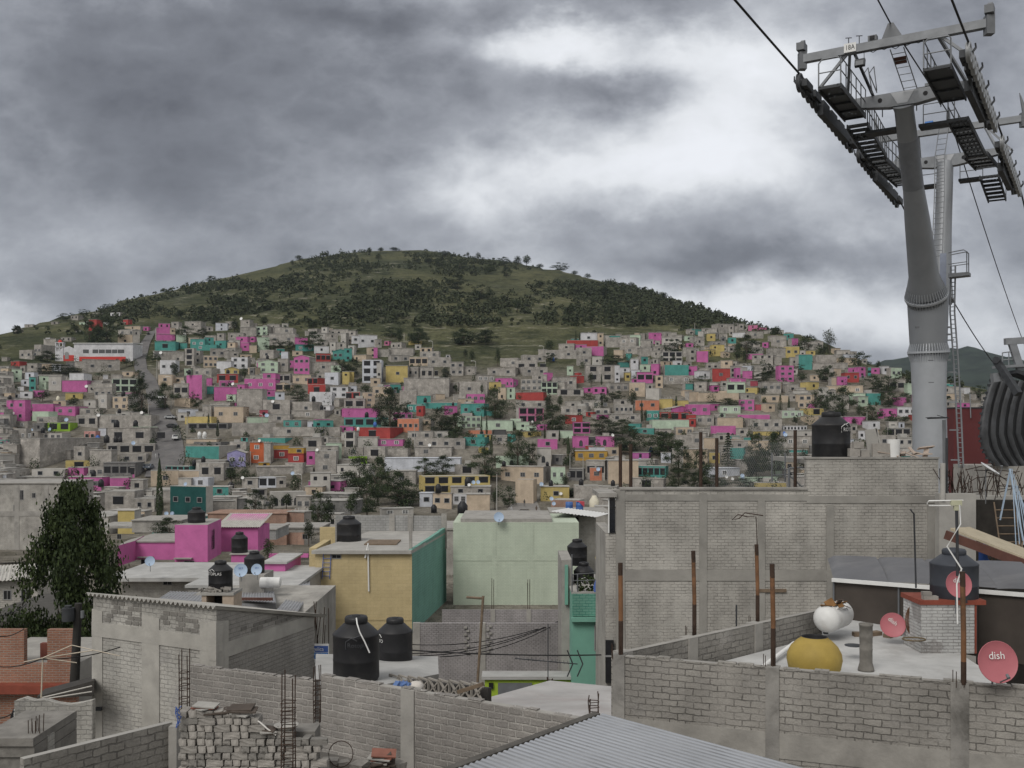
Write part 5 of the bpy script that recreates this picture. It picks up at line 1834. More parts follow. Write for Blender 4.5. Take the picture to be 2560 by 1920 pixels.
for a_, b_, t0, t1 in ((A, B, -.006, 1.006), (B, D, -.012, .985)):
    p = a_.lerp(b_, t0); q = a_.lerp(b_, t1); d = q - p; n = Vector((-d.y, d.x, 0)).normalized(); n = n if n.y > 0 else -n
    zt = -5.72 if a_ is A else -5.95; n2 = n * .036
    be.prism([(p.x - n2.x, p.y - n2.y), (q.x - n2.x, q.y - n2.y), (q.x + n.x * .2, q.y + n.y * .2), (p.x + n.x * .2, p.y + n.y * .2)], [zt, zt - .0, zt, zt], zt - .42, 0)
rel(root, be, 'beam', [M_TIE])
# exposed dark blocks above the ring beam
eb = MB(); re_ = random.Random(12)
for a_, b_, rows_, t_lo, t_hi in ((A, B, 5, .10, .41), (A, B, 4, .57, .87), (B, D, 2, .2, .9)):
    for r_ in range(rows_):
        t = t_lo + (r_ % 2) * .02
        while t < t_hi:
            if re_.random() < .62:
                p = a_.lerp(b_, t); q = a_.lerp(b_, min(t + .052, t_hi)); z = (-5.66 if a_ is A else -5.90) + r_ * .135
                if z + .11 < p.z - .05:
                    d = q - p; n = Vector((-d.y, d.x, 0)).normalized(); n = n if n.y > 0 else -n
                    eb.prism([(p.x - n.x * .018, p.y - n.y * .018), (q.x - n.x * .018, q.y - n.y * .018), (q.x + n.x * .05, q.y + n.y * .05), (p.x + n.x * .05, p.y + n.y * .05)], [z + .105] * 4, z, 0)
            t += .06
rel(root, eb, 'bare_blocks', [M_BLOCK[2]])
up = Vector((0, 0, .05)); dn_ = (D - B) * 1.08; ee = (A - B)
o = corrugated(A + up + ee * .03 - dn_ * .03, B + up - ee * .02 - dn_ * .03, A + up + dn_, .178, .045, M_ASB, 'roof', root, seg=8, th=.012); o.matrix_parent_inverse = Matrix.Translation(-root.location)
bx = MB(); p = P(247, 1772, 30.0); bx.obox(p, (.18, .1, .1), Matrix.Identity(3)); rel(root, bx, 'wall_box', [M_STEELD])

# red brick house far left
root = org('red brick house with a gap in its parapet at the left edge', 'house', 'brick_house', P(95, 1730, 36))
mb = MB(); z0 = -14.; Yb = 36.
for x0, x1, t, dy in ((-90, 60, 1574, 0), (118, 190, 1574, 0), (60, 118, 1660, .001)): mb.box(PX(x0, Yb), PX(x1, Yb), Yb + dy, Yb + .25, z0, PZ(t, Yb))
mb.box(PX(61, Yb), PX(117, Yb), Yb + 1.2, Yb + 1.4, z0, PZ(1626, Yb), 1); rel(root, mb, 'wall', [W_BRICK, mat('dark_red_brick', (.17, .06, .045), .9, .2)])
mb = MB(); mb.box(PX(-90, 35.7), PX(190, 35.7), 35.6, 35.99, PZ(1734, 35.7), PZ(1712, 35.7)); rel(root, mb, 'red_band', [M_REDP])
mb = MB(); mb.box(PX(-90, 36) , PX(185, 36), 36.25, 41, z0, PZ(1664, 36)); rel(root, mb, 'terrace', [M_CONC])
mb = MB(); pts = [P(26, 1830, 35.95), P(46, 1830, 35.95), P(46, 1775, 35.95), P(40, 1768, 35.95), P(33, 1772, 35.95), P(26, 1790, 35.95)]; mb.face(pts, 1)
mb.tube([P(36, 1830, 35.9), P(36, 1772, 35.9)], .02, 4); mb.tube([P(26, 1808, 35.9), P(46, 1808, 35.9)], .02, 4); rel(root, mb, 'window', [M_WHITEP, M_DARK])
root, a, b = block_house('zinc_roof_house', 'small dark house under grey zinc sheeting between the brick house and the grey block house', 194, 262, 1664, 40, 5, m=[mat('dark_brick', (.12, .07, .055), .9, .2)], slab=0)
for q in (((192, 1632, 40), (236, 1662, 39), (238, 1585, 46)), ((192, 1662, 39.2), (258, 1664, 38.8), (205, 1632, 41))):
    o = corrugated(P(*q[0]), P(*q[1]), P(*q[2]), .14, .02, M_SHEETOLD, 'roof_sheet', root); o.matrix_parent_inverse = Matrix.Translation(-root.location)
flatwin(root, a, b, .4, .62, PZ(1700, 40), PZ(1668, 40), M_DARK, frame=M_WHITEP)
mb = MB(); mb.tube([P(186, 1715, 34), P(196, 1508, 34)], [.16, .12], 12); up_ = org('dark power pole with a transformer drum in front of the brick house', 'power pole', 'power_pole', P(186, 1715, 34)); rel(up_, mb, 'pole', [mat('tarred_pole', (.03, .028, .026), .9, .2)])
mb = MB(); p = P(189, 1536, 33.8); mb.cyl(p + Vector((-.25, 0, -.22)), p + Vector((-.25, 0, .22)), .2, n=16); mb.cyl(p + Vector((-.25, 0, .22)), p + Vector((-.25, 0, .3)), .12, n=12); rel(up_, mb, 'transformer', [M_STEELD])
mb = MB(); p = P(206, 1536, 33.8); mb.cyl(p + Vector((0, 0, -.12)), p + Vector((0, 0, .12)), .06, n=10); rel(up_, mb, 'insulator', [M_GALVD])
# rotary clothes dryer frame
mb = MB(); c0 = P(107, 1645, 27.5); mb.tube([P(103, 1745, 27.5), c0], .022, 6)
for q in ((180, 1613, 27), (232, 1626, 27), (192, 1657, 27.8), (60, 1655, 28)): mb.tube([c0, P(*q)], .016, 5)
mb.tube([P(180, 1613, 27), P(300, 1640, 26.5)], .012, 4)
tag(mb.build('clothes_line_frame', [mat('old_cream_paint', (.48, .42, .34), .7, .15)]), 'pale thin clothes line frame on a post before the brick house', 'clothes line')
for p, q in (((-10, 1666, 29), (107, 1645, 27.6)), ((100, 1648, 27.4), (300, 1618, 29)), ((-10, 1590, 31), (60, 1572, 33)), ((-10, 1540, 33), (66, 1510, 36)), ((-10, 1795, 24), (46, 1768, 30))):
    a = P(*p); b = P(*q); pole_thing('overhead_wire', 'black wires hanging near the brick house at the left edge', 'wire', [a.lerp(b, t) - Vector((0, 0, .1 * 4 * t * (1 - t))) for t in np.linspace(0, 1, 7)], .016, M_WIRE, 'wires at the left edge', 5)
# broken plaster wall and dark lean-to roof
root = org('crumbling plastered wall below the brick house', 'wall', 'crumbling_wall', P(140, 1860, 27)); mb = MB(); rq = random.Random(6)
prev = P(36, 1753, 27.); tops = [(60, 1745), (85, 1752), (110, 1749), (140, 1758), (170, 1762), (200, 1758), (231, 1751)]
for px, py in tops: q = P(px, py, 27.); wallrun(mb, prev, q, .2, -9.); prev = q
rel(root, mb, 'wall', [W_PLA])
mb = MB(); mb.hexa([P(90, 1746, 29), P(236, 1740, 29), P(236, 1722, 32), P(110, 1730, 32), P(92, 1742, 29), P(236, 1701, 29), P(236, 1690, 32), P(112, 1722, 32)], 0)
r2 = org('dark felted lean-to roof with pale battens below the brick house', 'roof', 'lean_to_roof', P(160, 1740, 29)); rel(r2, mb, 'covering', [mat('roof_felt', (.05, .046, .042), .9, .25)])
mb = MB(); mb.tube([P(106, 1744, 28.7), P(230, 1715, 28.7)], .022, 5); mb.tube([P(120, 1746, 28.7), P(230, 1729, 28.7)], .022, 5); rel(r2, mb, 'batten', [mat('pale_batten', (.45, .43, .4), .8, .1)])
# near left walls
root = org('low weathered block wall crossing the bottom left corner', 'wall', 'weathered_wall', P(280, 1910, 17)); mb = MB()
A = P(60, 1890, 16.6); B = P(430, 1813, 18.7); A.z = B.z = (A.z + B.z) / 2; wallrun(mb, A, B, .14, -9., 0, 1); rel(root, mb, 'wall', [W_BLK, M_CONCL])
mb = MB(); mb.box(PX(428, 18.7), PX(448, 18.7), 18.55, 18.9, -9, PZ(1811, 18.7)); rel(root, mb, 'column', [M_CONC])
root = org('heavy weathered concrete beam block in the bottom left corner', 'wall', 'beam_block', P(40, 1900, 20)); mb = MB()
for t, bq, o_ in ((1846, 1866, .0), (1868, 1895, .05), (1897, 1950, .1)): mb.box(PX(-60, 20), PX(83, 20), 20 + o_, 22, PZ(bq, 20), PZ(t, 20))
rel(root, mb, 'beam', [mat('dirty_concrete', (.20, .19, .175), .95, .25, nscale=2., dirt=(.07, .065, .06), dirtamt=.8, bump=.4)])
st = MB(); stubs(st, [P(84, 1848, 20.4), P(95, 1845, 20.4)], .45, n=4, rr=.009); rel(root, st, 'rebar', [M_RUST])
root, a, b = block_house('rough_pier', 'short rough concrete pier beside the dark beam block at bottom left', 95, 120, 1840, 20.6, .3, zb=-9, m=[W_PLA], slab=0, cat='pier')
# wall with rebar in front of grey house
fl = MB(); fl.box(-5.62, -3.2, 15., 17.6, -6.4, -5.75); o = fl.build('roof_deck', [M_CONC]); tag(o, 'rough concrete deck under the pile of loose blocks', 'deck')
fl = MB(); fl.box(-7.5, 2.2, 17.61, 23, -7.2, -6.55); o = fl.build('roof_deck', [mat('dark_deck', (.13, .122, .112), .95, .25, nscale=2.)]); tag(o, 'low concrete deck at the foot of the long centre wall', 'deck')
root = org('rough block wall behind the pile of loose blocks', 'wall', 'block_wall', P(630, 1790, 22)); mb = MB()
A = P(476, 1665, 22.6); B = P(787, 1703, 21.2); wallrun(mb, A, B, .15, -9.); rel(root, mb, 'wall', [W_BLKL]); ragged(root, A, B, .14, [W_BLKL], 6, .04, .3)
# long centre wall
root = org('long block wall with a concrete column sloping across the bottom centre', 'wall', 'block_wall', P(1100, 1900, 19)); mb = MB()
A = P(803, 1703, 20.6); B = P(1500, 1789, 17.3); z_ = (A.z + B.z) / 2; A.z = B.z = z_; wallrun(mb, A, B, .15, -9., 0, 1); rel(root, mb, 'wall', [W_BLKL, M_CONC])
cm = MB(); pilaster(cm, A, B, .325, .375, None, -9., .03); rel(root, cm, 'column', [M_CONC]); cm = MB(); pilaster(cm, P(772, 1815, 20.8), P(802, 1818, 20.7), 0, 1, (PZ(1812, 20.8), PZ(1814, 20.7)), -9., .0); rel(root, cm, 'pier', [M_CONC])
ragged(root, A, B, .14, [W_BLKL], 5, .04, .3)


def cage(px, py0, py1, Y, wpx, label, ties=7, r=.010):
    root = org(label, 'rebar cage', 'rebar_cage', P(px, py1, Y)); z0 = PZ(py1, Y); z1 = PZ(py0, Y); w = wpx / 2 / F * Y; x = PX(px, Y); rk = random.Random(int(px)); mb = MB(); tops = []
    for sx, sy in ((-1, -1), (1, -1), (1, 1), (-1, 1)):
        e = Vector((x + sx * w * rk.uniform(.8, 1.15) * .8, Y + sy * w * .8, z1 - rk.uniform(0, .12)))
        mb.tube([(x + sx * w * .8, Y + sy * w * .8, z0), (x + sx * w * .8 + rk.uniform(-.02, .02), Y + sy * w * .8, (z0 + z1) / 2), e], r, 5)
    rel(root, mb, 'bar', [M_RUST]); mb = MB()
    for k in range(ties):
        z = z0 + (z1 - z0) * (.04 + .72 * k / ties) + rk.uniform(-.03, .03); q = w * .86
        pts = [(x - q, Y - q, z), (x + q, Y - q, z + .015), (x + q, Y + q, z), (x - q, Y + q, z + .01), (x - q, Y - q, z)]
        for i in range(4): mb.tube([pts[i], pts[i + 1]], r * .75, 4)
    rel(root, mb, 'tie', [M_RUST]); return root


cage(461, 1622, 1795, 18.5, 25, 'rusty rebar cage at the left end of the rough block wall', 8)
cage(721, 1674, 1930, 15.6, 37, 'tallest rusty rebar cage, standing in front of the loose block pile', 11)
cage(793, 1655, 1815, 20.9, 17, 'dark rebar cage in the gap between the two foreground block walls', 10)
cage(1485, 1729, 1786, 17.2, 27, 'short bundle of bare rebar at the top corner of the zinc roof', 3)
cage(1375, 1692, 1716, 36, 15, 'short rebar stubs on the tip of the pale cement roof', 3, .018)
st = MB(); rk = random.Random(3)
for k in range(9): p = P(rk.uniform(780, 830), 1612, 34); st.tube([p, p + Vector((rk.uniform(-.15, .15), 0, rk.uniform(.6, 1.6)))], .014, 4)
tag(st.build('rebar_bundle', [M_RUST]), 'tangle of thin rebar rising above the blue shop sign', 'rebar')

# pile of loose blocks, every visible block its own thing
rb = random.Random(21); protos = []
def one_block(w, d, h, k):
    bm = bmesh.new(); bmesh.ops.create_cube(bm, size=1.)
    bmesh.ops.scale(bm, vec=(w, d, h), verts=bm.verts); bmesh.ops.subdivide_edges(bm, edges=bm.edges, cuts=2, use_grid_fill=True)
    for v_ in bm.verts: v_.co += Vector((rb.gauss(0, .004), rb.gauss(0, .004), rb.gauss(0, .003)))
    for v_ in bm.verts:
        q = Vector((abs(v_.co.x) / w, abs(v_.co.y) / d, abs(v_.co.z) / h))
        if sum(1 for t in q if t > .45) >= 2: v_.co *= rb.uniform(.93, .985)
    me = bpy.data.meshes.new('concrete_block'); bm.to_mesh(me); bm.free(); me.materials.append(M_BLOCK[k]); uvmap(me); return me
BM = {(kk, m_): one_block(.285 if kk else .128, .14 if kk else .285, .112, m_) for kk in (0, 1) for m_ in (0, 1, 2)}
Ys = 16.9; zf = -5.75; row = 0; nb = 0
topline = lambda px: 1795 if px < 452 else 1778 if px < 610 else 1788 if px < 655 else 1806 if px < 680 else 1822 if px < 740 else 1852
while row < 9:
    x = PX(446, Ys) + (row % 2) * .03; z = zf + .056 + row * .117
    while x < PX(782, Ys):
        long_ = rb.random() < .22; w = .29 if long_ else .135
        px = 1280 + (x + w / 2) / Ys * F
        if HZ - (z + .05) / Ys * F > topline(px) - 4:
            o = bpy.data.objects.new('concrete_block', BM[(int(long_), rb.choice([0, 0, 1, 1, 2]))]); C.objects.link(o)
            o.location = (x + w / 2, Ys + (.07 if long_ else .14) + rb.uniform(-.03, .03), z); o.rotation_euler = (rb.gauss(0, .02), rb.gauss(0, .02), rb.gauss(0, .04))
            tag(o, 'one of the loose grey concrete blocks stacked behind the tall rebar cage', 'block', 'loose blocks stacked in the pile'); nb += 1
        x += w + rb.uniform(.004, .016)
    row += 1
print('blocks', nb)
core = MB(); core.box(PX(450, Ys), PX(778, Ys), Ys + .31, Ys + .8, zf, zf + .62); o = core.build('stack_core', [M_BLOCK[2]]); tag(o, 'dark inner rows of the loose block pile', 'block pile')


def slabs(label, px, py, Y, n, w, d, cols, seed, name='tile_stack', tilt=.05, th=.022, cat='tile stack'):
    r = random.Random(seed); root = org(label, cat, name, P(px, py, Y)); 
    for k in range(n):
        mb = MB(); mb.obox((r.uniform(-.05, .05) * w * 2, r.uniform(-.04, .04), th * (k + .5) * 1.25), (w * r.uniform(.85, 1.1), d, th), Euler((r.gauss(.06, tilt), r.gauss(0, tilt), r.gauss(0, .2))).to_matrix())
        mb.build('tile', [r.choice(cols)], root)
    return root
M_TILER = mat('red_tile', (.22, .095, .07), .8, .2); M_TILEG = mat('grey_tile', (.33, .32, .30), .8, .15); M_TILED = mat('dark_board', (.075, .06, .05), .85, .3)
slabs('small stack of reddish boards on top of the loose block pile', 512, 1776, 17.05, 4, .36, .25, [M_TILER, M_TILER, M_TILEG], 2)
slabs('pale tiles lying in the middle of the loose block pile top', 552, 1782, 17.05, 2, .42, .3, [M_TILEG, M_TILED], 3)
slabs('spread of pale tiles right of the middle on the loose block pile', 608, 1783, 17.05, 4, .40, .3, [M_TILEG, M_TILED], 4)
slabs('dark tiles on the low right shoulder of the loose block pile', 672, 1832, 17.0, 3, .28, .25, [M_TILEG, M_TILED], 6)
slabs('stack of dark broken tiles leaning at the foot of the long centre wall', 955, 1915, 18.0, 9, .40, .3, [M_TILED, M_TILED, M_TILER, M_TILEG], 7, tilt=.12)
slabs('dark boards piled beside the tallest rebar cage', 765, 1897, 17.5, 6, .40, .3, [M_TILED, M_TILED, M_TILEG], 8)
mb = MB(); mb.tube([P(626, 1790, 17.), P(650, 1806, 16.9), P(668, 1822, 16.9), P(690, 1838, 16.9)], .014, 6); tag(mb.build('plastic_hose', [mat('hose_white', (.6, .58, .55), .6, .1)]), 'thin white hose draped over the right of the block pile', 'hose')
root = org('shallow grey basin on the right of the loose block pile', 'basin', 'mortar_basin', P(716, 1826, 17.1)); mb = MB(); mb.lathe([(0, 0), (.12, 0), (.20, .09), (.215, .10), (.2, .105), (.11, .02), (0, .02)], n=24); mb.build('bowl', [M_CONCL], root)
mb = MB(); rk = random.Random(8)
for k in range(5):
    pts = [P(446 + rk.uniform(-8, 8), 1765 + t * 50 + rk.uniform(-5, 5), 16.8) for t in np.linspace(0, 1, 6)]; mb.tube(pts, .007, 4)
tag(mb.build('tangled_string', [M_BLUEP]), 'tangled blue cord at the left end of the block pile', 'cord')
for i, (px, py, s_, k) in enumerate(((826, 1908, .30, 'grey lump of concrete with a wire hoop at the foot of the centre wall'), (858, 1910, .22, 'smaller pale rubble block beside the wire hoop'), (995, 1915, .26, 'rounded broken block beside the dark tile stack'), (900, 1918, .34, 'long pale sack of sand lying left of the dark tile stack'))):
    me = one_block(s_, s_ * .8, s_ * .55, 1); o = bpy.data.objects.new('rubble_block', me); C.objects.link(o); o.location = P(px, py, 18.2); o.rotation_euler = (0, 0, .4 * i); tag(o, k, 'rubble')
mb = MB(); c = P(852, 1885, 18.1); mb.tube([c + Vector((.22 * math.cos(t), .05 * math.sin(t), .22 * math.sin(t))) for t in np.linspace(0, 2 * PI, 21)], .009, 4); tag(mb.build('wire_hoop', [M_RUST]), 'thin wire hoop leaning on the long centre wall', 'hoop')

# slab with two tanks
mb = MB(); A = P(790, 1660, 27); mb.prism([(PX(785, 24), 24.), (PX(950, 24), 24.), (PX(1100, 27.5), 27.), (PX(1095, 29.9), 29.9), (PX(790, 29.9), 29.9)], [-6.05, -6.05, -6.5, -6.68, -6.6], -6.95, 0, 1); root = org('whitewashed roof slab carrying the two big black tanks', 'roof', 'tank_roof', (-3.5, 28, -14)); rel(root, mb, 'slab', [M_CONC, M_ROOFW])
mb = MB(); mb.prism([(PX(790, 24.6), 24.6), (PX(945, 24.6), 24.6), (PX(1085, 27), 26.8), (PX(1080, 29.5), 29.5), (PX(800, 29.5), 29.5)], [-6.9] * 5, -14, 0); rel(root, mb, 'wall', [W_BLK])
tank(833, 948, 1540, 1696, 24.9, 'larger and nearer of two big black tanks on the whitewashed slab', mark='Rotoplas', mark_a=.25, msize=.10, mz=.6, mmat=mat('worn_lettering', (.06, .062, .068), .6, .1))
tank(944, 1031, 1545, 1660, 29., 'smaller black tank standing right behind the biggest one', mark='ROTO', mark_a=-1.0, msize=.1, mz=.55)
mb = MB(); p0 = P(891, 1545, 24.2); pts = [p0, P(893, 1560, 24.1), P(899, 1580, 24.0), P(912, 1605, 24.0), P(924, 1632, 24.0)]; mb.tube(pts, .018, 5); tag(mb.build('white_hose', [M_WHITEP]), 'thin white hose running down the bigger black tank', 'hose')
# pierced block screen
Yl = 23.4; root = org('screen of pierced decorative concrete blocks right of the tanks', 'screen wall', 'lattice_wall', P(1090, 1745, Yl)); mb = MB(); A = P(975, 1688, 25.5); B = P(1208, 1712, 22.5); nbk = 9; hB = .38
for i in range(nbk):
    for j in range(2):
        p = A.lerp(B, i / nbk); q = A.lerp(B, (i + 1) / nbk); d = q - p; u = Vector((d.x, d.y, 0)); zt = p.z + d.z * .5 - j * hB; n = Vector((-u.y, u.x, 0)).normalized() * .1; Lu = u.length
        o_ = Vector((p.x, p.y, zt))
        def pt(s, t): return o_ + u * s - Vector((0, 0, hB * t))
        for (s0, t0, s1, t1) in ((0, 0, 1, 0), (0, 1, 1, 1), (0, 0, 0, 1), (0, 0, 1, 1), (1, 0, 0, 1)):
            mb.beam(pt(s0, t0), pt(s1, t1), .035, .05, 0, up=n.normalized())
        for c0, c1, a0 in ((0, .5, -1), (1, .5, 1)):
            mb.tube([pt(c0 + (.34 * (1 if c0 == 0 else -1)) * math.sin(t), .5 - .42 * math.cos(t)) for t in np.linspace(0, PI, 7)], .02, 4)
rel(root, mb, 'pierced_block', [mat('lattice_concrete', (.27, .25, .225), .9, .2, nscale=2.)])
bk = MB(); off = Vector((.1, .34, -.16)); wallrun(bk, A + off, B + off, .1, -9.); rel(root, bk, 'dark_backing', [mat('shaded_back', (.045, .042, .04), .95, .2)])  # dark backing sheet paints the shade behind the screen's openings
bs = MB(); A2 = A - Vector((0, 0, 2 * hB)); B2 = B - Vector((0, 0, 2 * hB)); wallrun(bs, A2, B2, .14, -9.); rel(root, bs, 'base_wall', [W_BLK])
mb = MB(); mb.beam(P(1145, 1730, 22.2), P(1208, 1710, 22.0), .08, .08); tag(mb.build('timber_prop', [M_WOOD]), 'grey timber prop leaning across the pierced screen', 'timber')
rk = random.Random(5); root = org('crumpled blue tub and pale sacks on the centre wall by the screen', 'junk', 'junk_heap', P(1015, 1722, 21.5)); mb = MB()
for k in range(5): mb.obox((-.18 + k * .06, rk.uniform(-.05, .05), .06), (.14, .12, .16), Euler((rk.gauss(0, .4), rk.gauss(0, .4), rk.gauss(0, .6))).to_matrix())
mb.build('tub', [mat('faded_blue', (.10, .17, .36), .6, .2)], root); mb = MB(); mb.lathe([(0, 0), (.15, .02), (.17, .09), (.1, .17), (0, .19)], (.22, 0, -.02), 12); mb.build('sack', [mat('sack_white', (.5, .47, .44), .9, .2)], root)
# sign
root = org('blue and white shop sign half hidden between the grey house and the tank', 'sign', 'shop_sign', P(802, 1630, 33)); mb = MB(); mb.box(-.32, .26, 0, .05, -.26, .26, 0); mb.box(-.31, .24, -.012, -.001, .0, .20, 1); mb.box(-.31, .24, -.012, -.001, -.22, -.02, 2); mb.build('board', [M_WHITEP, M_BLUEP, mat('mid_blue', (.04, .17, .48), .5, .05)], root)
text_obj('Angelica', .19, M_WHITEP, root, (.10, -.02, .095), (PI / 2, 0, 0), align='RIGHT', xs=.85); text_obj('VISION', .19, mat('pale_blue', (.55, .66, .82), .5, .05), root, (.22, -.02, -.125), (PI / 2, 0, 0), align='RIGHT', xs=.85)
rw = MB(); rw.box(PX(780, 33.2), PX(835, 33.2), 33.2, 34, -12, PZ(1660, 33)); tag(rw.build('white_shop_wall', [M_ROOFW]), 'short white wall below the blue shop sign', 'wall')

# pale cement roof in the middle
root = org('pale cement roof slab in the centre, stained pink, before the lime shop', 'roof', 'cement_roof', (2.0, 31, -14)); mb = MB()
pts = [P(1205, 1748, 29.5), P(1375, 1701, 35.5), P(1532, 1716, 34.0), P(1534, 1800, 24.6), P(1300, 1800, 25.)]
mb.prism([(p.x, p.y) for p in pts], [p.z for p in pts], [p.z - .35 for p in pts], 0, 1); rel(root, mb, 'slab', [M_CONC, mat('cement_roof', (.39, .38, .375), .92, .18, nscale=.5, dirt=(.30, .255, .245), dirtamt=.7, bump=.3, bscale=10)])
mb = MB(); mb.prism([(p.x * .985 + .03, p.y + .1) for p in pts], [p.z - .345 for p in pts], -14, 0); rel(root, mb, 'wall', [W_PLA])

# near zinc roof
A = P(1508, 1784, 15.2); B = Vector((-.95, 12.85, -4.40)); Cx = Vector((4.35, 12.35, -4.34))
e1 = (B - A) * 1.5; e2 = (Cx - A) * 1.3
root = org('bright corrugated zinc roof filling the bottom edge of the view', 'roof', 'zinc_roof', (A.x, A.y, -9.))
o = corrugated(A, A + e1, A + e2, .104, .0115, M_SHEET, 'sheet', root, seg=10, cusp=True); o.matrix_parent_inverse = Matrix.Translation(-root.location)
mb = MB(); d1 = e1.normalized(); off = -e2.normalized() * .14 - Vector((0, 0, .05)); wallrun(mb, A + off + d1 * -.1, A + e1 + off, .13, -9.); rel(root, mb, 'gable_wall', [mat('dark_damp_concrete', (.085, .08, .073), .95, .3, nscale=4., bump=.5)])

# right foreground parapet
A = P(1556, 1640, 20.5); B = P(2700, 1738, 17.6); z_ = -4.57; A.z = B.z = z_
root = org('long parapet wall of rough blocks crossing the lower right', 'wall', 'block_wall', P(2000, 1900, 19)); mb = MB(); wallrun(mb, A, B, .15, -10., 0, 1)
W_BLKN = wall('wall_block_near', (.335, .317, .292), (.29, .275, .254), (.15, .142, .13), .32, .128, .011, .07, .36, .78, 1., streak=.22, patch=(.33, .315, .295), patchamt=.75, light=(.36, .345, .32))
rel(root, mb, 'wall', [W_BLKN, M_CONC])
cm = MB()
def tpx(px): 
    s = (px - 1280) / F
    return (A.x - s * A.y) / (s * (B.y - A.y) - (B.x - A.x))
for x0, x1 in ((1532, 1562), (1914, 1948), (2376, 2422)): pilaster(cm, A, B, tpx(x0), tpx(x1), None, -10., .035)
rel(root, cm, 'column', [mat('stained_concrete', (.25, .24, .225), .95, .25, nscale=1.5, dirt=(.06, .056, .05), dirtamt=.85, bump=.4)])
bd = MB(); pilaster(bd, A, B, .0, 1., (PZ(1793, 20.5), PZ(1793, 20.5) - .0), PZ(1793, 20.5) - .48, .022); rel(root, bd, 'plaster_band', [mat('plaster_band', (.27, .258, .238), .95, .25, nscale=1.2, dirt=(.17, .162, .148), dirtamt=.7, bump=.5, bscale=12)])
# inner parapet receding to the back
ragged(root, A, B, .14, [W_BLK], 4, .045, .34)
root = org('inner parapet wall receding behind the white roof deck to the big grey wall', 'wall', 'parapet_wall', P(1800, 1600, 23)); mb = MB(); A2 = Vector((A.x - .1, A.y + .16, z_)); B2 = P(2055, 1526, 25.8); B2.z = z_
wallrun(mb, A2, B2, .15, -10., 0, 1); rel(root, mb, 'wall', [W_BLK, M_CONC])
cm = MB()
for t in (.02, .30, .62): pilaster(cm, A2, B2, t, t + .04, None, -10., .03)
rel(root, cm, 'column', [M_CONC])
# white roof deck
mb = MB(); pts = [(A.x + .3, A.y + .25), (B.x, B.y + .3), (B.x + 1, 28.), (B2.x + .3, 28.), (B2.x - .2, B2.y - .3)]; mb.prism(pts, [-5.2] * 5, -10., 0, 1)
root = org('whitewashed flat roof deck at right carrying the yellow jar and red dishes', 'roof', 'roof_deck', (7, 22, -10)); rel(root, mb, 'deck', [M_CONC, mat('whitewashed_deck', (.42, .42, .415), .9, .16, nscale=1.1, dirt=(.28, .275, .265), dirtamt=.7, bump=.25, bscale=8)])
mb = MB()
mb.tube([P(1890, 1680, 21.5), P(1985, 1608, 24.)], .05, 8); tag(mb.build('plastic_pipe', [M_WHITEP]), 'white plastic pipe lying on the roof deck behind the yellow jar', 'pipe')
# yellow jar
root = org('big round mustard yellow jar with a dark mouth on the white roof', 'jar', 'yellow_jar', (PX(2036, 21.), 21., -5.2)); mb = MB(); r = .565
pf = [(0, 0), (.30, 0), (.42, .10), (.53, .27), (.565, .45), (.55, .58), (.48, .72), (.36, .84), (.275, .90), (.27, .925), (.25, .93), (.24, .90), (.24, .6), (0, .6)]
mb.lathe(pf[:10], n=40); mb.build('body', [mat('mustard_paint', (.34, .245, .06), .65, .18, nscale=2., dirt=(.3, .18, .03), dirtamt=.4)], root); mb = MB(); mb.lathe(pf[9:], n=40); mb.build('mouth', [M_DARK], root)
# gas tank
root = org('white gas cylinder lying with rusty sheets heaped on its back', 'gas tank', 'gas_tank', P(2080, 1585, 25.)); c = Vector((0, 0, .38)); ax = Vector((.62, .78, 0)).normalized(); x = ax.orthogonal().normalized(); Rg = Matrix((x, ax.cross(x), ax)).transposed(); mb = MB()
mb.lathe([(0, -.12), (.14, -.10), (.26, -.04), (.325, .06), (.335, .12), (.335, 1.05), (.32, 1.12), (.25, 1.2), (0, 1.26)], c - ax * .15 + Vector((-.12, 0, 0)), 36, R=Rg); mb.build('vessel', [mat('white_gas_paint', (.62, .62, .61), .45, .08, nscale=2., dirt=(.30, .22, .15), dirtamt=.5)], root)
mb = MB(); rk = random.Random(14)
for k in range(13):
    cc = c + ax * rk.uniform(.0, .6) + Vector((rk.uniform(-.15, .22), 0, .30 + rk.uniform(-.05, .10))); mb.obox(cc, (rk.uniform(.15, .4), rk.uniform(.1, .3), .015), Euler((rk.gauss(0, .5), rk.gauss(0, .5), rk.uniform(0, 3))).to_matrix(), rk.choice([0, 0, 1, 2]))
mb.build('scrap_sheet', [mat('rusty_sheet', (.20, .105, .04), .85, .3, nscale=6.), M_TILED, M_WHITEP], root)
mb = MB()
for s_ in (.1, .8): mb = MB(); mb.box(-.25 + s_ * .5, -.15 + s_ * .5, s_ * .7 - .1, s_ * .7, 0, .1); mb.build('foot', [M_STEELD], root)
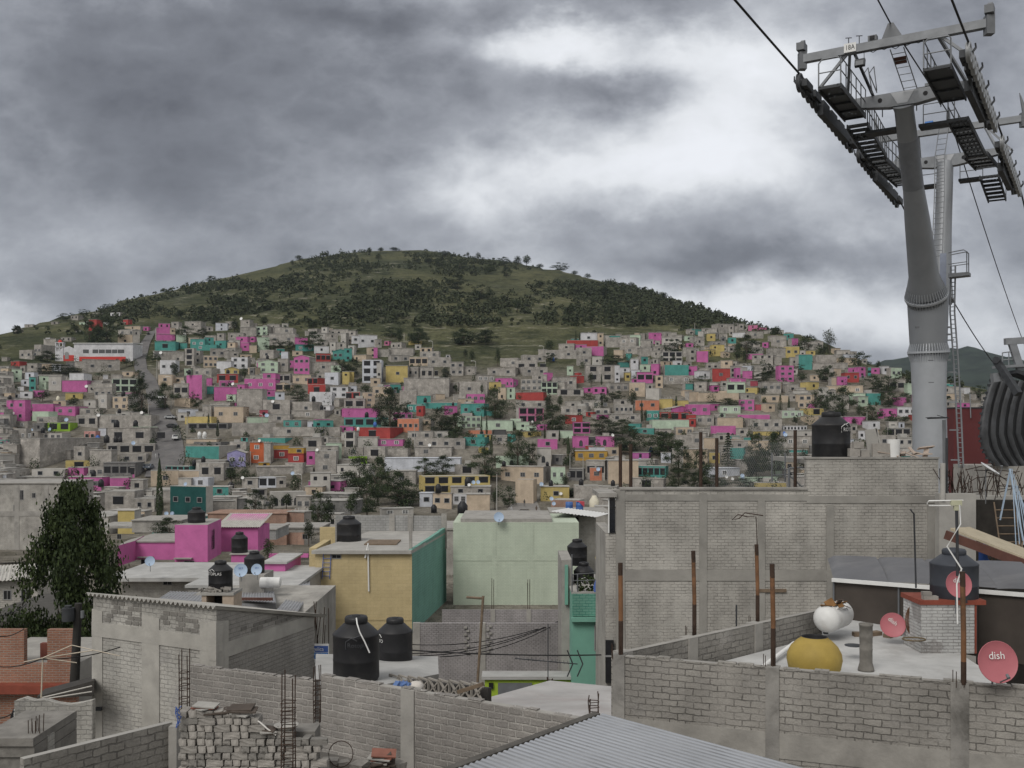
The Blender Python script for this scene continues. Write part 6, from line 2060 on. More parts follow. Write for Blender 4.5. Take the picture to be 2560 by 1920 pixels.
# cement flue
root = org('grey fluted cement pipe standing on the white roof', 'flue', 'cement_flue', P(2165, 1677, 21.9)); mb = MB(); mb.lathe([(0, 0), (.175, 0), (.17, .05), (.135, .18), (.135, .45), (.142, .47), (.135, .49), (.137, .72), (.145, .74), (.137, .77), (.14, .98), (.15, .985), (.15, 1.03), (.12, 1.03), (.12, .9), (0, .9)], n=24); mb.build('pipe', [mat('flue_cement', (.17, .16, .145), .95, .25, nscale=4., dirt=(.07, .065, .06), dirtamt=.8)], root)
dish(2232, 1563, 24.6, 30, 'red dish lying tilted low on the white roof, left of the brick pedestal', M_DISHR, -14, 18, 'dish', .0, tsz=.5, arm=False, troll=-40)
dish(2395, 1461, 22.6, 33, 'red dish mounted on the wooden post in front of the dark blue-grey tank', M_DISHR, 4, 12, 'dish', .4, tsz=.5, arm=False)
dish(2491, 1655, 17.9, 51, 'largest red dish, nearest on the parapet at the right edge', M_DISHR, 4, 12, 'dish', .1, tsz=.52)
# pedestal with tank
Yp = 23.6; root = org('whitewashed brick pedestal with a red rim under the blue-grey tank', 'pedestal', 'brick_pedestal', (PX(2375, Yp), Yp, -5.2)); mb = MB(); x0, x1 = PX(2302, Yp), PX(2440, Yp); zt = PZ(1512, Yp)
mb.box(x0, x1, Yp, Yp + 1.05, -5.2, zt); o = rel(root, mb, 'brickwork', [wall('whitewashed_brick', (.58, .58, .57), (.52, .52, .515), (.30, .29, .28), .25, .075, .010, .015, .3, .4, .7, streak=.3, patch=(.22, .2, .19), patchamt=.6)])
mb = MB(); mb.box(x0 - .03, x1 + .22, Yp - .04, Yp + 1.15, zt + .002, zt + .11); rel(root, mb, 'cap', [M_REDP]); mb = MB(); mb.box(x1 - .035, x1 + .012, Yp - .012, Yp + .2, -5.2, zt + .001); rel(root, mb, 'corner_strip', [M_REDP])
tank(2328, 2442, 1372, 1502, 24.1, 'blue-grey water tank with a stepped lid standing on the whitewashed pedestal', M_TANKGREY)
bs_ = org('two small loose bricks on the left of the red pedestal rim', 'brick', 'loose_bricks', P(2330, 1500, 23.7)); mb = MB(); mb.obox((-.05, 0, .05), (.34, .16, .1)); mb.build('brick', [M_BLOCK[0]], bs_); mb = MB(); mb.obox((-.12, .03, .15), (.2, .16, .09)); mb.build('brick', [M_BLOCK[1]], bs_)
# awning
root = org('grey barrel-sheet awning over a dark shade mesh below the big wall', 'awning', 'sheet_awning', P(2300, 1580, 27)); M_POLY = mat('smoked_sheet', (.105, .105, .112), .45, .12, spec=.35, nscale=.8, dirt=(.24, .235, .23), dirtamt=.4)
L0 = P(2084, 1449, 28.2); R0 = P(2640, 1493, 23.6); dirx = (R0 - L0); back = Vector((.9, 3.4, .10)); b2_ = MB()
for k, (t0, t1) in enumerate(((0, .28), (.272, .53), (.522, .77), (.762, 1.))):
    rows = []
    for t in np.linspace(0, 1, 9):
        e = .06 * (1 - t) ** 4; rows.append([L0 + dirx * (t0 + (t1 - t0) * t) + back * s_ + Vector((0, 0, .05 + .03 * k - e + .15 * math.sin(min(1., s_ * 1.5) * PI / 2) ** .8 * (.25 + .75 * min(1, t * 6 + .2)))) for s_ in np.linspace(0, 1, 12)])
    b2_.grid(rows, 0, True)
rel(root, b2_, 'sheet', [M_POLY])
mb = MB(); mb.beam(L0 + Vector((-.05, -.05, 0)), R0 + Vector((.05, -.05, 0)), .08, .10); rel(root, mb, 'gutter', [M_WHITEP])
mb = MB(); z0 = -5.2; q0 = L0 + Vector((0, .05, -.06)); q1 = R0 + Vector((0, .05, -.06)); mb.prism([(q0.x, q0.y), (q1.x, q1.y), (q1.x, q1.y + .04), (q0.x, q0.y + .04)], [q0.z, q1.z, q1.z, q0.z], -5.6, 0); rel(root, mb, 'shade_mesh', [M_MESHD])
mb = MB()
for t in (.0, .33, .52, .68): p = q0.lerp(q1, t); mb.tube([(p.x, p.y - .06, -5.5), (p.x, p.y - .06, p.z)], .025, 6)
rel(root, mb, 'post', [M_GALVD])
# scattered clutter on the deck
mb = MB(); c = P(2285, 1600, 23.4); mb.tube([c + Vector((.26 * math.cos(t), .2 * math.sin(t), .02)) for t in np.linspace(0, 2 * PI, 21)], .018, 5); tag(mb.build('hose_coil', [mat('brown_hose', (.12, .09, .05), .7, .2)]), 'brown hose coiled on the roof left of the pedestal', 'hose')
mb = MB(); c = P(2296, 1552, 24.2)
for k in range(3): mb.tube([c + Vector(((.22 + .03 * k) * math.cos(t), .08, .42 * math.sin(t))) for t in np.linspace(0, 2 * PI, 21)], .012, 4)
tag(mb.build('wire_coil', [M_RUSTPOST]), 'coil of rusty wire hanging beside the whitewashed pedestal', 'wire')
mb = MB(); mb.lathe([(0, 0), (.2, 0), (.2, .012), (0, .014)], P(2134, 1614, 23.), 20); tag(mb.build('drain_cover', [M_STEELD]), 'flat dark drain cover on the white roof near the cement pipe', 'drain')
mb = MB()
for k, (dx, dy) in enumerate(((0, 0), (.5, .1), (.9, -.1), (1.3, .2))): mb.obox((dx * .8, dy, .05), (.35, .2, .1), Matrix.Rotation(.4 * k, 3, 'Z'))
o = mb.build('plank_pieces', [M_WOOD]); o.location = P(2150, 1580, 25.6); o.location.z = -5.2; tag(o, 'short grey planks lying between the gas tank and the small red dish', 'planks')
# rusty posts
for px, t, bt, Yq, lb in ((1551, 1408, 1640, 20.6, 'rusty post at the left corner of the right parapet'), (1735, 1378, 1592, 23.0, 'second rusty post from the left, on the inner parapet'), (1893, 1362, 1565, 24.6, 'rusty post carrying a bent wire on the inner parapet'), (1932, 1411, 1668, 19.6, 'rusty post on the parapet beside the yellow jar'), (2408, 1430, 1710, 18.25, 'tallest rusty post on the parapet in front of the pedestal')):
    root = org(lb, 'post', 'rusty_post', P(px, bt, Yq)); mb = MB(); mb.tube([P(px + 1, bt, Yq), P(px + 1, bt * .55 + t * .45, Yq), P(px - 2 if px > 1600 else px, t, Yq)], .047, 10); rel(root, mb, 'pipe', [M_RUSTPOST]); mb = MB(); mb.tube([P(px + 1, bt + 1, Yq), P(px + 1, bt * (.62 if px != 2408 else .8) + t * (.38 if px != 2408 else .2), Yq)], .049, 10); mb.tube([P(px - 1 if px > 1600 else px, t + (bt - t) * .13, Yq), P(px - 2 if px > 1600 else px, t - 1, Yq)], .049, 10); rel(root, mb, 'tarred_end', [M_RUST])
    mb = MB(); stubs(mb, [P(px - 12, bt, Yq)], .28, n=3, rr=.008); rel(root, mb, 'rebar', [M_RUST])
mb = MB(); mb.tube([P(1893, 1362, 24.6), P(1890, 1292, 24.6), P(1868, 1292, 24.6), P(1845, 1286, 24.6), P(1830, 1300, 24.6), P(1848, 1296, 24.6), P(1862, 1282, 24.6), P(1908, 1289, 24.6)], .014, 5); tag(mb.build('bent_wire_aerial', [M_RUST]), 'bent wire aerial above the rusty post on the big grey wall', 'aerial')
mb = MB(); mb.tube([P(2276, 1273, 24.), P(2285, 1285, 24.), P(2290, 1470, 24.)], .022, 6); tag(mb.build('bent_mast', [M_STEELD]), 'thin black mast with a bent tip left of the blue-grey tank', 'mast')
mb = MB(); mb.tube([P(1841, 1512, 24.), P(1841, 1572, 24.)], .02, 5); tag(mb.build('short_rod', [M_STEELD]), 'short black rod on the inner parapet below the big grey wall', 'rod')
# antenna on pedestal pole
mb = MB(); mb.tube([P(2391, 1262, 22.5), P(2393, 1350, 22.5), P(2394, 1440, 22.5)], .035, 8); rt = org('television antenna with pale loops on a black pole above the blue-grey tank', 'antenna', 'tv_antenna', P(2392, 1440, 22.5)); rel(rt, mb, 'pole', [M_STEELD])
mb = MB(); mb.tube([P(2378, 1264, 22.5), P(2322, 1264, 22.5), P(2318, 1258, 22.5), P(2322, 1252, 22.5), P(2408, 1251, 22.5)], .016, 5); p = P(2390, 1257, 22.5); mb.obox(p, (.24, .08, .12), m=1); mb.obox(p - Vector((0, 0, .12)), (.1, .07, .1), m=1); rel(rt, mb, 'loop', [M_WHITEP, mat('cream_plastic', (.42, .42, .3), .6, .1)])
mb = MB(); mb.tube([P(2400, 1262, 22.4), P(2401, 1310, 22.4), P(2368, 1366, 22.3), P(2404, 1422, 22.2), P(2392, 1460, 22.2), P(2394, 1560, 22.2)], .018, 6); tag(mb.build('white_cable', [M_WHITEP]), 'white cable dangling from the antenna past the blue-grey tank', 'cable')

# big grey wall
M_TIEB = mat('tie_concrete_big', (.27, .26, .24), .92, .2, nscale=.8, dirt=(.20, .19, .175), dirtamt=.7, bump=.4, bscale=10)
Yw = 42.; root = org('huge bare grey block wall filling the right of the view', 'wall', 'big_block_wall', P(1930, 1600, Yw)); mb = MB(); zb = -12.
mb.box(PX(1541, Yw), PX(2016, Yw), Yw, Yw + .3, zb, PZ(1224, Yw)); mb.box(PX(2016, Yw), PX(2346, Yw), Yw, Yw + .3, zb, PZ(1147, Yw)); mb.box(PX(1514, Yw), PX(1541, Yw), Yw + .05, Yw + 5, zb, PZ(1333, Yw)); mb.box(PX(2330, Yw), PX(2346, Yw), Yw + .3, Yw + 9, zb, PZ(1240, Yw)); rel(root, mb, 'wall', [W_TAB])
cm = MB()
for x0, x1, t in ((1540, 1562, 1226), (1748, 1767, 1232), (1894, 1912, 1250), (2066, 2084, 1262), (2318, 2347, 1262)): cm.box(PX(x0, Yw), PX(x1, Yw), Yw - .045, Yw + .1, zb, PZ(t, Yw))
rel(root, cm, 'column', [M_TIEB])
cm = MB()
for x0, x1, t, b_ in ((1541, 2016, 1236, 1252), (2016, 2346, 1240, 1258), (1541, 2090, 1424, 1452)): cm.box(PX(x0, Yw), PX(x1, Yw), Yw - .03, Yw + .1, PZ(b_, Yw), PZ(t, Yw))
rel(root, cm, 'beam', [M_TIEB]); cm = MB(); cm.box(PX(1550, Yw), PX(2018, Yw), Yw - .06, Yw + .4, PZ(1224, Yw), PZ(1219, Yw)); cm.box(PX(2014, Yw), PX(2348, Yw), Yw - .05, Yw + .4, PZ(1147, Yw), PZ(1143, Yw)); rel(root, cm, 'coping', [M_CONC])
cm = MB(); cm.box(PX(1521, Yw), PX(1538, Yw), Yw - .02, Yw + .1, PZ(1332, Yw), PZ(1244, Yw), 1); cm.box(PX(1520, Yw), PX(1523, Yw), Yw - .06, Yw - .021, PZ(1332, Yw), PZ(1242, Yw)); cm.box(PX(1495, Yw), PX(1541, Yw), Yw - .2, Yw + 3, PZ(1242, Yw), PZ(1232, Yw), 2); rel(root, cm, 'window', [M_WHITEP, M_GLASS, M_CONC])
cm = MB(); cm.box(PX(1514, 41.9), PX(1534, 41.9), 41.85, 42.04, PZ(1705, 42), PZ(1600, 42), 1); cm.box(PX(1513, 41.9), PX(1535, 41.9), 41.8, 41.849, PZ(1640, 42), PZ(1636, 42)); rel(root, cm, 'window', [M_FRAMEG, M_DARK])
cm = MB(); cm.box(PX(1895, Yw), PX(1965, Yw), Yw - .08, Yw, PZ(1480, Yw), PZ(1472, Yw)); rel(root, cm, 'plank', [M_WOOD])
tank(2031, 2124, 1030, 1146, 43.25, 'big black water tank with a white house sign on top of the huge grey wall', mark='ROTO', mark_a=.75, msize=.11, mz=.62)
rf2 = MB(); rf2.box(PX(2020, Yw), PX(2340, Yw), Yw + .31, Yw + 6, PZ(1160, Yw), PZ(1149, Yw)); o = rf2.build('roof_slab', [M_CONC]); tag(o, 'flat concrete roof behind the top of the huge grey wall', 'roof')
rk = random.Random(31); root = org('heap of broken planks, blocks and tiles on the huge grey wall', 'rubble', 'rubble_heap', P(2240, 1143, 42.2))
mb = MB()
for k in range(16): mb.obox((rk.uniform(-.5, 1.4), rk.uniform(-.1, .2), rk.uniform(.05, .40)), (rk.uniform(.3, .9), .2, .04), Euler((rk.gauss(0, .3), rk.gauss(0, .4), rk.gauss(0, .5))).to_matrix())
mb.build('board', [mat('bleached_board', (.40, .33, .28), .9, .15)], root); mb = MB()
for x, z, q in ((-1.75, .2, .34), (-1.35, .15, .28), (-1.6, .5, .3), (-.65, .3, .55)): mb.obox((x, 0, z), (q * 1.4, .3, q))
mb.build('block', [M_BLOCK[0]], root); mb = MB(); mb.cyl((-.1, 0, 0), (-.1, 0, .75), .24, .27, 16); mb.build('bucket', [M_WHITEP], root)
mb = MB(); mb.obox((-1.0, 0, .6), (.5, .06, 1.15), Euler((0, -.12, 0)).to_matrix()); mb.obox((-.68, 0, .6), (.08, .06, 1.3), Euler((0, -.25, 0)).to_matrix()); mb.build('chair_frame', [M_CONCL], root)
# roof fence posts and chain-link above the big wall
for px, t, lb in ((1551, 1110, 'rusty fence post at the left end of the big grey wall'), (1577, 1110, 'second rusty fence post from the left on the big grey wall'), (1752, 1080, 'rusty fence post above the middle of the big grey wall'), (1792, 1095, 'rusty fence post beside the dark pine on the big grey wall'), (1988, 1075, 'rusty fence post near the raised end of the big grey wall')):
    pole_thing('fence_post', lb, 'post', [P(px, 1222, 43), P(px, t, 43)], .075, M_RUST)
mb = MB()
n_ = 46
for k in range(n_ + 12):
    for s_ in (1, -1):
        x0 = 1780 + k * 4.6; pts = [(x0, 1222), (x0 + s_ * 54, 1222 - 116)]
        x1 = min(max(pts[1][0], 1775), 2015); f_ = abs(x1 - x0) / 54 if x0 <= 2015 else 0
        if 1775 <= x0 <= 2015 and f_ > .05: mb.tube([P(x0, 1220, 43.1), P(x1, 1220 - 114 * f_, 43.1)], .0045, 3)
o = mb.build('chain_link_fence', [M_GALV]); tag(o, 'thin chain-link mesh fence along the top of the big grey wall', 'fence')
mb = MB()
for px in (1930, 1963): mb.tube([P(px, 1205, 44), P(px, 1132, 44)], .035, 6)
mb.tube([P(1930, 1188, 44), P(1972, 1186, 44)], .03, 6); mb.tube([P(1972, 1224, 43), P(1973, 1170, 43)], .05, 6); mb.tube([P(1973, 1170, 43), P(2015, 1168, 43)], .04, 6); mb.tube([P(1975, 1190, 43), P(2010, 1222, 43)], .03, 6)
tag(mb.build('pipe_frame', [M_GALVD]), 'grey pipe gate frame at the step of the big grey wall', 'frame')
# right edge clutter
Yr = 40.; root = org('dark open shelter with a ladder and a brown tilted roof beam at the right edge', 'shelter', 'open_shelter', P(2500, 1480, Yr)); mb = MB(); mb.box(PX(2348, Yr), PX(2440, Yr), Yr, Yr + .4, -12, PZ(1234, Yr)); mb.box(PX(2348, 46), PX(2700, 46), 46, 46.4, -12, PZ(1240, 46)); mb.box(PX(2590, Yr), PX(2700, Yr), Yr, Yr + .4, -12, PZ(1240, Yr)); rel(root, mb, 'wall', [M_CONCL])
mb = MB(); mb.box(PX(2441, 45.6), PX(2700, 45.6), 45.5, 45.9, -12, PZ(1250, 45.6)); rel(root, mb, 'back', [mat('recess_shade', (.03, .027, .024), .95, .3)])  # near-black panel puts the recess's shade into its colour
mb = MB(); A = P(2376, 1320, 35); B = P(2600, 1408, 33); D = P(2424, 1317, 38.4); E2 = D + (B - A); mb.hexa([A - Vector((0, 0, .08)), B - Vector((0, 0, .08)), E2 - Vector((0, 0, .08)), D - Vector((0, 0, .08)), A, B, E2, D]); rel(root, mb, 'tilted_roof', [mat('tan_roofing', (.40, .35, .26), .95, .15, nscale=3., bump=.4)])
mb = MB(); mb.beam(A - Vector((.2, .05, .22)), B - Vector((0, .05, .22)), .10, .30); rel(root, mb, 'roof_beam', [M_BROWN])
mb = MB(); mb.cyl(P(2460, 1415, 38), P(2460, 1360, 38), .19, n=18); rel(root, mb, 'blue_barrel', [mat('blue_plastic', (.03, .09, .33), .5, .1)])
mb = MB()
for s_ in (0, 1): mb.tube([P(2485 + s_ * 48, 1255, 39), P(2505 + s_ * 55, 1400, 38.5)], .03, 5)
for k in range(7): mb.tube([P(2488 + k * 2.6, 1275 + k * 20, 39), P(2535 + k * 4, 1275 + k * 20, 39)], .025, 5)
rel(root, mb, 'ladder', [M_WOOD]); mb = MB(); rk = random.Random(2)
for k in range(26): x = rk.uniform(2470, 2560); mb.tube([P(x, rk.uniform(1390, 1410), 37), P(x + rk.uniform(-12, 12), rk.uniform(1350, 1385), 37.5)], .02, 4)
rel(root, mb, 'scrap_wood', [M_WOOD])
mb = MB(); rk = random.Random(19)
for k in range(58):
    x = rk.uniform(2350, 2560); y = rk.uniform(1225, 1250); p = P(x, y, rk.uniform(40, 44)); q = P(x + rk.uniform(-22, 22), y - rk.uniform(25, 75), 42.); mb.tube([p, (p + q) / 2 + Vector((rk.uniform(-.1, .1), 0, 0)), q], .016, 4)
for k in range(14): x = rk.uniform(2370, 2520); y = rk.uniform(1170, 1235); mb.tube([P(x, y, 41.), P(x + rk.uniform(20, 60), y + rk.uniform(-30, 30), 42)], .018, 4)
tag(mb.build('rebar_thicket', [M_RUST]), 'thicket of rusty rebar and wires on the concrete at the right edge', 'rebar')
mb = MB()
for k in range(9):
    mb.tube([P(2530 + k * 4.5, 1172 + k * 14, 39.), P(2540 + k * 9, 1362, 38.)], .018, 5)
mb.beam(P(2524, 1172, 39), P(2560, 1362, 38), .05, .05); mb.beam(P(2526, 1172, 39), P(2500, 1300, 39), .05, .05)
tag(mb.build('blue_steel_gate', [mat('pale_blue_steel', (.30, .38, .48), .6, .1)]), 'pale blue steel stair gate leaning at the right edge', 'gate')
root = dish(2474, 1174, 41., 26, 'white dish turned to the sky on the rebar thicket at the right edge', mat('dish_white', (.55, .56, .58), .5, .06), 60, 55, None, 1.0, arm=True)
mb = MB(); mb.tube([P(2362, 1250, 40.5), P(2360, 1050, 40.5)], .07, 8); rt = org('rooftop television antenna on a tall grey pole before the tower base', 'antenna', 'tv_antenna', P(2362, 1250, 40.5)); rel(rt, mb, 'pole', [M_GALVD])
mb = MB(); mb.tube([P(2318, 1046, 40.5), P(2370, 1044, 40.5)], .03, 5)
for k in range(6): p = P(2322 + k * 8, 1045.5, 40.5); mb.tube([p - Vector((.08, .5, -.03)), p + Vector((.08, .5, .03))], .014, 4)
mb.tube([P(2343, 1038, 40.5), P(2372, 1046, 40.5)], .014, 4); rel(rt, mb, 'array', [M_STEELD]); mb = MB(); mb.tube([P(2367, 1250, 40.3), P(2367, 1095, 40.3)], .05, 6); rel(rt, mb, 'stay', [M_STEELD])
mb = MB(); mb.cyl(P(2357, 1250, 40.), P(2357, 1158, 40.), .10, n=12); tag(mb.build('white_vent_pipe', [M_POLE]), 'thick white vent pipe at the right end of the big grey wall', 'pipe')
# ---------------------------------------------------------------- ropeway tower
TO = Vector((14.75, 40.3, 0)); TU = Vector((.522, .853, 0)); TV = Vector((.853, -.522, 0)); TZ = Vector((0, 0, 1))
def W3(s, v, z): return TO + TU * s + TV * v + TZ * z
tower = org('tall grey steel cable car tower with two arms of pulley wheels', 'cable car tower', 'cable_car_tower', W3(12.5, 0, -9))
M_SHAFT = mat('tower_zinc', (.44, .46, .49), .48, .10, metal=.45, spec=.5, nscale=.6, dirt=(.31, .325, .345), dirtamt=.5)
def tp(mb, name, m, parent=None):
    for q in (pieces(mb) if name in SEP else [mb]):
        o = q.build(name, m, parent or tower)
        o.matrix_parent_inverse = Matrix.Translation(-tower.location)
    return o
def ring_tube(mb, pts, n=36, m=0): mb.tube(pts_only(pts), [p[1] for p in pts], n, m)
def pts_only(pts): return [p[0] for p in pts]
base0, base1 = W3(12.8, 0, -11), W3(11.4, 0, 6.75)
mb = MB(); mb.tube([base0, base0.lerp(base1, .25), base0.lerp(base1, .45), base0.lerp(base1, .72), base0.lerp(base1, .8), base0.lerp(base1, .84)], [.88, .87, .85, .80, .84, .86], 40); tp(mb, 'trunk', [M_SHAFT])
mb = MB(); mb.tube([base0.lerp(base1, .84), base1], [.86, .98], 40); tp(mb, 'trunk_top', [mat('tower_leg_zinc_upper', (.25, .262, .28), .5, .10, metal=.4, spec=.5, nscale=.5)])
# bolted flanges with stiffener ribs
def flange(c, axis, r, name='flange'):
    mb = MB(); a = axis.normalized(); x = a.orthogonal().normalized(); y = a.cross(x)
    mb.cyl(c - a * .05, c + a * .05, r + .10, n=40)
    for k in range(44):
        t = 2 * PI * k / 44; d = x * math.cos(t) + y * math.sin(t); q = a.cross(d)
        for s_ in (1, -1):
            mb.face([c + d * (r + .09) + a * .05 * s_ + q * .012, c + d * (r - .06) + a * .55 * s_ + q * .012, c + d * (r - .12) + a * .05 * s_ + q * .012])
            mb.face([c + d * (r + .09) + a * .05 * s_ - q * .012, c + d * (r - .06) + a * .55 * s_ - q * .012, c + d * (r - .12) + a * .05 * s_ - q * .012])
            mb.face([c + d * (r + .09) + a * .05 * s_ + q * .012, c + d * (r + .09) + a * .05 * s_ - q * .012, c + d * (r - .06) + a * .55 * s_ - q * .012, c + d * (r - .06) + a * .55 * s_ + q * .012])
    return tp(mb, name, [M_SHAFT])
flange(base0.lerp(base1, .845), base1 - base0, .90); 
A0, A1 = W3(11.0, -.03, 6.9), W3(5., 0, 14.55)
mb = MB(); M_LEG = mat('tower_leg_zinc', (.25, .262, .28), .5, .10, metal=.4, spec=.5, nscale=.5, dirt=(.19, .20, .215), dirtamt=.5)  # legs darker than the trunk: their backlit shade is put into the colour
mb.tube([A0, A0.lerp(A1, .10), A0.lerp(A1, .42), A0.lerp(A1, .58), A0.lerp(A1, .97), A1], [.94, .70, .56, .46, .41, .48], 36); tp(mb, 'front_leg', [M_LEG])
mb = MB(); mb.tube([A0.lerp(A1, .585), A0.lerp(A1, .83)], [.466, .435], 36); tp(mb, 'darker_section', [mat('tower_zinc_dark', (.19, .20, .22), .5, .1, metal=.45, spec=.5)])
flange(W3(11.05, -.02, 6.75), A1 - A0, .92)
B0, B1 = P(2352, 752, 52.), W3(17., 0, 14.6)
mb = MB(); mb.tube([B0, B0.lerp(B1, .12), B0.lerp(B1, .3), B0.lerp(B1, .5), B1], [.62, .52, .46, .43, .42], 36); tp(mb, 'rear_leg', [M_LEG])


def head(s_leg, s_up, mark, front):
    # lower arm: deep box tapering to the ends
    mb = MB(); z = 14.75; L = 3.0
    for v0, v1, h0, h1 in ((-L, -.6, .28, .62), (-.6, .6, .62, .62), (.6, L, .62, .28)):
        p = []
        for zz in (-1, 1):
            for v, h in ((v0, h0), (v1, h1)): pass
        top = z + .32
        pts = [W3(s_leg - .22, v0, top - h0 * 1.0), W3(s_leg - .22, v1, top - h1), W3(s_leg + .22, v1, top - h1), W3(s_leg + .22, v0, top - h0), W3(s_leg - .22, v0, top), W3(s_leg - .22, v1, top), W3(s_leg + .22, v1, top), W3(s_leg + .22, v0, top)]
        mb.hexa(pts)
    tp(mb, 'lower_arm', [M_GALV])
    mb = MB()
    for v in (-.95, .95): mb.cyl(W3(s_leg - .235, v, z + .05), W3(s_leg - .221, v, z + .05), .10, n=14)
    tp(mb, 'arm_hole', [M_DARK])
    mb = MB(); mb.face([W3(s_leg - .24, -.5, z + .30), W3(s_leg - .24, .5, z + .30), W3(s_leg - .24, .2, z - .22), W3(s_leg - .24, -.2, z - .22)]); tp(mb, 'gusset', [mat('bright_zinc', (.40, .41, .43), .4, .06, metal=.3)])
    # upper beam with end brackets
    mb = MB(); zu = 16.35 if front else 16.75; mb.beam(W3(s_up, -3.7, zu), W3(s_up, 3.75, zu), .30, .34); tp(mb, 'upper_beam', [M_GALV])
    for v in (-3.7, 3.75):
        mb = MB(); mb.beam(W3(s_up, v, zu - .45), W3(s_up, v, zu + .3), .32, .34)
        q = W3(s_up, v + (.02 if v > 0 else -.02), zu + .3)
        if front:
            mb.obox(q + TZ * .22, (.34, .55, .32), Matrix.Rotation(-.55, 3, 'Z')); mb.obox(q + TZ * .42 + TU * .1, (.18, .42, .2), Matrix.Rotation(-.55, 3, 'Z') @ Matrix.Rotation(.6, 3, 'X'))
        else: mb.tube([q, q + TZ * .5 - TV * .08, q + TZ * 1.1 - TV * .22], [.10, .09, .02], 8)
        tp(mb, 'beam_end_bracket', [M_GALVD])
    # props
    mb = MB()
    for v in (-1.75, 1.9): mb.beam(W3(s_leg - .2, v * 1.35, z + .3), W3(s_up, v * .95, zu), .12, .12); mb.beam(W3(s_up, v * .95, zu), W3(s_up + (.2 if front else -.2), v * 1.7, z + .3), .11, .11)
    tp(mb, 'prop', [M_GALV])
    mb = MB(); mb.beam(W3(s_leg - .1, -1.25, z + .3), W3(s_up + .1, -1.55, zu), .10, .10); tp(mb, 'post', [M_STEELD])
    # rope guide in the middle
    mb = MB(); p = W3(s_up, .02, zu + .17)
    if front: mb.hexa([p + TV * a + TU * b + TZ * c for a, b, c in ((-.35, -.15, 0), (.45, -.15, 0), (.45, .15, 0), (-.35, .15, 0), (-.12, -.1, .62), (.1, -.1, .62), (.1, .1, .62), (-.12, .1, .62))])
    else: mb.cyl(p + TZ * .5 - TV * .06, p + TZ * .5 + TV * .06, .34, n=22); mb.beam(p, p + TZ * .4, .2, .1)
    tp(mb, 'rope_guide', [M_GALVD])
    # sign plate
    pv = -1.62 if front else -1.9
    sp = MB(); p = W3(s_up - .19, pv, zu + (.05 if front else .12)); R = Matrix((TV, TU, TZ)).transposed()
    sp.obox(p, (.50, .02, .38), R); so_ = tp(sp, 'number_plate', [M_WHITEP])
    t_ = text_obj(mark, .30, M_WIRE, tower, (0, 0, 0), (0, 0, 0), 'lettering', .002, xs=.8)
    t_.parent = so_
    t_.matrix_basis = Matrix.Translation(p - TU * .016) @ (Matrix((TV, TZ, -TU)).transposed().to_4x4()) @ Matrix.Diagonal((.8, 1, 1, 1));
    t_.matrix_parent_inverse = Matrix.Identity(4)
    return zu


zuA = head(5., 2.2, '18A', True); zuB = head(17., 18., '18B', False)
# wheel trains: wheel discs are vertical, rolling along the line
whm = MB(); whm.lathe([(0, -.055), (.10, -.055), (.11, -.03), (.19, -.025), (.20, -.05), (.255, -.055), (.265, -.02), (.235, 0), (.265, .02), (.255, .055), (.20, .05), (.19, .025), (.11, .03), (.10, .055), (0, .055)], R=Matrix((TZ, TU, TV)).transposed(), n=22)
wo = whm.build('wheel', [mat('wheel_dark_rubber', (.075, .078, .085), .5, .2, spec=.4)]); WME = wo.data; bpy.data.objects.remove(wo)
whm2 = WME.copy(); whm2.materials.clear(); whm2.materials.append(mat('wheel_bright', (.34, .35, .36), .4, .12, metal=.4, spec=.5))
def rope_z(s): return 15.02 - .043 * s + (.0 if s < 21 else 0)
def train(s0, s1, v, n, bright, up):
    zc = lambda s: rope_z(s) - .36
    mb = MB(); sgn = -1 if v > 0 else 1
    for k in range(n):
        s = s0 + (s1 - s0) * k / (n - 1)
        if k % 2 == 0 and k + 1 < n:
            sm = s + (s1 - s0) / (n - 1) / 2; mb.beam(W3(s - .15, v + sgn * .22, zc(s) - .05), W3(s + (s1 - s0) / (n - 1) + .15, v + sgn * .22, zc(s) - .08), .22, .30)
            if k % 4 == 0 and k + 3 < n: mb.beam(W3(sm, v + sgn * .18, zc(sm) - .16), W3(sm + 2 * (s1 - s0) / (n - 1), v + sgn * .18, zc(sm) - .2), .09, .2)
    mid = (s0 + s1) / 2; q = (s1 - s0) * .27
    mb.beam(W3(mid - q, v + sgn * .30, zc(mid) - .42), W3(mid + q, v + sgn * .30, zc(mid) - .42), .26, .42)
    for s in (mid - q, mid + q): mb.beam(W3(s - .4, v + sgn * .2, zc(s) - .2), W3(s + .4, v + sgn * .2, zc(s) - .6), .1, .22)
    fr = tp(mb, 'wheel_frame', [M_STEELD])
    for k in range(n):
        s = s0 + (s1 - s0) * k / (n - 1)
        o = bpy.data.objects.new('wheel', whm2 if bright else WME); C.objects.link(o); o.parent = fr; o.location = W3(s, v, zc(s)) ; o.matrix_parent_inverse = Matrix.Identity(4)
        o.scale = (1.5, 1.5, 1.5); o.rotation_euler = (0, 0, 0)
    mb = MB()
    for k in range(0, n, 3):
        s = s0 + (s1 - s0) * k / (n - 1); a = W3(s, v - sgn * .13, zc(s) - .02); mb.beam(a, a - TV * sgn * .12 + TZ * .18 + TU * .05, .05, .09); mb.beam(a - TV * sgn * .12 + TZ * .18 + TU * .05, a - TV * sgn * .10 + TZ * .34, .05, .05)
    tp(mb, 'rope_catcher', [M_STEELD])
train(.2, 9.3, -3.25, 14, False, True); train(11.2, 21., -3.25, 14, False, True)
train(.2, 9.3, 3.25, 14, True, True); train(12.4, 21.6, 3.25, 14, True, True)
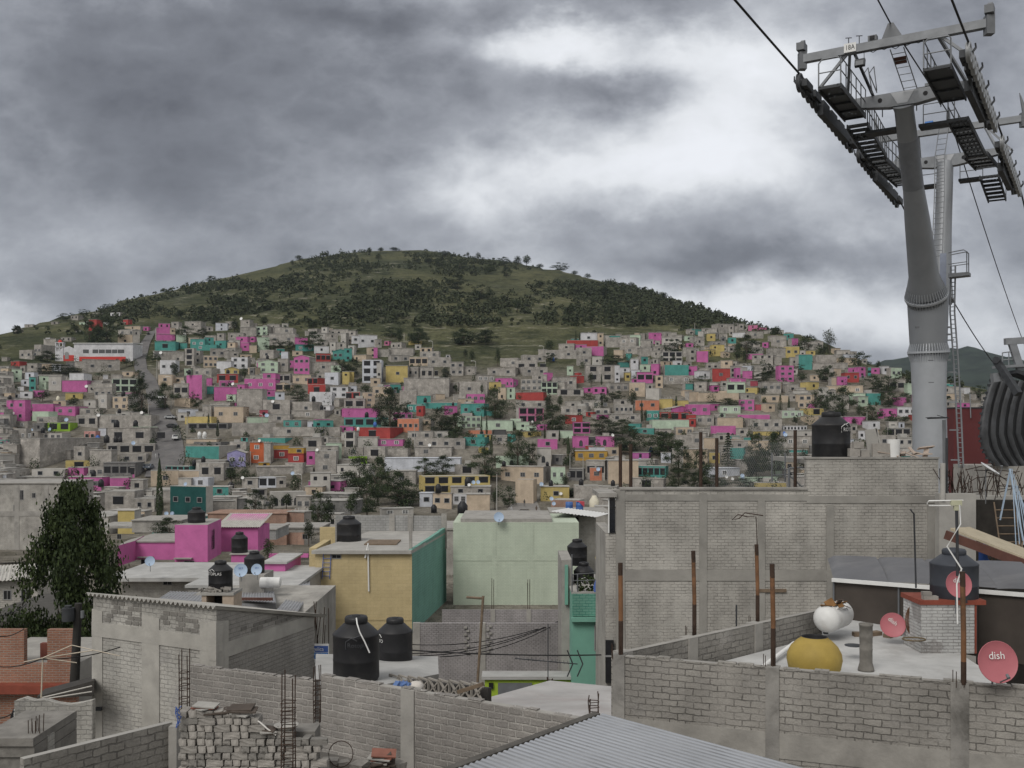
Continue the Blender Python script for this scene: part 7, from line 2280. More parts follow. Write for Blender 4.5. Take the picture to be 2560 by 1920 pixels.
# catwalks with gratings seen from below and railings
def gratem():
    m, nt, b = newmat('walkway_grating'); tc = nt.new('ShaderNodeUVMap').outputs[0]
    b.inputs['Base Color'].default_value = (.085, .09, .097, 1); b.inputs['Metallic'].default_value = .3; b.inputs['Roughness'].default_value = .6
    v = nt.new('ShaderNodeTexVoronoi', inp={'Vector': tc, 'Scale': 5.5, 'Randomness': .12}); 
    al = nt.math('GREATER_THAN', v.outputs['Distance'], .25)
    n = nt.math('GREATER_THAN', nt.noise(tc, 1.3, 2), .53)
    nt.l.new(nt.math('MAXIMUM', al, n), b.inputs['Alpha']); return m
M_GRATE = gratem()
def walkway(s0, s1, v0, v1, z0, z1, rail_v, name='walkway', steps=0, posts=8):
    mb = MB(); zf = lambda s: z0 + (z1 - z0) * (s - s0) / (s1 - s0)
    n = max(1, steps)
    for k in range(n):
        a = s0 + (s1 - s0) * k / n; b = s0 + (s1 - s0) * (k + (.86 if steps else 1.)) / n; za = zf((a + b) / 2) if steps else None
        mb.hexa([W3(a, v0, (za or zf(a)) - .04), W3(a, v1, (za or zf(a)) - .04), W3(b, v1, (za or zf(b)) - .04), W3(b, v0, (za or zf(b)) - .04), W3(a, v0, za or zf(a)), W3(a, v1, za or zf(a)), W3(b, v1, za or zf(b)), W3(b, v0, za or zf(b))])
        if steps: mb.hexa([W3(a, v0, za - .16), W3(a, v1, za - .16), W3(a + .04, v1, za - .16), W3(a + .04, v0, za - .16), W3(a, v0, za), W3(a, v1, za), W3(a + .04, v1, za), W3(a + .04, v0, za)])
    tp(mb, name, [M_GRATE])
    mb = MB()
    for v in (v0, v1): mb.beam(W3(s0, v, zf(s0) - .10), W3(s1, v, zf(s1) - .10), .06, .22)
    k = int((s1 - s0) / 1.1)
    for i in range(k + 1): s = s0 + (s1 - s0) * i / k; mb.beam(W3(s, v0, zf(s) - .09), W3(s, v1, zf(s) - .09), .05, .09)
    tp(mb, 'walkway_frame', [M_STEELD])
    mb = MB(); r = .026
    for i in range(posts + 1):
        s = s0 + (s1 - s0) * i / posts; mb.tube([W3(s, rail_v, zf(s)), W3(s, rail_v, zf(s) + 1.1)], r, 6)
    for h in (.55, 1.1): mb.tube([W3(s0, rail_v, zf(s0) + h), W3(s1, rail_v, zf(s1) + h)], r, 6)
    tp(mb, 'railing', [M_GALVD])
walkway(.3, 4.9, -2.5, -1.6, 14.38, 14.33, -1.6, posts=5); walkway(5.3, 9.6, -2.5, -1.6, 14.1, 13.6, -1.6, steps=8, posts=9); walkway(9.7, 17., -2.5, -1.7, 13.6, 13.85, -1.7, steps=10, posts=8)
walkway(.3, 4.6, 1.6, 2.6, 14.38, 14.33, 1.6, posts=5); walkway(5.6, 12.0, 1.75, 2.55, 13.75, 13.7, 1.75, steps=9, posts=2); walkway(12., 16.4, 1.6, 2.65, 13.7, 14.1, 1.6, steps=4, posts=3); walkway(17.2, 21.2, 1.7, 2.6, 13.8, 13.3, 2.6, steps=6, posts=2)
# end rails and cross bridges
mb = MB()
for v0, v1, s, z in ((-2.5, -1.6, .3, 14.38), (1.6, 2.6, .3, 14.38)):
    pts = [W3(s, v0, z), W3(s, v0, z + .95), W3(s, v0 + .15, z + 1.12), W3(s, v1 - .12, z + 1.12), W3(s, v1, z + 1.0), W3(s, v1, z)]; mb.tube(pts, .032, 6); mb.tube([W3(s, v0, z + .55), W3(s, v1, z + .55)], .026, 6)
tp(mb, 'end_railing', [M_GALV])
mb = MB()
for v0, v1, s, z in ((-1.8, -.42, 6.1, 13.75), (.5, 1.8, 6.1, 13.7), (.55, 1.7, 18.2, 13.85), (-1.8, -.5, 18.2, 13.75)): mb.beam(W3(s, v0, z), W3(s, v1, z), .75, .12)
tp(mb, 'cross_walkway', [M_STEELD]); mb = MB()
for v0, v1, s, z in ((.6, 1.9, 6.4, 13.8), (.55, 1.7, 18.5, 13.9), (-1.75, -.5, 18.0, 13.85), (-.95, .0, 5.3, 14.2), (.5, 1.5, 5.3, 14.25)):
    for h in (.55, 1.0): mb.tube([W3(s, v0, z + h), W3(s, v1, z + h)], .024, 5)
    for v in (v0, v1): mb.tube([W3(s, v, z), W3(s, v, z + 1.0)], .024, 5)
tp(mb, 'cross_railing', [M_GALVD])
mb = MB()
for v, vt in ((-1.2, -1.45), (-1.0, -1.2)): mb.tube([W3(4.4, v, 15.05), W3(4.2, vt - .1, 15.9), W3(4.0, vt + .15, 16.1), W3(4.1, v + .05, 15.05)], .026, 5)
tp(mb, 'access_gate', [M_GALVD])
# ladder between beams, floodlight, horn, wind gauges, cable bundle
mb = MB()
for v in (.08, .62): mb.tube([W3(4.7, v, 15.05), W3(2.6, v - .18, zuA - .15)], .024, 5)
for k in range(6): t = (k + .3) / 6; mb.tube([W3(4.7 - 2.1 * t, .08 - .18 * t, 15.05 + (zuA - 15.2) * t), W3(4.7 - 2.1 * t, .62 - .18 * t, 15.05 + (zuA - 15.2) * t)], .018, 5)
tp(mb, 'beam_ladder', [M_GALV]); mb = MB(); mb.beam(W3(3.35, .2, 15.78), W3(3.05, .2, 15.98), .5, .02); tp(mb, 'ladder_plate', [M_BROWN])
R = Matrix((TV, TU, TZ)).transposed(); mb = MB(); mb.obox(W3(2.2, -1.25, zuA - .62), (.42, .16, .32), R @ Matrix.Rotation(-.3, 3, 'X')); tp(mb, 'floodlight', [M_STEELD]); mb = MB(); mb.obox(W3(2.1, -1.25, zuA - .64), (.32, .02, .22), R @ Matrix.Rotation(-.3, 3, 'X')); mb.tube([W3(2.2, -1.42, zuA - .5), W3(2.2, -1.42, zuA - .2), W3(2.2, -1.08, zuA - .2), W3(2.2, -1.08, zuA - .5)], .02, 5); tp(mb, 'floodlight_lens', [M_GALVD])
mb = MB(); mb.obox(W3(2.2, -.72, zuA + .30), (.36, .3, .22), R); mb.obox(W3(2.02, -.72, zuA + .30), (.2, .02, .14), R, 1); tp(mb, 'loudspeaker', [M_GALVD, M_DARK])
mb = MB()
for v in (-1.72, -1.28):
    mb.tube([W3(2.2, v, zuA + .15), W3(2.2, v, zuA + .55)], .02, 5); mb.tube([W3(2.2, v - .13, zuA + .56), W3(2.2, v + .13, zuA + .52)], .02, 5)
tp(mb, 'wind_gauge', [M_STEELD])
mb = MB(); rk = random.Random(4)
for k in range(5):
    v = -.9 + k * .45; mb.tube([W3(2.1, v, zuA - .2), W3(2.05, v + .22, zuA - .2 - rk.uniform(.08, .28)), W3(2.1, v + .45, zuA - .2)], .016, 4)
mb.tube([W3(2.1, -.4, zuA - .2), W3(2.0, .3, zuA - .26), W3(2.1, 1.4, zuA - .18)], .04, 5); tp(mb, 'cable_bundle', [M_WIRE])
mb = MB(); mb.obox(W3(17.9, -.95, zuB + .38), (.42, .34, .34), R); tp(mb, 'blue_control_box', [mat('control_blue', (.07, .19, .50), .5, .08)])
mb = MB(); mb.beam(W3(3.4, 1.15, 14.7), W3(3.4, 1.8, 14.75), .1, .12); mb.beam(W3(3.4, 1.62, 14.8), W3(3.4, 1.62, 14.4), .1, .12); tp(mb, 'rope_bracket', [M_GALV])
# long ladder on the rear leg and trunk
def ladder(pts, w, nr, name, m=M_GALV):
    mb = MB()
    for sg in (-1, 1): mb.tube([p + TV * sg * w for p in pts], .03, 5)
    cum = [0]; 
    for i in range(1, len(pts)): cum.append(cum[-1] + (pts[i] - pts[i - 1]).length)
    for k in range(nr):
        L = cum[-1] * k / (nr - 1); i = max(j for j in range(len(cum)) if cum[j] <= L + 1e-6); i = min(i, len(pts) - 2); t = (L - cum[i]) / (cum[i + 1] - cum[i]); p = pts[i].lerp(pts[i + 1], t); mb.tube([p - TV * w, p + TV * w], .018, 4)
    return tp(mb, name, [m])
ladder([W3(17.1, -.05, 16.9), W3(16.5, -.2, 14.9), P(2349, 480, 52.2), P(2343, 640, 50.8)], .24, 30, 'upper_ladder', M_GALV)
lad = [P(2382, 665, 50.2), P(2380, 780, 50.2), P(2389, 905, 50), P(2396, 1030, 50), P(2402, 1168, 50)]
mb = MB()
for dx in (-.09, .12): mb.tube([p + TV * dx for p in lad], .045, 6)
for k in range(46):
    t = k / 45 * 4; i = min(3, int(t)); p = lad[i].lerp(lad[i + 1], t - i); mb.tube([p - TV * .10, p + TV * .13], .02, 4)
for k, py in enumerate((760, 850, 930, 1005, 1075, 1150)):
    i = 0 if py < 780 else 1 if py < 905 else 2 if py < 1030 else 3; q = [665, 780, 905, 1030, 1168]; p = lad[i].lerp(lad[i + 1], (py - q[i]) / (q[i + 1] - q[i])); mb.beam(p, p - TV * .45, .06, .06)
tp(mb, 'side_ladder', [M_GALV])
# maintenance platform
pf = P(2378, 690, 50); mb = MB(); mb.hexa([pf + TV * a + TU * b + TZ * c for a, b, c in ((-.1, -.3, -.1), (.85, -.3, -.06), (.85, .4, -.06), (-.1, .4, -.1), (-.1, -.3, .1), (.85, -.3, .1), (.85, .4, .1), (-.1, .4, .1))]); tp(mb, 'platform', [M_GALV])
mb = MB()
for b in (-.3, .4):
    mb.tube([pf + TV * .75 + TU * b + TZ * .1, pf + TV * .75 + TU * b + TZ * 1.1, pf + TV * .6 + TU * b + TZ * 1.2, pf + TU * b + TZ * 1.12 - TV * .1], .028, 6); mb.tube([pf + TU * b - TV * .1 + TZ * .55, pf + TV * .75 + TU * b + TZ * .6], .022, 5)
mb.tube([pf + TV * .75 - TU * .3 + TZ * 1.1, pf + TV * .75 + TU * .4 + TZ * 1.1], .026, 6); tp(mb, 'platform_railing', [M_GALV])
mb = MB(); mb.beam(P(2357, 725, 49.6), P(2358, 635, 50.6), .3, .12); tp(mb, 'stiffener_plate', [mat('plate_blue_grey', (.17, .19, .24), .5, .1, metal=.3)])
mb = MB()
for px, py in ((2284, 765), (2293, 818), (2374, 818), (2372, 836), (2372, 900), (2380, 960)): mb.obox(P(px, py, 48.9), (.16, .12, .08))
for k in range(2): mb.obox(P(2327 + k, 901 + k * 55, 48.6), (.24, .06, .04))
tp(mb, 'lug', [M_GALVD])
# hauling ropes
def rope(label, pts, r=.045):
    o = pole_thing('hauling_cable', label, 'cable', pts, r, M_WIRE, None, 8); return o
def sag(a, b, d, n=16): return [a.lerp(b, t) - TZ * d * 4 * t * (1 - t) for t in np.linspace(0, 1, n)]
Lf = lambda s, v: W3(s, v, rope_z(s) + .0)
for v, nm in ((-3.25, 'black haul cable passing over the left wheel train of the tower'), (3.25, 'black haul cable passing over the right wheel train of the tower')):
    st_ = W3(-42, v, 16.4); en = W3(82, v, 6.3)
    pts = sag(st_, Lf(.2, v), .25) + [Lf(s, v) for s in np.linspace(1, 20.5, 8)] + sag(Lf(21.2, v), en, .9)
    rope(nm, pts)
pts = sag(W3(-42, 0, 19.5), W3(2.2, 0, zuA + .78), .3) + sag(W3(18, 0, zuB + .95), W3(80, 0, 6.5), .7); rope('thin black communication cable hung along the middle of the tower', pts, .032)

# ---------------------------------------------------------------- station at the right edge
Ys_ = 104.; root = org('plain dark red station block behind the tower foot', 'station building', 'red_building', (PX(2430, Ys_), Ys_, -10)); mb = MB(); mb.box(PX(2384, Ys_), PX(2620, Ys_), Ys_, Ys_ + 8, -14, PZ(1021, Ys_)); rel(root, mb, 'wall', [mat('red_cladding', (.105, .026, .027), .75, .08, nscale=.3)])
mb = MB(); mb.box(PX(2383, Ys_), PX(2621, Ys_), Ys_ - .06, Ys_ + 8, PZ(1021, Ys_), PZ(1018, Ys_)); rel(root, mb, 'coping', [M_STEELD]); mb = MB(); mb.tube([P(2425, 985, Ys_ - .2), P(2427, 1045, Ys_ - .2)], .06, 6); rel(root, mb, 'lamp_tube', [M_GALV])
root = org('black ribbed curved shell of the cable car station at the right edge', 'station', 'station_shell', P(2540, 1165, 92))
cur = [(2489, 945), (2478, 975), (2468, 1010), (2461, 1050), (2459, 1085), (2463, 1115), (2474, 1140), (2492, 1165)]
rows = []; ribs = MB(); NR = 7
for k in range(NR + 1):
    dx = k * 21; Yk = 88. + k * .55; row = [P(px + dx + (k * 1.5 if i > 4 else 0), py + (0 if i > 2 else (2 - i) * k * 1.2), Yk + abs(i - 4) * .25) for i, (px, py) in enumerate(cur)]
    rows.append(row)
    if k < NR: w_ = .27 if k else .34; ribs.grid([[p + Vector((a * w_, b, 0)) for p in row] for a, b in ((-1, .05), (-.85, -.16), (-.3, -.22), (.6, -.2), (.9, -.14), (1, .05))], 0, True)
sh = MB(); sh.grid(rows, 0, True); back = [[p + Vector((1.2, 1.6, 0)) for p in r_] for r_ in rows]; sh.grid(back, 0, True); sh.grid([rows[0], back[0]], 0, True); sh.grid([rows[-1], back[-1]], 0, True)
rel(root, sh, 'shell', [mat('shell_black', (.012, .012, .013), .5, .2)]); rel(root, ribs, 'rib', [mat('rib_grey', (.075, .078, .084), .55, .35, metal=.2, nscale=.5, dirt=(.03, .03, .032), dirtamt=.7)])
fr = MB()
for i in range(len(cur) - 1):
    for t in (.2, .6):
        p = rows[0][i].lerp(rows[0][i + 1], t); fr.obox(p + Vector((-.3, 0, 0)), (.3, .3, .2))
rel(root, fr, 'edge_tooth', [mat('tooth_dark', (.04, .045, .05), .6, .2)])
mb = MB(); mb.box(PX(2470, 89), PX(2640, 89), 89.5, 96, -14, PZ(1166, 89)); rel(root, mb, 'base', [M_CONC])
root = org('grey wheel gantry on top of the station shell at the right edge', 'gantry', 'station_gantry', P(2520, 945, 86)); Yg = 86.
mb = MB(); mb.beam(P(2512, 854, Yg), P(2640, 846, Yg), .4, .55); mb.beam(P(2530, 858, Yg), P(2551, 925, Yg), .35, .6); rel(root, mb, 'arm', [M_GALV])
mb = MB(); mb.beam(P(2486, 918, Yg), P(2560, 914, Yg), .9, .22); mb.beam(P(2480, 945, Yg - 1), P(2516, 940, Yg - 1), .6, .75); rel(root, mb, 'platform', [M_GALV])
mb = MB()
for a, b in (((2506, 918), (2506, 882)), ((2538, 916), (2538, 878)), ((2506, 882), (2538, 878)), ((2506, 900), (2538, 898)), ((2522, 916), (2522, 880))): mb.tube([P(*a, Yg), P(*b, Yg)], .05, 5)
rel(root, mb, 'railing', [M_GALV])
mb = MB(); mb.beam(P(2490, 900, Yg - 1), P(2546, 985, Yg - 3), .5, .5); mb.beam(P(2530, 930, Yg), P(2600, 955, Yg), 2., .3); rk = random.Random(3)
for k in range(9): t = k / 8; p = P(2492 + 50 * t, 900 + 82 * t, Yg - 1.3); mb.cyl(p - Vector((.12, .1, 0)), p + Vector((.12, .1, 0)), .30, n=14)
rel(root, mb, 'wheel_train', [M_STEELD])
# ---------------------------------------------------------------- small things on the slope
def house_under(px, py):
    best = None
    for d in HT:
        if d['x0'] - 2 < px < d['x1'] + 2:
            e = abs(d['top'] - py)
            if e < 9 and (best is None or e < best[0]): best = (e, d)
    return best[1] if best else None
# shared tank, dish and pole meshes
mb = MB(); mb.lathe([(0, 0), (.5, 0), (.5, .95), (.25, 1.25), (.24, 1.33), (0, 1.34)], n=14); TK = {}
for k_, m_ in (('black', M_BLACKPL), ('white', M_WHITEP), ('cream', M_TANKW), ('blue', mat('tank_blue', (.05, .13, .40), .5, .1))):
    o = mb.build('water_tank', [m_]); TK[k_] = o.data; bpy.data.objects.remove(o)
TPOS = {'A': "1465,1545,70 b;1705,1540,60 b;125,1205,40 b;1550,1165,50 b;1500,1365,45 b;730,1235,46 c", 'B': "700,895,40 b;790,1130,55 b;1780,1230,50 b;1880,1320,45 b;1940,1275,40 b;1975,1275,40 b;215,915,45 b;135,1065,36 b;190,1065,40 b;345,1660,48 w;410,1660,48 w;1200,685,36 b;820,1200,30 b", 'C': "985,860,26 b;1015,860,26 b;1045,860,26 b;235,1410,44 b;178,1405,36 w;1370,1075,30 b;285,1215,50 b;1020,1040,44 b;780,1190,40 b;390,1330,44 u;1040,815,30 b", 'D': "1830,1430,36 u;205,1310,30 w;1070,1185,26 b;470,520,34 u;70,1425,40 b;1690,1659,40 u;1910,1655,44 w", 'E': "1340,1275,30 b;430,1210,30 b;1990,1090,30 b;1210,1440,36 u;560,1470,32 b", 'G': "1340,275,70 b;1455,270,55 b;1512,270,50 b;1175,705,60 b;1270,875,70 b;1820,880,70 b;45,800,90 b;540,170,50 b;1230,275,60 u", 'H': "430,430,55 b;545,390,55 b;890,740,80 b;495,85,40 w;555,85,44 w;1700,700,60 c", 'I': "1185,770,80 b;1555,680,80 b;1130,1015,75 b;1285,955,75 b;1490,1050,150 b", 'J': "870,760,70 b;960,810,70 b;1470,675,55 b;690,680,55 b;1070,680,60 b;100,435,50 b;645,415,40 b;2035,700,50 b;1235,1015,190 c;2155,300,50 c;1950,250,44 u"}
KN = {'b': 'black', 'w': 'white', 'c': 'cream', 'u': 'blue'}; SMALL = []
for rg, s_ in TPOS.items():
    ox, oy = REG[rg]
    for it in s_.split(';'):
        a, kd = it.split(); cx, by, w = [float(q) for q in a.split(',')]; px = ox + cx / ZS; py = oy + by / ZS; d = house_under(px, py)
        if d: Y = d['Y'] + 1.4; z = d['ztop'] + .14; w_ = w / ZS / F * Y; z = max(z, PZ(py, Y) - .3) if abs(PZ(py, Y) - z) < 1.2 else z
        else: Y = terr_Y(px, py, 150.); z = PZ(py, Y); w_ = w / ZS / F * Y
        o = bpy.data.objects.new('water_tank', TK[KN[kd]]); C.objects.link(o); o.location = (PX(px, Y), Y, z); w_ = min(max(w_, .9), 2.4); o.scale = (w_, w_, w_ * (1.05 if kd != 'c' else 1.3))
        tag(o, 'x', 'water tank', 'water tanks on the far roofs'); SMALL.append(dict(root=o, cx=px, cy=py, adj=KN[kd], noun='water tank', roof=d is not None, w=w_))
mb = MB(); R = Matrix.Rotation(math.radians(70), 3, 'X'); mb.lathe([(0, 0), (.3, .02), (.5, .1)], R=R, n=14); mb.lathe([(.5, .1), (.3, -.02), (0, -.04)], R=R, n=14); mb.tube([(0, .05, 0), (0, .1, -.7)], .04, 5)
mb.tube([R @ Vector((0, -.48, .1)), R @ Vector((0, -.3, .5))], .03, 4); DK = {}
for k_, m_ in (('blue', M_DISHB), ('white', M_WHITEP)):
    o = mb.build('satellite_dish', [m_]); DK[k_] = o.data; bpy.data.objects.remove(o)
DPOS = {'A': "1085,1035,w;835,1455,b;1235,1398,w;1780,1365,w;2020,612,w;163,1375,w;1145,990,w;357,985,w", 'B': "1265,1225,w;1190,1400,b;765,1005,w;165,375,w;870,185,w;2130,772,w", 'G': "390,130,b;625,120,b;1675,290,b;2090,1175,b;2165,1175,b", 'H': "82,1025,b;152,1025,b;322,655,b;1038,575,w;2050,778,b;1975,225,w;1668,520,b;1250,110,w", 'I': "1572,665,w;1627,634,b;1685,630,b;1075,165,w", 'J': "570,655,b;698,838,b;725,900,b;815,775,w;1285,470,b;1808,350,b;1465,40,w", 'K': "885,665,w;960,690,w;1085,650,b;1090,685,b;1625,135,b"}
for rg, s_ in DPOS.items():
    ox, oy = REG[rg]
    for it in s_.split(';'):
        cx, by, kd = it.split(','); px = ox + float(cx) / ZS; py = oy + float(by) / ZS
        c_ = [d for d in HT if d['x0'] - 3 < px < d['x1'] + 3 and d['top'] - 9 < py < d['bot']]
        d = min(c_, key=lambda q: q['Y']) if c_ else None; Y = (d['Y'] - .35) if d else terr_Y(px, py + 4, 150.) - 2
        o = bpy.data.objects.new('satellite_dish', DK['blue' if kd == 'b' else 'white']); C.objects.link(o); o.location = (PX(px, Y), Y, PZ(py, Y)); q = (1.05 if kd == 'b' else .85) * max(.8, Y / 260); o.scale = (q, q, q); o.rotation_euler = (0, 0, rnd.uniform(-.4, .4))
        tag(o, 'x', 'satellite dish', 'dishes on the far roofs'); SMALL.append(dict(root=o, cx=px, cy=py, adj='pale blue' if kd == 'b' else 'white', noun='satellite dish', roof=d is not None, w=1))
# street lamps and poles
def lamp(px, t, b, kind):
    Y = terr_Y(px, b, 150.); h = (b - t) / F * Y; root = empty('street_lamp' if kind == 'l' else 'utility_pole', (PX(px, Y), Y, PZ(b, Y)), 'x', 'street lamp' if kind == 'l' else 'utility pole', 'poles on the hillside'); mb = MB(); mb.tube([(0, 0, -1), (0, 0, h)], [.13, .09], 7); mb.build('pole', [M_POLE], root); mb = MB()
    if kind == 'l': mb.tube([(0, 0, h), (-.9, 0, h + .25), (-1.6, 0, h + .2)], .07, 5); mb.obox((-1.7, 0, h + .2), (.8, .3, .16)); mb.build('lamp_head', [M_WHITEP], root)
    else: mb.beam((-1.1, 0, h - .4), (1.1, 0, h - .4), .12, .12); mb.build('crossarm', [M_WOOD], root)
    SMALL.append(dict(root=root, cx=px, cy=(t + b) / 2, adj='thin pale', noun='street lamp' if kind == 'l' else 'utility pole', roof=False, w=1))
for rg, s_ in {'A': "2150,920,1310 l;1970,700,950 u;1865,1250,1420 u", 'B': "1318,250,330 u;1735,310,370 u;2105,380,450 u;1750,455,520 u;1135,1390,1530 l;190,1410,1640 u", 'C': "755,165,260 u;1115,270,390 l;1655,520,690 l;885,1300,1659 u", 'D': "345,330,480 l;1740,175,280 u;180,840,960 u;370,480,600 u", 'E': "85,40,200 u;478,90,180 u;680,50,130 u;905,40,110 u;1330,870,1010 u;95,200,360 u", 'F': "140,900,1010 u;238,950,1150 u;1425,680,900 u", 'H': "1780,540,770 l;1138,240,420 u", 'J': "930,270,500 u;1095,310,620 u;10,530,1060 u", 'I': "1920,540,1010 u"}.items():
    ox, oy = REG[rg]
    for it in s_.split(';'):
        a, kd = it.split(); cx, t_, b_ = [float(q) for q in a.split(',')]; lamp(ox + cx / ZS, oy + t_ / ZS, oy + b_ / ZS, kd)
# cars parked along the steep street
def car(px, py, colm, label, heading, kind='car', s=1.):
    Y = terr_Y(px, py, 150.) ; z = terr_z(px, Y) + .42; root = empty('parked_car' if kind == 'car' else 'parked_van', (PX(px, Y), Y, z), label, kind, 'cars on the steep street', heading); L, W_, Hh = 4.2 * s, 1.7 * s, (1.0 if kind == 'car' else 1.3) * s
    mb = MB(); prof = [(-L / 2, .35), (-L / 2, .85), (-L * .30, .95), (-L * .16, .95 + Hh * .45), (L * .24, .95 + Hh * .45), (L * .42, .98), (L / 2, .9), (L / 2, .35)]
    l = [(-W_ / 2, x, z_) for x, z_ in prof]; r = [(W_ / 2, x, z_) for x, z_ in prof]; mb.face(l[::-1]); mb.face(r)
    for i in range(len(prof)): j = (i + 1) % len(prof); mb.face([l[i], l[j], r[j], r[i]])
    mb.build('body', [colm], root); mb = MB(); zt = .95 + Hh * .45
    mb.face([(-W_ * .42, -L * .292, 1.0), (W_ * .42, -L * .292, 1.0), (W_ * .38, -L * .178, zt - .06), (-W_ * .38, -L * .178, zt - .06)]); mb.face([(-W_ * .42, L * .405, 1.02), (W_ * .42, L * .405, 1.02), (W_ * .38, L * .258, zt - .06), (-W_ * .38, L * .258, zt - .06)][::-1])
    for v_ in range(4): pass
    for sx in (-1, 1): mb.face([(sx * (W_ / 2 + .012), -L * .26, 1.0), (sx * (W_ / 2 + .012), L * .36, 1.0), (sx * (W_ / 2 + .012), L * .22, zt - .07), (sx * (W_ / 2 + .012), -L * .155, zt - .07)])
    off = Vector((0, 0, 0)); mb.v = [(x, y + (-.02 if y < -L * .17 else .02 if y > L * .24 else 0), z_ + .01) for x, y, z_ in mb.v]; mb.build('window', [M_GLASS], root)
    for sx in (-1, 1):
        for y in (-L * .32, L * .32): w_ = MB(); w_.cyl((sx * W_ * .40, y, .32), (sx * W_ * .51, y, .32), .32, n=14); w_.build('wheel', [M_WIRE], root)
        w_ = MB(); w_.obox((sx * W_ * .38, -L / 2 - .01, .72), (.3, .05, .14)); w_.build('headlight', [M_WHITEP], root)
    return root
M_CARS = mat('car_silver', (.42, .43, .44), .35, .05, metal=.3, spec=.5); M_CARK = mat('car_black', (.02, .02, .022), .25, .1, spec=.6); M_CARW = mat('car_white', (.62, .62, .62), .35, .04, spec=.5); M_CARB = mat('car_slate', (.10, .12, .15), .3, .08, spec=.5)
car(427, 1050, M_CARS, 'silver car parked highest up on the right kerb of the steep street', 1.3); car(432, 1072, M_CARK, 'black car parked below the silver one on the steep street', 1.4); car(440, 1102, M_CARW, 'white van parked near the bottom of the steep street', .15, 'van', 1.1); car(371, 1176, M_CARB, 'dark slate car parked at the foot of the steep street, left side', .1, s=1.25); car(371, 838, M_CARK, 'small black car at the very top of the steep street', .3, s=.9); car(403, 1000, M_CARW, 'white car half hidden beside the street trees', 1.2)
car(1313, 1293, M_CARK, 'dark car parked on the small paved lane', 1.5, s=1.)
# people
def person(px, py, cols, label, h=1.7, az=0., step=.12):
    Y = terr_Y(px, py, 150.) ; z = terr_z(px, Y) + .42; root = empty('person', (PX(px, Y), Y, z), label, 'person', None, az); k = h / 1.7
    vs = [(0, 0, .95), (0, 0, 1.2), (0, 0, 1.42), (0, -.01, 1.52), (0, -.02, 1.66), (.10, 0, .9), (.11, -step, .5), (.12, -step * 1.6, .06), (.12, -step * 1.6 - .14, .03), (-.10, 0, .9), (-.11, step, .5), (-.12, step * 1.5, .06), (-.12, step * 1.5 - .14, .03), (.19, 0, 1.4), (.25, .03, 1.12), (.26, -.1, .88), (-.19, 0, 1.4), (-.25, .02, 1.12), (-.26, -.08, .88)]
    es = [(0, 1), (1, 2), (2, 3), (3, 4), (0, 5), (5, 6), (6, 7), (7, 8), (0, 9), (9, 10), (10, 11), (11, 12), (2, 13), (13, 14), (14, 15), (2, 16), (16, 17), (17, 18)]
    rr_ = [.15, .15, .15, .06, .11, .09, .065, .045, .04, .09, .065, .045, .04, .06, .045, .035, .06, .045, .035]
    me = bpy.data.meshes.new('body'); me.from_pydata([tuple(c * k for c in v) for v in vs], es, []); o = bpy.data.objects.new('body', me); C.objects.link(o); o.parent = root
    bm = bmesh.new(); bm.from_mesh(me); sl = bm.verts.layers.skin.verify()
    for i, v in enumerate(bm.verts): v[sl].radius = (rr_[i] * k, rr_[i] * k * .8); v[sl].use_root = i == 0
    bm.to_mesh(me); bm.free(); o.modifiers.new('s', 'SKIN'); o.modifiers.new('d', 'SUBSURF').levels = 1; me.materials.append(cols)
    hb = MB(); hb.lathe([(0, -.02), (.075, 0), (.105, .06), (.09, .12), (0, .15)], (0, .0, 1.63 * k), 12); hb.build('hair', [M_WIRE], root)
M_P1 = mat('clothes_dark', (.03, .03, .035), .9, .1); M_P2 = mat('clothes_light', (.40, .40, .40), .9, .1); M_P3 = mat('clothes_brown', (.10, .07, .05), .9, .1)
person(389, 1150, M_P2, 'person in light clothes walking up the steep street', 1.7, 2.8); person(397, 1149, M_P1, 'person in dark clothes on the steep street beside the one in light clothes', 1.65, .3)
person(1279, 1288, M_P2, 'person in pale top walking on the small paved lane, left', 1.75, .4); person(1311, 1270, M_P1, 'person in dark clothes standing at the far end of the paved lane', 1.7, 0.); person(1341, 1287, M_P3, 'person in brown clothes on the right side of the paved lane', 1.7, -.5)
# barrels on the far shed, chapel
for px, lb in ((1423, 'blue barrel on the left of a pair above the white sheet roofed shed'), (1449, 'blue barrel with a red cloth over it above the white sheet roofed shed')):
    Y = 96.; root = org(lb, 'barrel', 'blue_barrel', P(px, 1280, Y)); mb = MB(); r = .35; mb.lathe([(0, 0), (r, 0), (r, .3), (r * 1.04, .33), (r, .36), (r, .62), (r * 1.04, .65), (r, .68), (r, .95), (r * .9, .97), (0, .97)], n=20); mb.build('drum', [mat('drum_blue', (.05, .12, .33), .5, .1)], root)
    if px > 1430: mb = MB(); mb.grid([[(-.3, -.37, 1.0), (0, -.38, 1.0), (.4, -.37, 1.0)], [(-.3, .2, 1.02), (0, .2, 1.05), (.45, .2, 1.0)]], 0); mb.face([(-.1, -.375, 1.), (.45, -.375, 1.), (.42, -.38, .5), (.2, -.38, .7)]); mb.build('cloth', [mat('red_cloth', (.40, .06, .08), .9, .1)], root)
root, a, b = block_house('barrel_platform', 'low grey block roof with a brick strip carrying the two blue barrels', 1378, 1520, 1280, 95.5, 6, m=[W_TAB], mroof=[M_CONC], slab=.12)
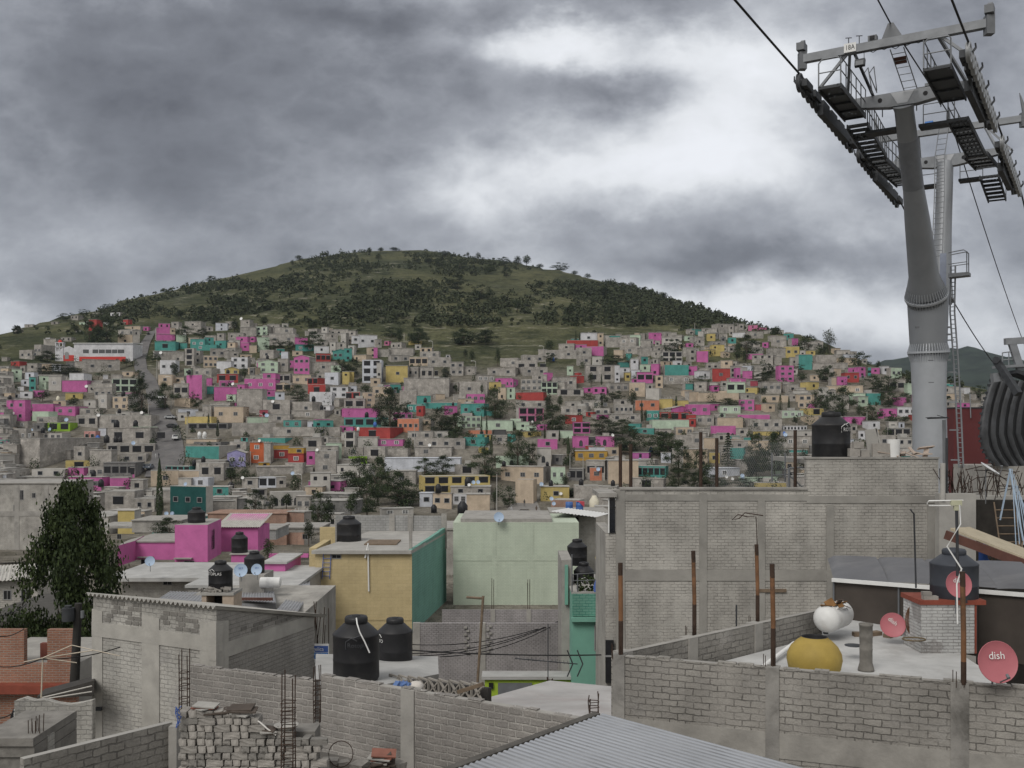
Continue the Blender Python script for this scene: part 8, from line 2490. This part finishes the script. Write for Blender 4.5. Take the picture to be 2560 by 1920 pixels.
# white chapel
Yc = terr_Y(240, 903, 150.); root = org('long white chapel with a red base and small domed bell tower on the left slope', 'chapel', 'chapel', P(240, 903, Yc)); q = lambda zx, zy: P(zx / ZS, 760 + zy / ZS, Yc)
cw = FAR['w']; crd = mat('chapel_red', (.50, .05, .04), .8, .08)
mb = MB(); A = q(930, 490); B = q(1670, 515); lo_ = q(930, 690).z; mb.box(A.x, B.x, Yc, Yc + 12, lo_ - 6, A.z - .2); rel(root, mb, 'nave', [cw]); mb = MB(); mb.box(A.x + 2.4, q(1580, 0).x, Yc - .12, Yc + 1, lo_ - 5, q(0, 662).z); rel(root, mb, 'red_base', [crd])
mb = MB(); p0 = q(985, 488); mb.hexa([(A.x - .3, Yc - .5, A.z - .25), (B.x + .3, Yc - .5, A.z - .25), (B.x + .3, Yc + 12, A.z + .6), (A.x - .3, Yc + 12, A.z + .6), (A.x - .3, Yc - .5, A.z), (B.x + .3, Yc - .5, A.z), (B.x + .3, Yc + 12, A.z + .9), (A.x - .3, Yc + 12, A.z + .9)]); rel(root, mb, 'roof', [M_WHITEP])
for x0, x1 in ((1045, 1115), (1165, 1232), (1245, 1317), (1328, 1400), (1410, 1472), (1482, 1560)):
    mb = MB(); pn = MB(); a_ = q(x0, 618); b_ = q(x1, 572); pn.box(a_.x, b_.x, Yc - .04, Yc - .002, a_.z, b_.z)
    for t in np.linspace(0, 1, 6): x_ = a_.x + (b_.x - a_.x) * t; mb.box(x_ - .06, x_ + .06, Yc - .09, Yc - .041, a_.z, b_.z)
    w_ = rel(root, mb, 'window', [M_FRAMEG]); pn.build('pane', [M_GLASS], w_)
mb = MB(); a_ = q(690, 690); b_ = q(930, 560); mid = (q(860, 0).x); pk = q(0, 528).z
mb.face([(q(725, 0).x, Yc + .5, a_.z - 5), (b_.x, Yc + .5, a_.z - 5), (b_.x, Yc + .5, b_.z), (mid, Yc + .5, pk), (q(725, 0).x, Yc + .5, b_.z - .4)]); mb.box(q(725, 0).x, b_.x, Yc + .52, Yc + 8, a_.z - 5, b_.z - .5); rel(root, mb, 'porch', [cw])
mb = MB(); mb.box(q(725, 0).x, q(930, 0).x - .01, Yc + .38, Yc + .6, a_.z - 4, q(0, 642).z); rel(root, mb, 'porch_base', [crd])
mb = MB(); c_ = q(835, 640); pts = [(c_.x - .9, Yc + .33, q(0, 690).z), (c_.x + .9, Yc + .33, q(0, 690).z)] + [(c_.x + .9 * math.cos(t), Yc + .33, q(0, 625).z + .9 * math.sin(t)) for t in np.linspace(0, PI, 9)]; mb.face(pts); rel(root, mb, 'door', [M_FRAMEG])
mb = MB(); x0, x1 = q(690, 0).x, q(792, 0).x; zt = q(0, 488).z; zb_ = q(0, 610).z; mb.box(x0, x1, Yc + .2, Yc + 2.2, a_.z - 5, zb_ + .6)
for x_ in (x0, x1 - .45, (x0 + x1) / 2 - .2): mb.box(x_, x_ + .4, Yc + .2, Yc + .6, zb_ + .6, zt)
for x_ in (x0, x1 - .45): mb.box(x_, x_ + .4, Yc + 1.8, Yc + 2.2, zb_ + .6, zt)
mb.box(x0 - .12, x1 + .12, Yc + .1, Yc + 2.3, zt, zt + .25); mb.box(x0, x1, Yc + .2, Yc + 2.2, q(0, 545).z, q(0, 535).z); rel(root, mb, 'bell_tower', [cw]); mb = MB(); mb.lathe([(.95, 0), (.92, .35), (.7, .8), (.35, 1.1), (0, 1.2)], ((x0 + x1) / 2, Yc + 1.2, zt + .25), 16); rel(root, mb, 'dome', [crd])
CHAPEL = (240, 880)

# ---------------------------------------------------------------- labels that single out each far thing
NUM = ['blank', 'one', 'two', 'three', 'four', 'five', 'six', 'seven', 'eight', 'nine', 'ten']
LMK = [('the white chapel', 240, 885), ('the orange house', 640, 1130), ('the tall cypress by the street', 402, 1210), ('the pink terrace walls', 560, 985), ('the red-walled house', 945, 1085), ('the long teal walls', 1150, 1020), ('the twin cypresses', 1208, 1065), ('the large red wall', 1330, 993),
       ('the white box house on top', 1490, 840), ('the meadow edge', 1200, 930), ('the tall gum tree', 2073, 850), ('the tall teal wall on the right', 2014, 905), ('the big water tank', 2080, 1090), ('the tower shaft', 2340, 1000), ('the golden yellow house', 1480, 1140), ('the lilac house', 590, 1145),
       ('the dark conifer', 1970, 1130), ('the paved lane', 1300, 1275), ('the long mint wall', 1680, 1065), ('the balconied yellow house', 1130, 1215), ('the pale warehouse', 1050, 1160), ('the red corner house', 2080, 935), ('the left edge', 10, 1000), ('the big blank grey wall', 180, 1135)]
def direction(dx, dy):
    ax, ay = abs(dx), abs(dy)
    if ax > 2 * ay: return 'left of' if dx < 0 else 'right of'
    if ay > 2 * ax: return 'above' if dy < 0 else 'below'
    return ('up and left of' if dx < 0 else 'up and right of') if dy < 0 else ('down and left of' if dx < 0 else 'down and right of')
def rels(cx, cy, n=4):
    q = [l for l in sorted(LMK, key=lambda l: (l[1] - cx) ** 2 + ((l[2] - cy) * 1.6) ** 2) if math.hypot(l[1] - cx, l[2] - cy) >= 17][:n]
    out = []
    for l in q:
        dist = math.hypot(l[1] - cx, l[2] - cy)
        if dist < 17: continue
        w = 'just ' if dist < 60 else '' if dist < 170 else 'well '
        out.append(w + direction(cx - l[1], cy - l[2]) + ' ' + l[0])
    return out
used = set()
def zone(d):
    cx, cy = d['cx'], d['cy']; t = float(np.interp(cx, hlx, hly)); f = (cy - t) / max(1, 1285 - t)
    return 'on the top row' if f < .12 else 'high on the slope' if f < .33 else 'halfway up' if f < .6 else 'low on the slope' if f < .85 else 'at the slope foot'
def neigh(d, pool):
    out = []
    for e in sorted(pool, key=lambda e: math.hypot(e['cx'] - d['cx'], e['cy'] - d['cy'])):
        if e is d: continue
        dist = math.hypot(e['cx'] - d['cx'], e['cy'] - d['cy'])
        if dist > 90: break
        if e['col'] != d['col'] and e['col'] not in 'gGk': out.append(direction(d['cx'] - e['cx'], d['cy'] - e['cy']) + ' the ' + CNAME[e['col']] + ' one')
        if len(out) > 4: break
    return out
def assign(root, cands):
    for c in cands:
        c = ' '.join(c.split())
        if c not in used and 4 <= len(c.replace('-', ' ').split()) <= 16: used.add(c); root['label'] = c; return c
    c = min((' '.join(q.split()) for q in cands), key=len); root['label'] = c; return c
for d in HT:
    W = d['x1'] - d['x0']; hh = d['bot'] - d['top']
    shape = 'tall' if hh > W * 1.15 else 'long' if W > 2.6 * hh else 'big' if W * hh > 2300 else 'small' if W * hh < 420 else ''
    col = CNAME[d['col']]
    two = ' and ' + CNAME[d['parts'][0]['col']] if d['parts'] and d['parts'][0]['col'] != d['col'] else ''
    n = d.get('nw', 0); kind = 'arched openings' if 'a' in d['fl'] else 'dark openings' if 'D' in d['fl'] else 'windows'
    win = 'blank-walled' if 'blank' in d['fl'] else ''
    wt = '' if n == 0 else ' with ' + (NUM[n] if n <= 10 else 'many') + ' ' + (kind if n > 1 else kind[:-1])
    if 'gable' in d['fl']: wt = ' with a gabled roof'
    nb_ = neigh(d, HT); rl = rels(d['cx'], d['cy']); z = zone(d)
    base = f'{shape} {win} {col}{two} house'
    c = [f'{base}{wt} {z} {rl[0]}', f'{base}{wt} {rl[0]}']
    c += [f'{base}{wt} {a}, {rl[0]}' for a in nb_] + [f'{base} {a}, {z} {rl[0]}' for a in nb_]
    c += [f'{base} {z} {rl[0]} and {rl[1]}', f'{base}{wt} {rl[0]} and {rl[1]}', f'{base}{wt} {rl[1]}', f'{base}{wt} {rl[2]}', f'{base} {rl[0]} and {rl[2]}', f'{base} {rl[1]} and {rl[2]}', f'{base} {rl[2]} and {rl[3]}', f'{base} {rl[0]}', f'{base} {rl[1]}', f'{col} house {rl[0]}', f'{col} house {rl[1]}', f'{col} house {rl[2]}', f'{col} house {rl[3]}']
    assign(d['root'], c)
TW = {'r': 'dense round dark', 'o': 'loose open-crowned', 'l': 'pale grey-leaved', 'c': 'slender dark', 'n': 'dark tiered', 'e': 'wispy tall', 'p': 'spiky'}
TNN = {'r': 'tree', 'o': 'tree', 'l': 'tree', 'c': 'cypress', 'n': 'conifer', 'e': 'gum tree', 'p': 'palm'}
for t in TREES:
    if t['root'].get('label') != 'x': continue
    cx, cy = t['cx'], t['cy']; sz = 'big' if (t['x1'] - t['x0']) > 48 else 'small' if (t['x1'] - t['x0']) < 18 else ''
    ridge = cy < skyline(cx) + 14; rl = rels(cx, cy)
    xw = ['far left part', 'left part', 'left middle', 'centre', 'right middle', 'right part', 'far right part'][min(6, max(0, int(cx / 366)))]
    base = f"{sz} {TW[t['kind']]} {TNN[t['kind']]}"
    open_ = cy < float(np.interp(cx, hlx, hly)) - 8
    nbr = [direction(cx - e['cx'], cy - e['cy']) + ' the ' + CNAME[e['col']] + ' house' for e in sorted(HT, key=lambda e: math.hypot(e['cx'] - cx, e['cy'] - cy))[:6] if e['col'] not in 'gGk']
    if ridge: c = [f'{base} standing on the ridge line, {xw}'] + [f'{base} on the ridge {r_}' for r_ in rl]
    elif open_: c = [f'{base} on the open grass hill, {xw}'] + [f'{base} on the grass hill {r_}' for r_ in rl]
    else: c = [f'{base} among houses {r_}' for r_ in rl[:2]] + [f'{base} {b_}, {rl[0]}' for b_ in nbr] + [f'{base} among houses {r_}' for r_ in rl[2:]]
    wid = 'wider' ; c += [f'{base} {rl[0]} and {rl[1]}', f'{base} {rl[0]} and {rl[2]}', f'{base} {rl[1]} and {rl[2]}', f'{base} {rl[0]} and {rl[3]}', f'{base} {rl[1]} and {rl[3]}', f'{base} {rl[2]} and {rl[3]}']
    c += [f'{base} {q_}' for q_ in rl] + [f'{base}, {xw}, {q_}' for q_ in rels(cx, cy, 9)[4:]]
    assign(t['root'], c)
for s_ in SMALL:
    cx, cy = s_['cx'], s_['cy']; rl = rels(cx, cy); d = house_under(cx, cy)
    base = f"{s_['adj']} {s_['noun']}"; sz = 'small ' if s_['w'] < 1.1 else ''
    on = f" on the {CNAME[d['col']]} house" if d and s_['roof'] else ''
    nbr = [direction(cx - e['cx'], cy - e['cy']) + ' the ' + CNAME[e['col']] + ' house' for e in sorted(HT, key=lambda e: math.hypot(e['cx'] - cx, e['cy'] - cy))[:7] if e['col'] not in 'gGk']
    c = [f'{base}{on} {rl[0]}', f'{base}{on} {rl[1]}'] + [f'{base} {b_}, {rl[0]}' for b_ in nbr] + [f'{base}{on} {rl[2]}', f'{base}{on} {rl[3]}', f'{base} {rl[0]} and {rl[1]}', f'{base} {rl[0]} and {rl[2]}'] + [f'{base} {q_}' for q_ in rl] + [f'{base} {q_}' for q_ in rels(cx, cy, 9)[4:]]
    assign(s_['root'], c)
from collections import Counter
cn = Counter(o.get('label') for o in S.objects if o.parent is None and o.get('category'))
print('dup labels', [(k, v) for k, v in cn.items() if v > 1][:30])
# ---------------------------------------------------------------- camera, light, sky
cam = bpy.data.cameras.new('camera'); co = bpy.data.objects.new('camera', cam); C.objects.link(co)
co.location = (0, 0, 0); co.rotation_euler = (PI / 2, 0, 0)
cam.sensor_width = 36; cam.lens = 36 * F / 2560; cam.shift_y = 120 / 2560.; cam.clip_end = 20000; cam.clip_start = .1
S.camera = co
S.render.resolution_x = 1024; S.render.resolution_y = 768
S.view_settings.view_transform = 'Standard'; S.view_settings.look = 'None'; S.view_settings.exposure = .34; S.view_settings.gamma = 1
try: S.view_settings.use_curve_mapping = False
except Exception: pass
S.cycles.max_bounces = 5; S.cycles.diffuse_bounces = 2; S.cycles.glossy_bounces = 2; S.cycles.transparent_max_bounces = 8; S.cycles.use_denoising = True
sun = bpy.data.lights.new('sun', 'SUN'); so = bpy.data.objects.new('sun', sun); C.objects.link(so)
sun.energy = 1.5; sun.angle = math.radians(28); sun.color = (1, .962, .905)
SUN_EL, SUN_AZ = math.radians(46), math.radians(212)      # high behind the camera, to its left
sd = Vector((math.sin(SUN_AZ) * math.cos(SUN_EL), math.cos(SUN_AZ) * math.cos(SUN_EL), math.sin(SUN_EL)))
so.rotation_euler = sd.to_track_quat('Z', 'Y').to_euler()
wd = bpy.data.worlds.new('World'); S.world = wd; wd.use_nodes = True
nt = NT(wd.node_tree)
for n in list(nt.n): nt.n.remove(n)
gen = nt.new('ShaderNodeTexCoord').outputs['Generated']
sep = nt.new('ShaderNodeSeparateXYZ', inp={0: gen}).outputs
# flat cloud-deck coordinates (perspective towards the horizon)
zc = nt.math('ADD', nt.math('MAXIMUM', sep[2], 0.), .22)
dk = nt.new('ShaderNodeCombineXYZ', inp={0: nt.math('DIVIDE', sep[0], zc), 1: nt.math('DIVIDE', sep[1], zc), 2: 0.}).outputs[0]
yy = nt.math('MAXIMUM', sep[1], .12)
A_ = nt.math('DIVIDE', sep[0], yy); E_ = nt.math('DIVIDE', sep[2], yy)
wp = nt.noise(nt.new('ShaderNodeCombineXYZ', inp={0: A_, 1: nt.math('MULTIPLY', E_, 1.5), 2: 0.}).outputs[0], 5., 6, .6, 0, out=1)
wps = nt.new('ShaderNodeSeparateColor', inp={0: wp}).outputs
Aw = nt.math('ADD', A_, nt.math('MULTIPLY', nt.math('SUBTRACT', wps[0], .5), .16))
Ew = nt.math('ADD', E_, nt.math('MULTIPLY', nt.math('SUBTRACT', wps[1], .5), .11))


def blob(px, py, sx, sy, amp, rot=0.):
    a0 = (px - 1280) / F; e0 = (HZ - py) / F
    da = nt.math('SUBTRACT', Aw, a0); de = nt.math('SUBTRACT', Ew, e0)
    c, s = math.cos(rot), math.sin(rot)
    u = nt.math('ADD', nt.math('MULTIPLY', da, c), nt.math('MULTIPLY', de, s)); v = nt.math('SUBTRACT', nt.math('MULTIPLY', de, c), nt.math('MULTIPLY', da, s))
    q = nt.math('ADD', nt.math('POWER', nt.math('DIVIDE', u, sx / F), 2.), nt.math('POWER', nt.math('DIVIDE', v, sy / F), 2.))
    return nt.math('MULTIPLY', nt.math('EXPONENT', nt.math('MULTIPLY', q, -1.)), amp)


BL = [  # px, py, sx, sy, amplitude, tilt : light and dark parts of the cloud deck by direction
    (480, 180, 560, 270, -.32, 0.), (250, 520, 460, 200, -.15, 0), (950, 330, 300, 120, -.10, .1), (1500, 210, 190, 58, -.42, .05), (1130, 130, 150, 60, -.2, -.2),
    (1150, 10, 700, 40, -.22, 0), (2450, 160, 330, 330, -.06, 0), (1850, 660, 420, 62, -.24, 0.08), (1550, 560, 260, 50, -.08, .1), (2250, 640, 200, 60, -.10, 0),
    (1460, 110, 300, 90, .34, -.1), (1200, 100, 160, 60, .14, 0), (1830, 250, 300, 170, .27, .2), (1350, 430, 400, 80, .26, .12), (1750, 400, 300, 110, .16, 0), (1150, 480, 240, 60, .08, 0),
    (1850, 790, 460, 75, .38, .05), (1500, 700, 200, 40, .12, 0), (-20, 800, 120, 40, .26, 0), (380, 720, 420, 80, -.10, .1), (2330, 830, 260, 70, .18, 0), (700, 520, 420, 70, -.06, 0), (130, 300, 130, 90, .05, 0), (1980, 90, 200, 100, .12, 0)]
tot = None
for b_ in BL:
    t_ = blob(*b_); tot = t_ if tot is None else nt.math('ADD', tot, t_)
dv = nt.new('ShaderNodeCombineXYZ', inp={0: A_, 1: nt.math('MULTIPLY', E_, 1.55), 2: 0.}).outputs[0]
n1 = nt.noise(dv, 2.7, 8, .6, .1)
n2 = nt.noise(dv, 5.5, 9, .56, .08); n3 = nt.math('ABSOLUTE', nt.math('SUBTRACT', nt.noise(dv, 13., 8, .58, .1), .5))
v = nt.math('ADD', .52, tot)
v = nt.math('ADD', v, nt.math('MULTIPLY', nt.math('SUBTRACT', n1, .5), .36))
v = nt.math('ADD', v, nt.math('MULTIPLY', nt.math('SUBTRACT', n2, .5), .58))
v = nt.math('ADD', v, nt.math('MULTIPLY', nt.math('SUBTRACT', n3, .09), -.42))
cr = nt.new('ShaderNodeValToRGB', inp={0: v})
el = cr.color_ramp.elements
el[0].position = .10; el[0].color = (.11, .115, .132, 1)
el[1].position = .95; el[1].color = (.80, .82, .86, 1)
for p_, c_ in ((.30, (.185, .195, .22)), (.5, (.33, .345, .38)), (.68, (.53, .55, .585)), (.82, (.72, .74, .77))):
    e = el.new(p_); e.color = (*c_, 1)
# deck overhead and behind the viewer is a plain bright overcast
bh = nt.ramp(sep[1], -.1, .45, 1., 0.)
up = nt.ramp(sep[2], .5, .8, 0., 1.)
ov = nt.math('MAXIMUM', bh, up)
cl = nt.mix(ov, cr.outputs[0], (.58, .575, .56))
gd = nt.ramp(sep[2], -.06, -.01, 1., 0.)
cl = nt.mix(gd, cl, (.12, .115, .105))
b1 = nt.new('ShaderNodeBackground', inp={0: cl, 1: .93})
sk = nt.new('ShaderNodeTexSky'); sk.sky_type = 'NISHITA'; sk.sun_disc = False; sk.sun_elevation = SUN_EL; sk.sun_rotation = SUN_AZ
b2 = nt.new('ShaderNodeBackground', inp={0: sk.outputs[0], 1: .05})
mx = nt.new('ShaderNodeMixShader', inp={0: .06, 1: b1.outputs[0], 2: b2.outputs[0]})
ow = nt.new('ShaderNodeOutputWorld', inp={0: mx.outputs[0]})
wd.cycles.sampling_method = 'MANUAL'; wd.cycles.sample_map_resolution = 512
# thin even air over the whole valley
hz = MB(); hz.box(-6200, 6200, -420, 9200, -30, 330); ho = hz.build('haze', []); tag(ho, 'thin even haze over the valley', None, None, 'stuff')
hm = bpy.data.materials.new('air'); hm.use_nodes = True; hn = NT(hm.node_tree)
for n in list(hn.n): hn.n.remove(n)
pv = hn.new('ShaderNodeVolumePrincipled'); pv.inputs['Color'].default_value = (.62, .70, .84, 1); pv.inputs['Density'].default_value = .00007; pv.inputs['Anisotropy'].default_value = .2
out = hn.new('ShaderNodeOutputMaterial'); hn.l.new(pv.outputs[0], out.inputs['Volume']); ho.data.materials.append(hm)
S.cycles.volume_bounces = 0; S.cycles.volume_max_steps = 32
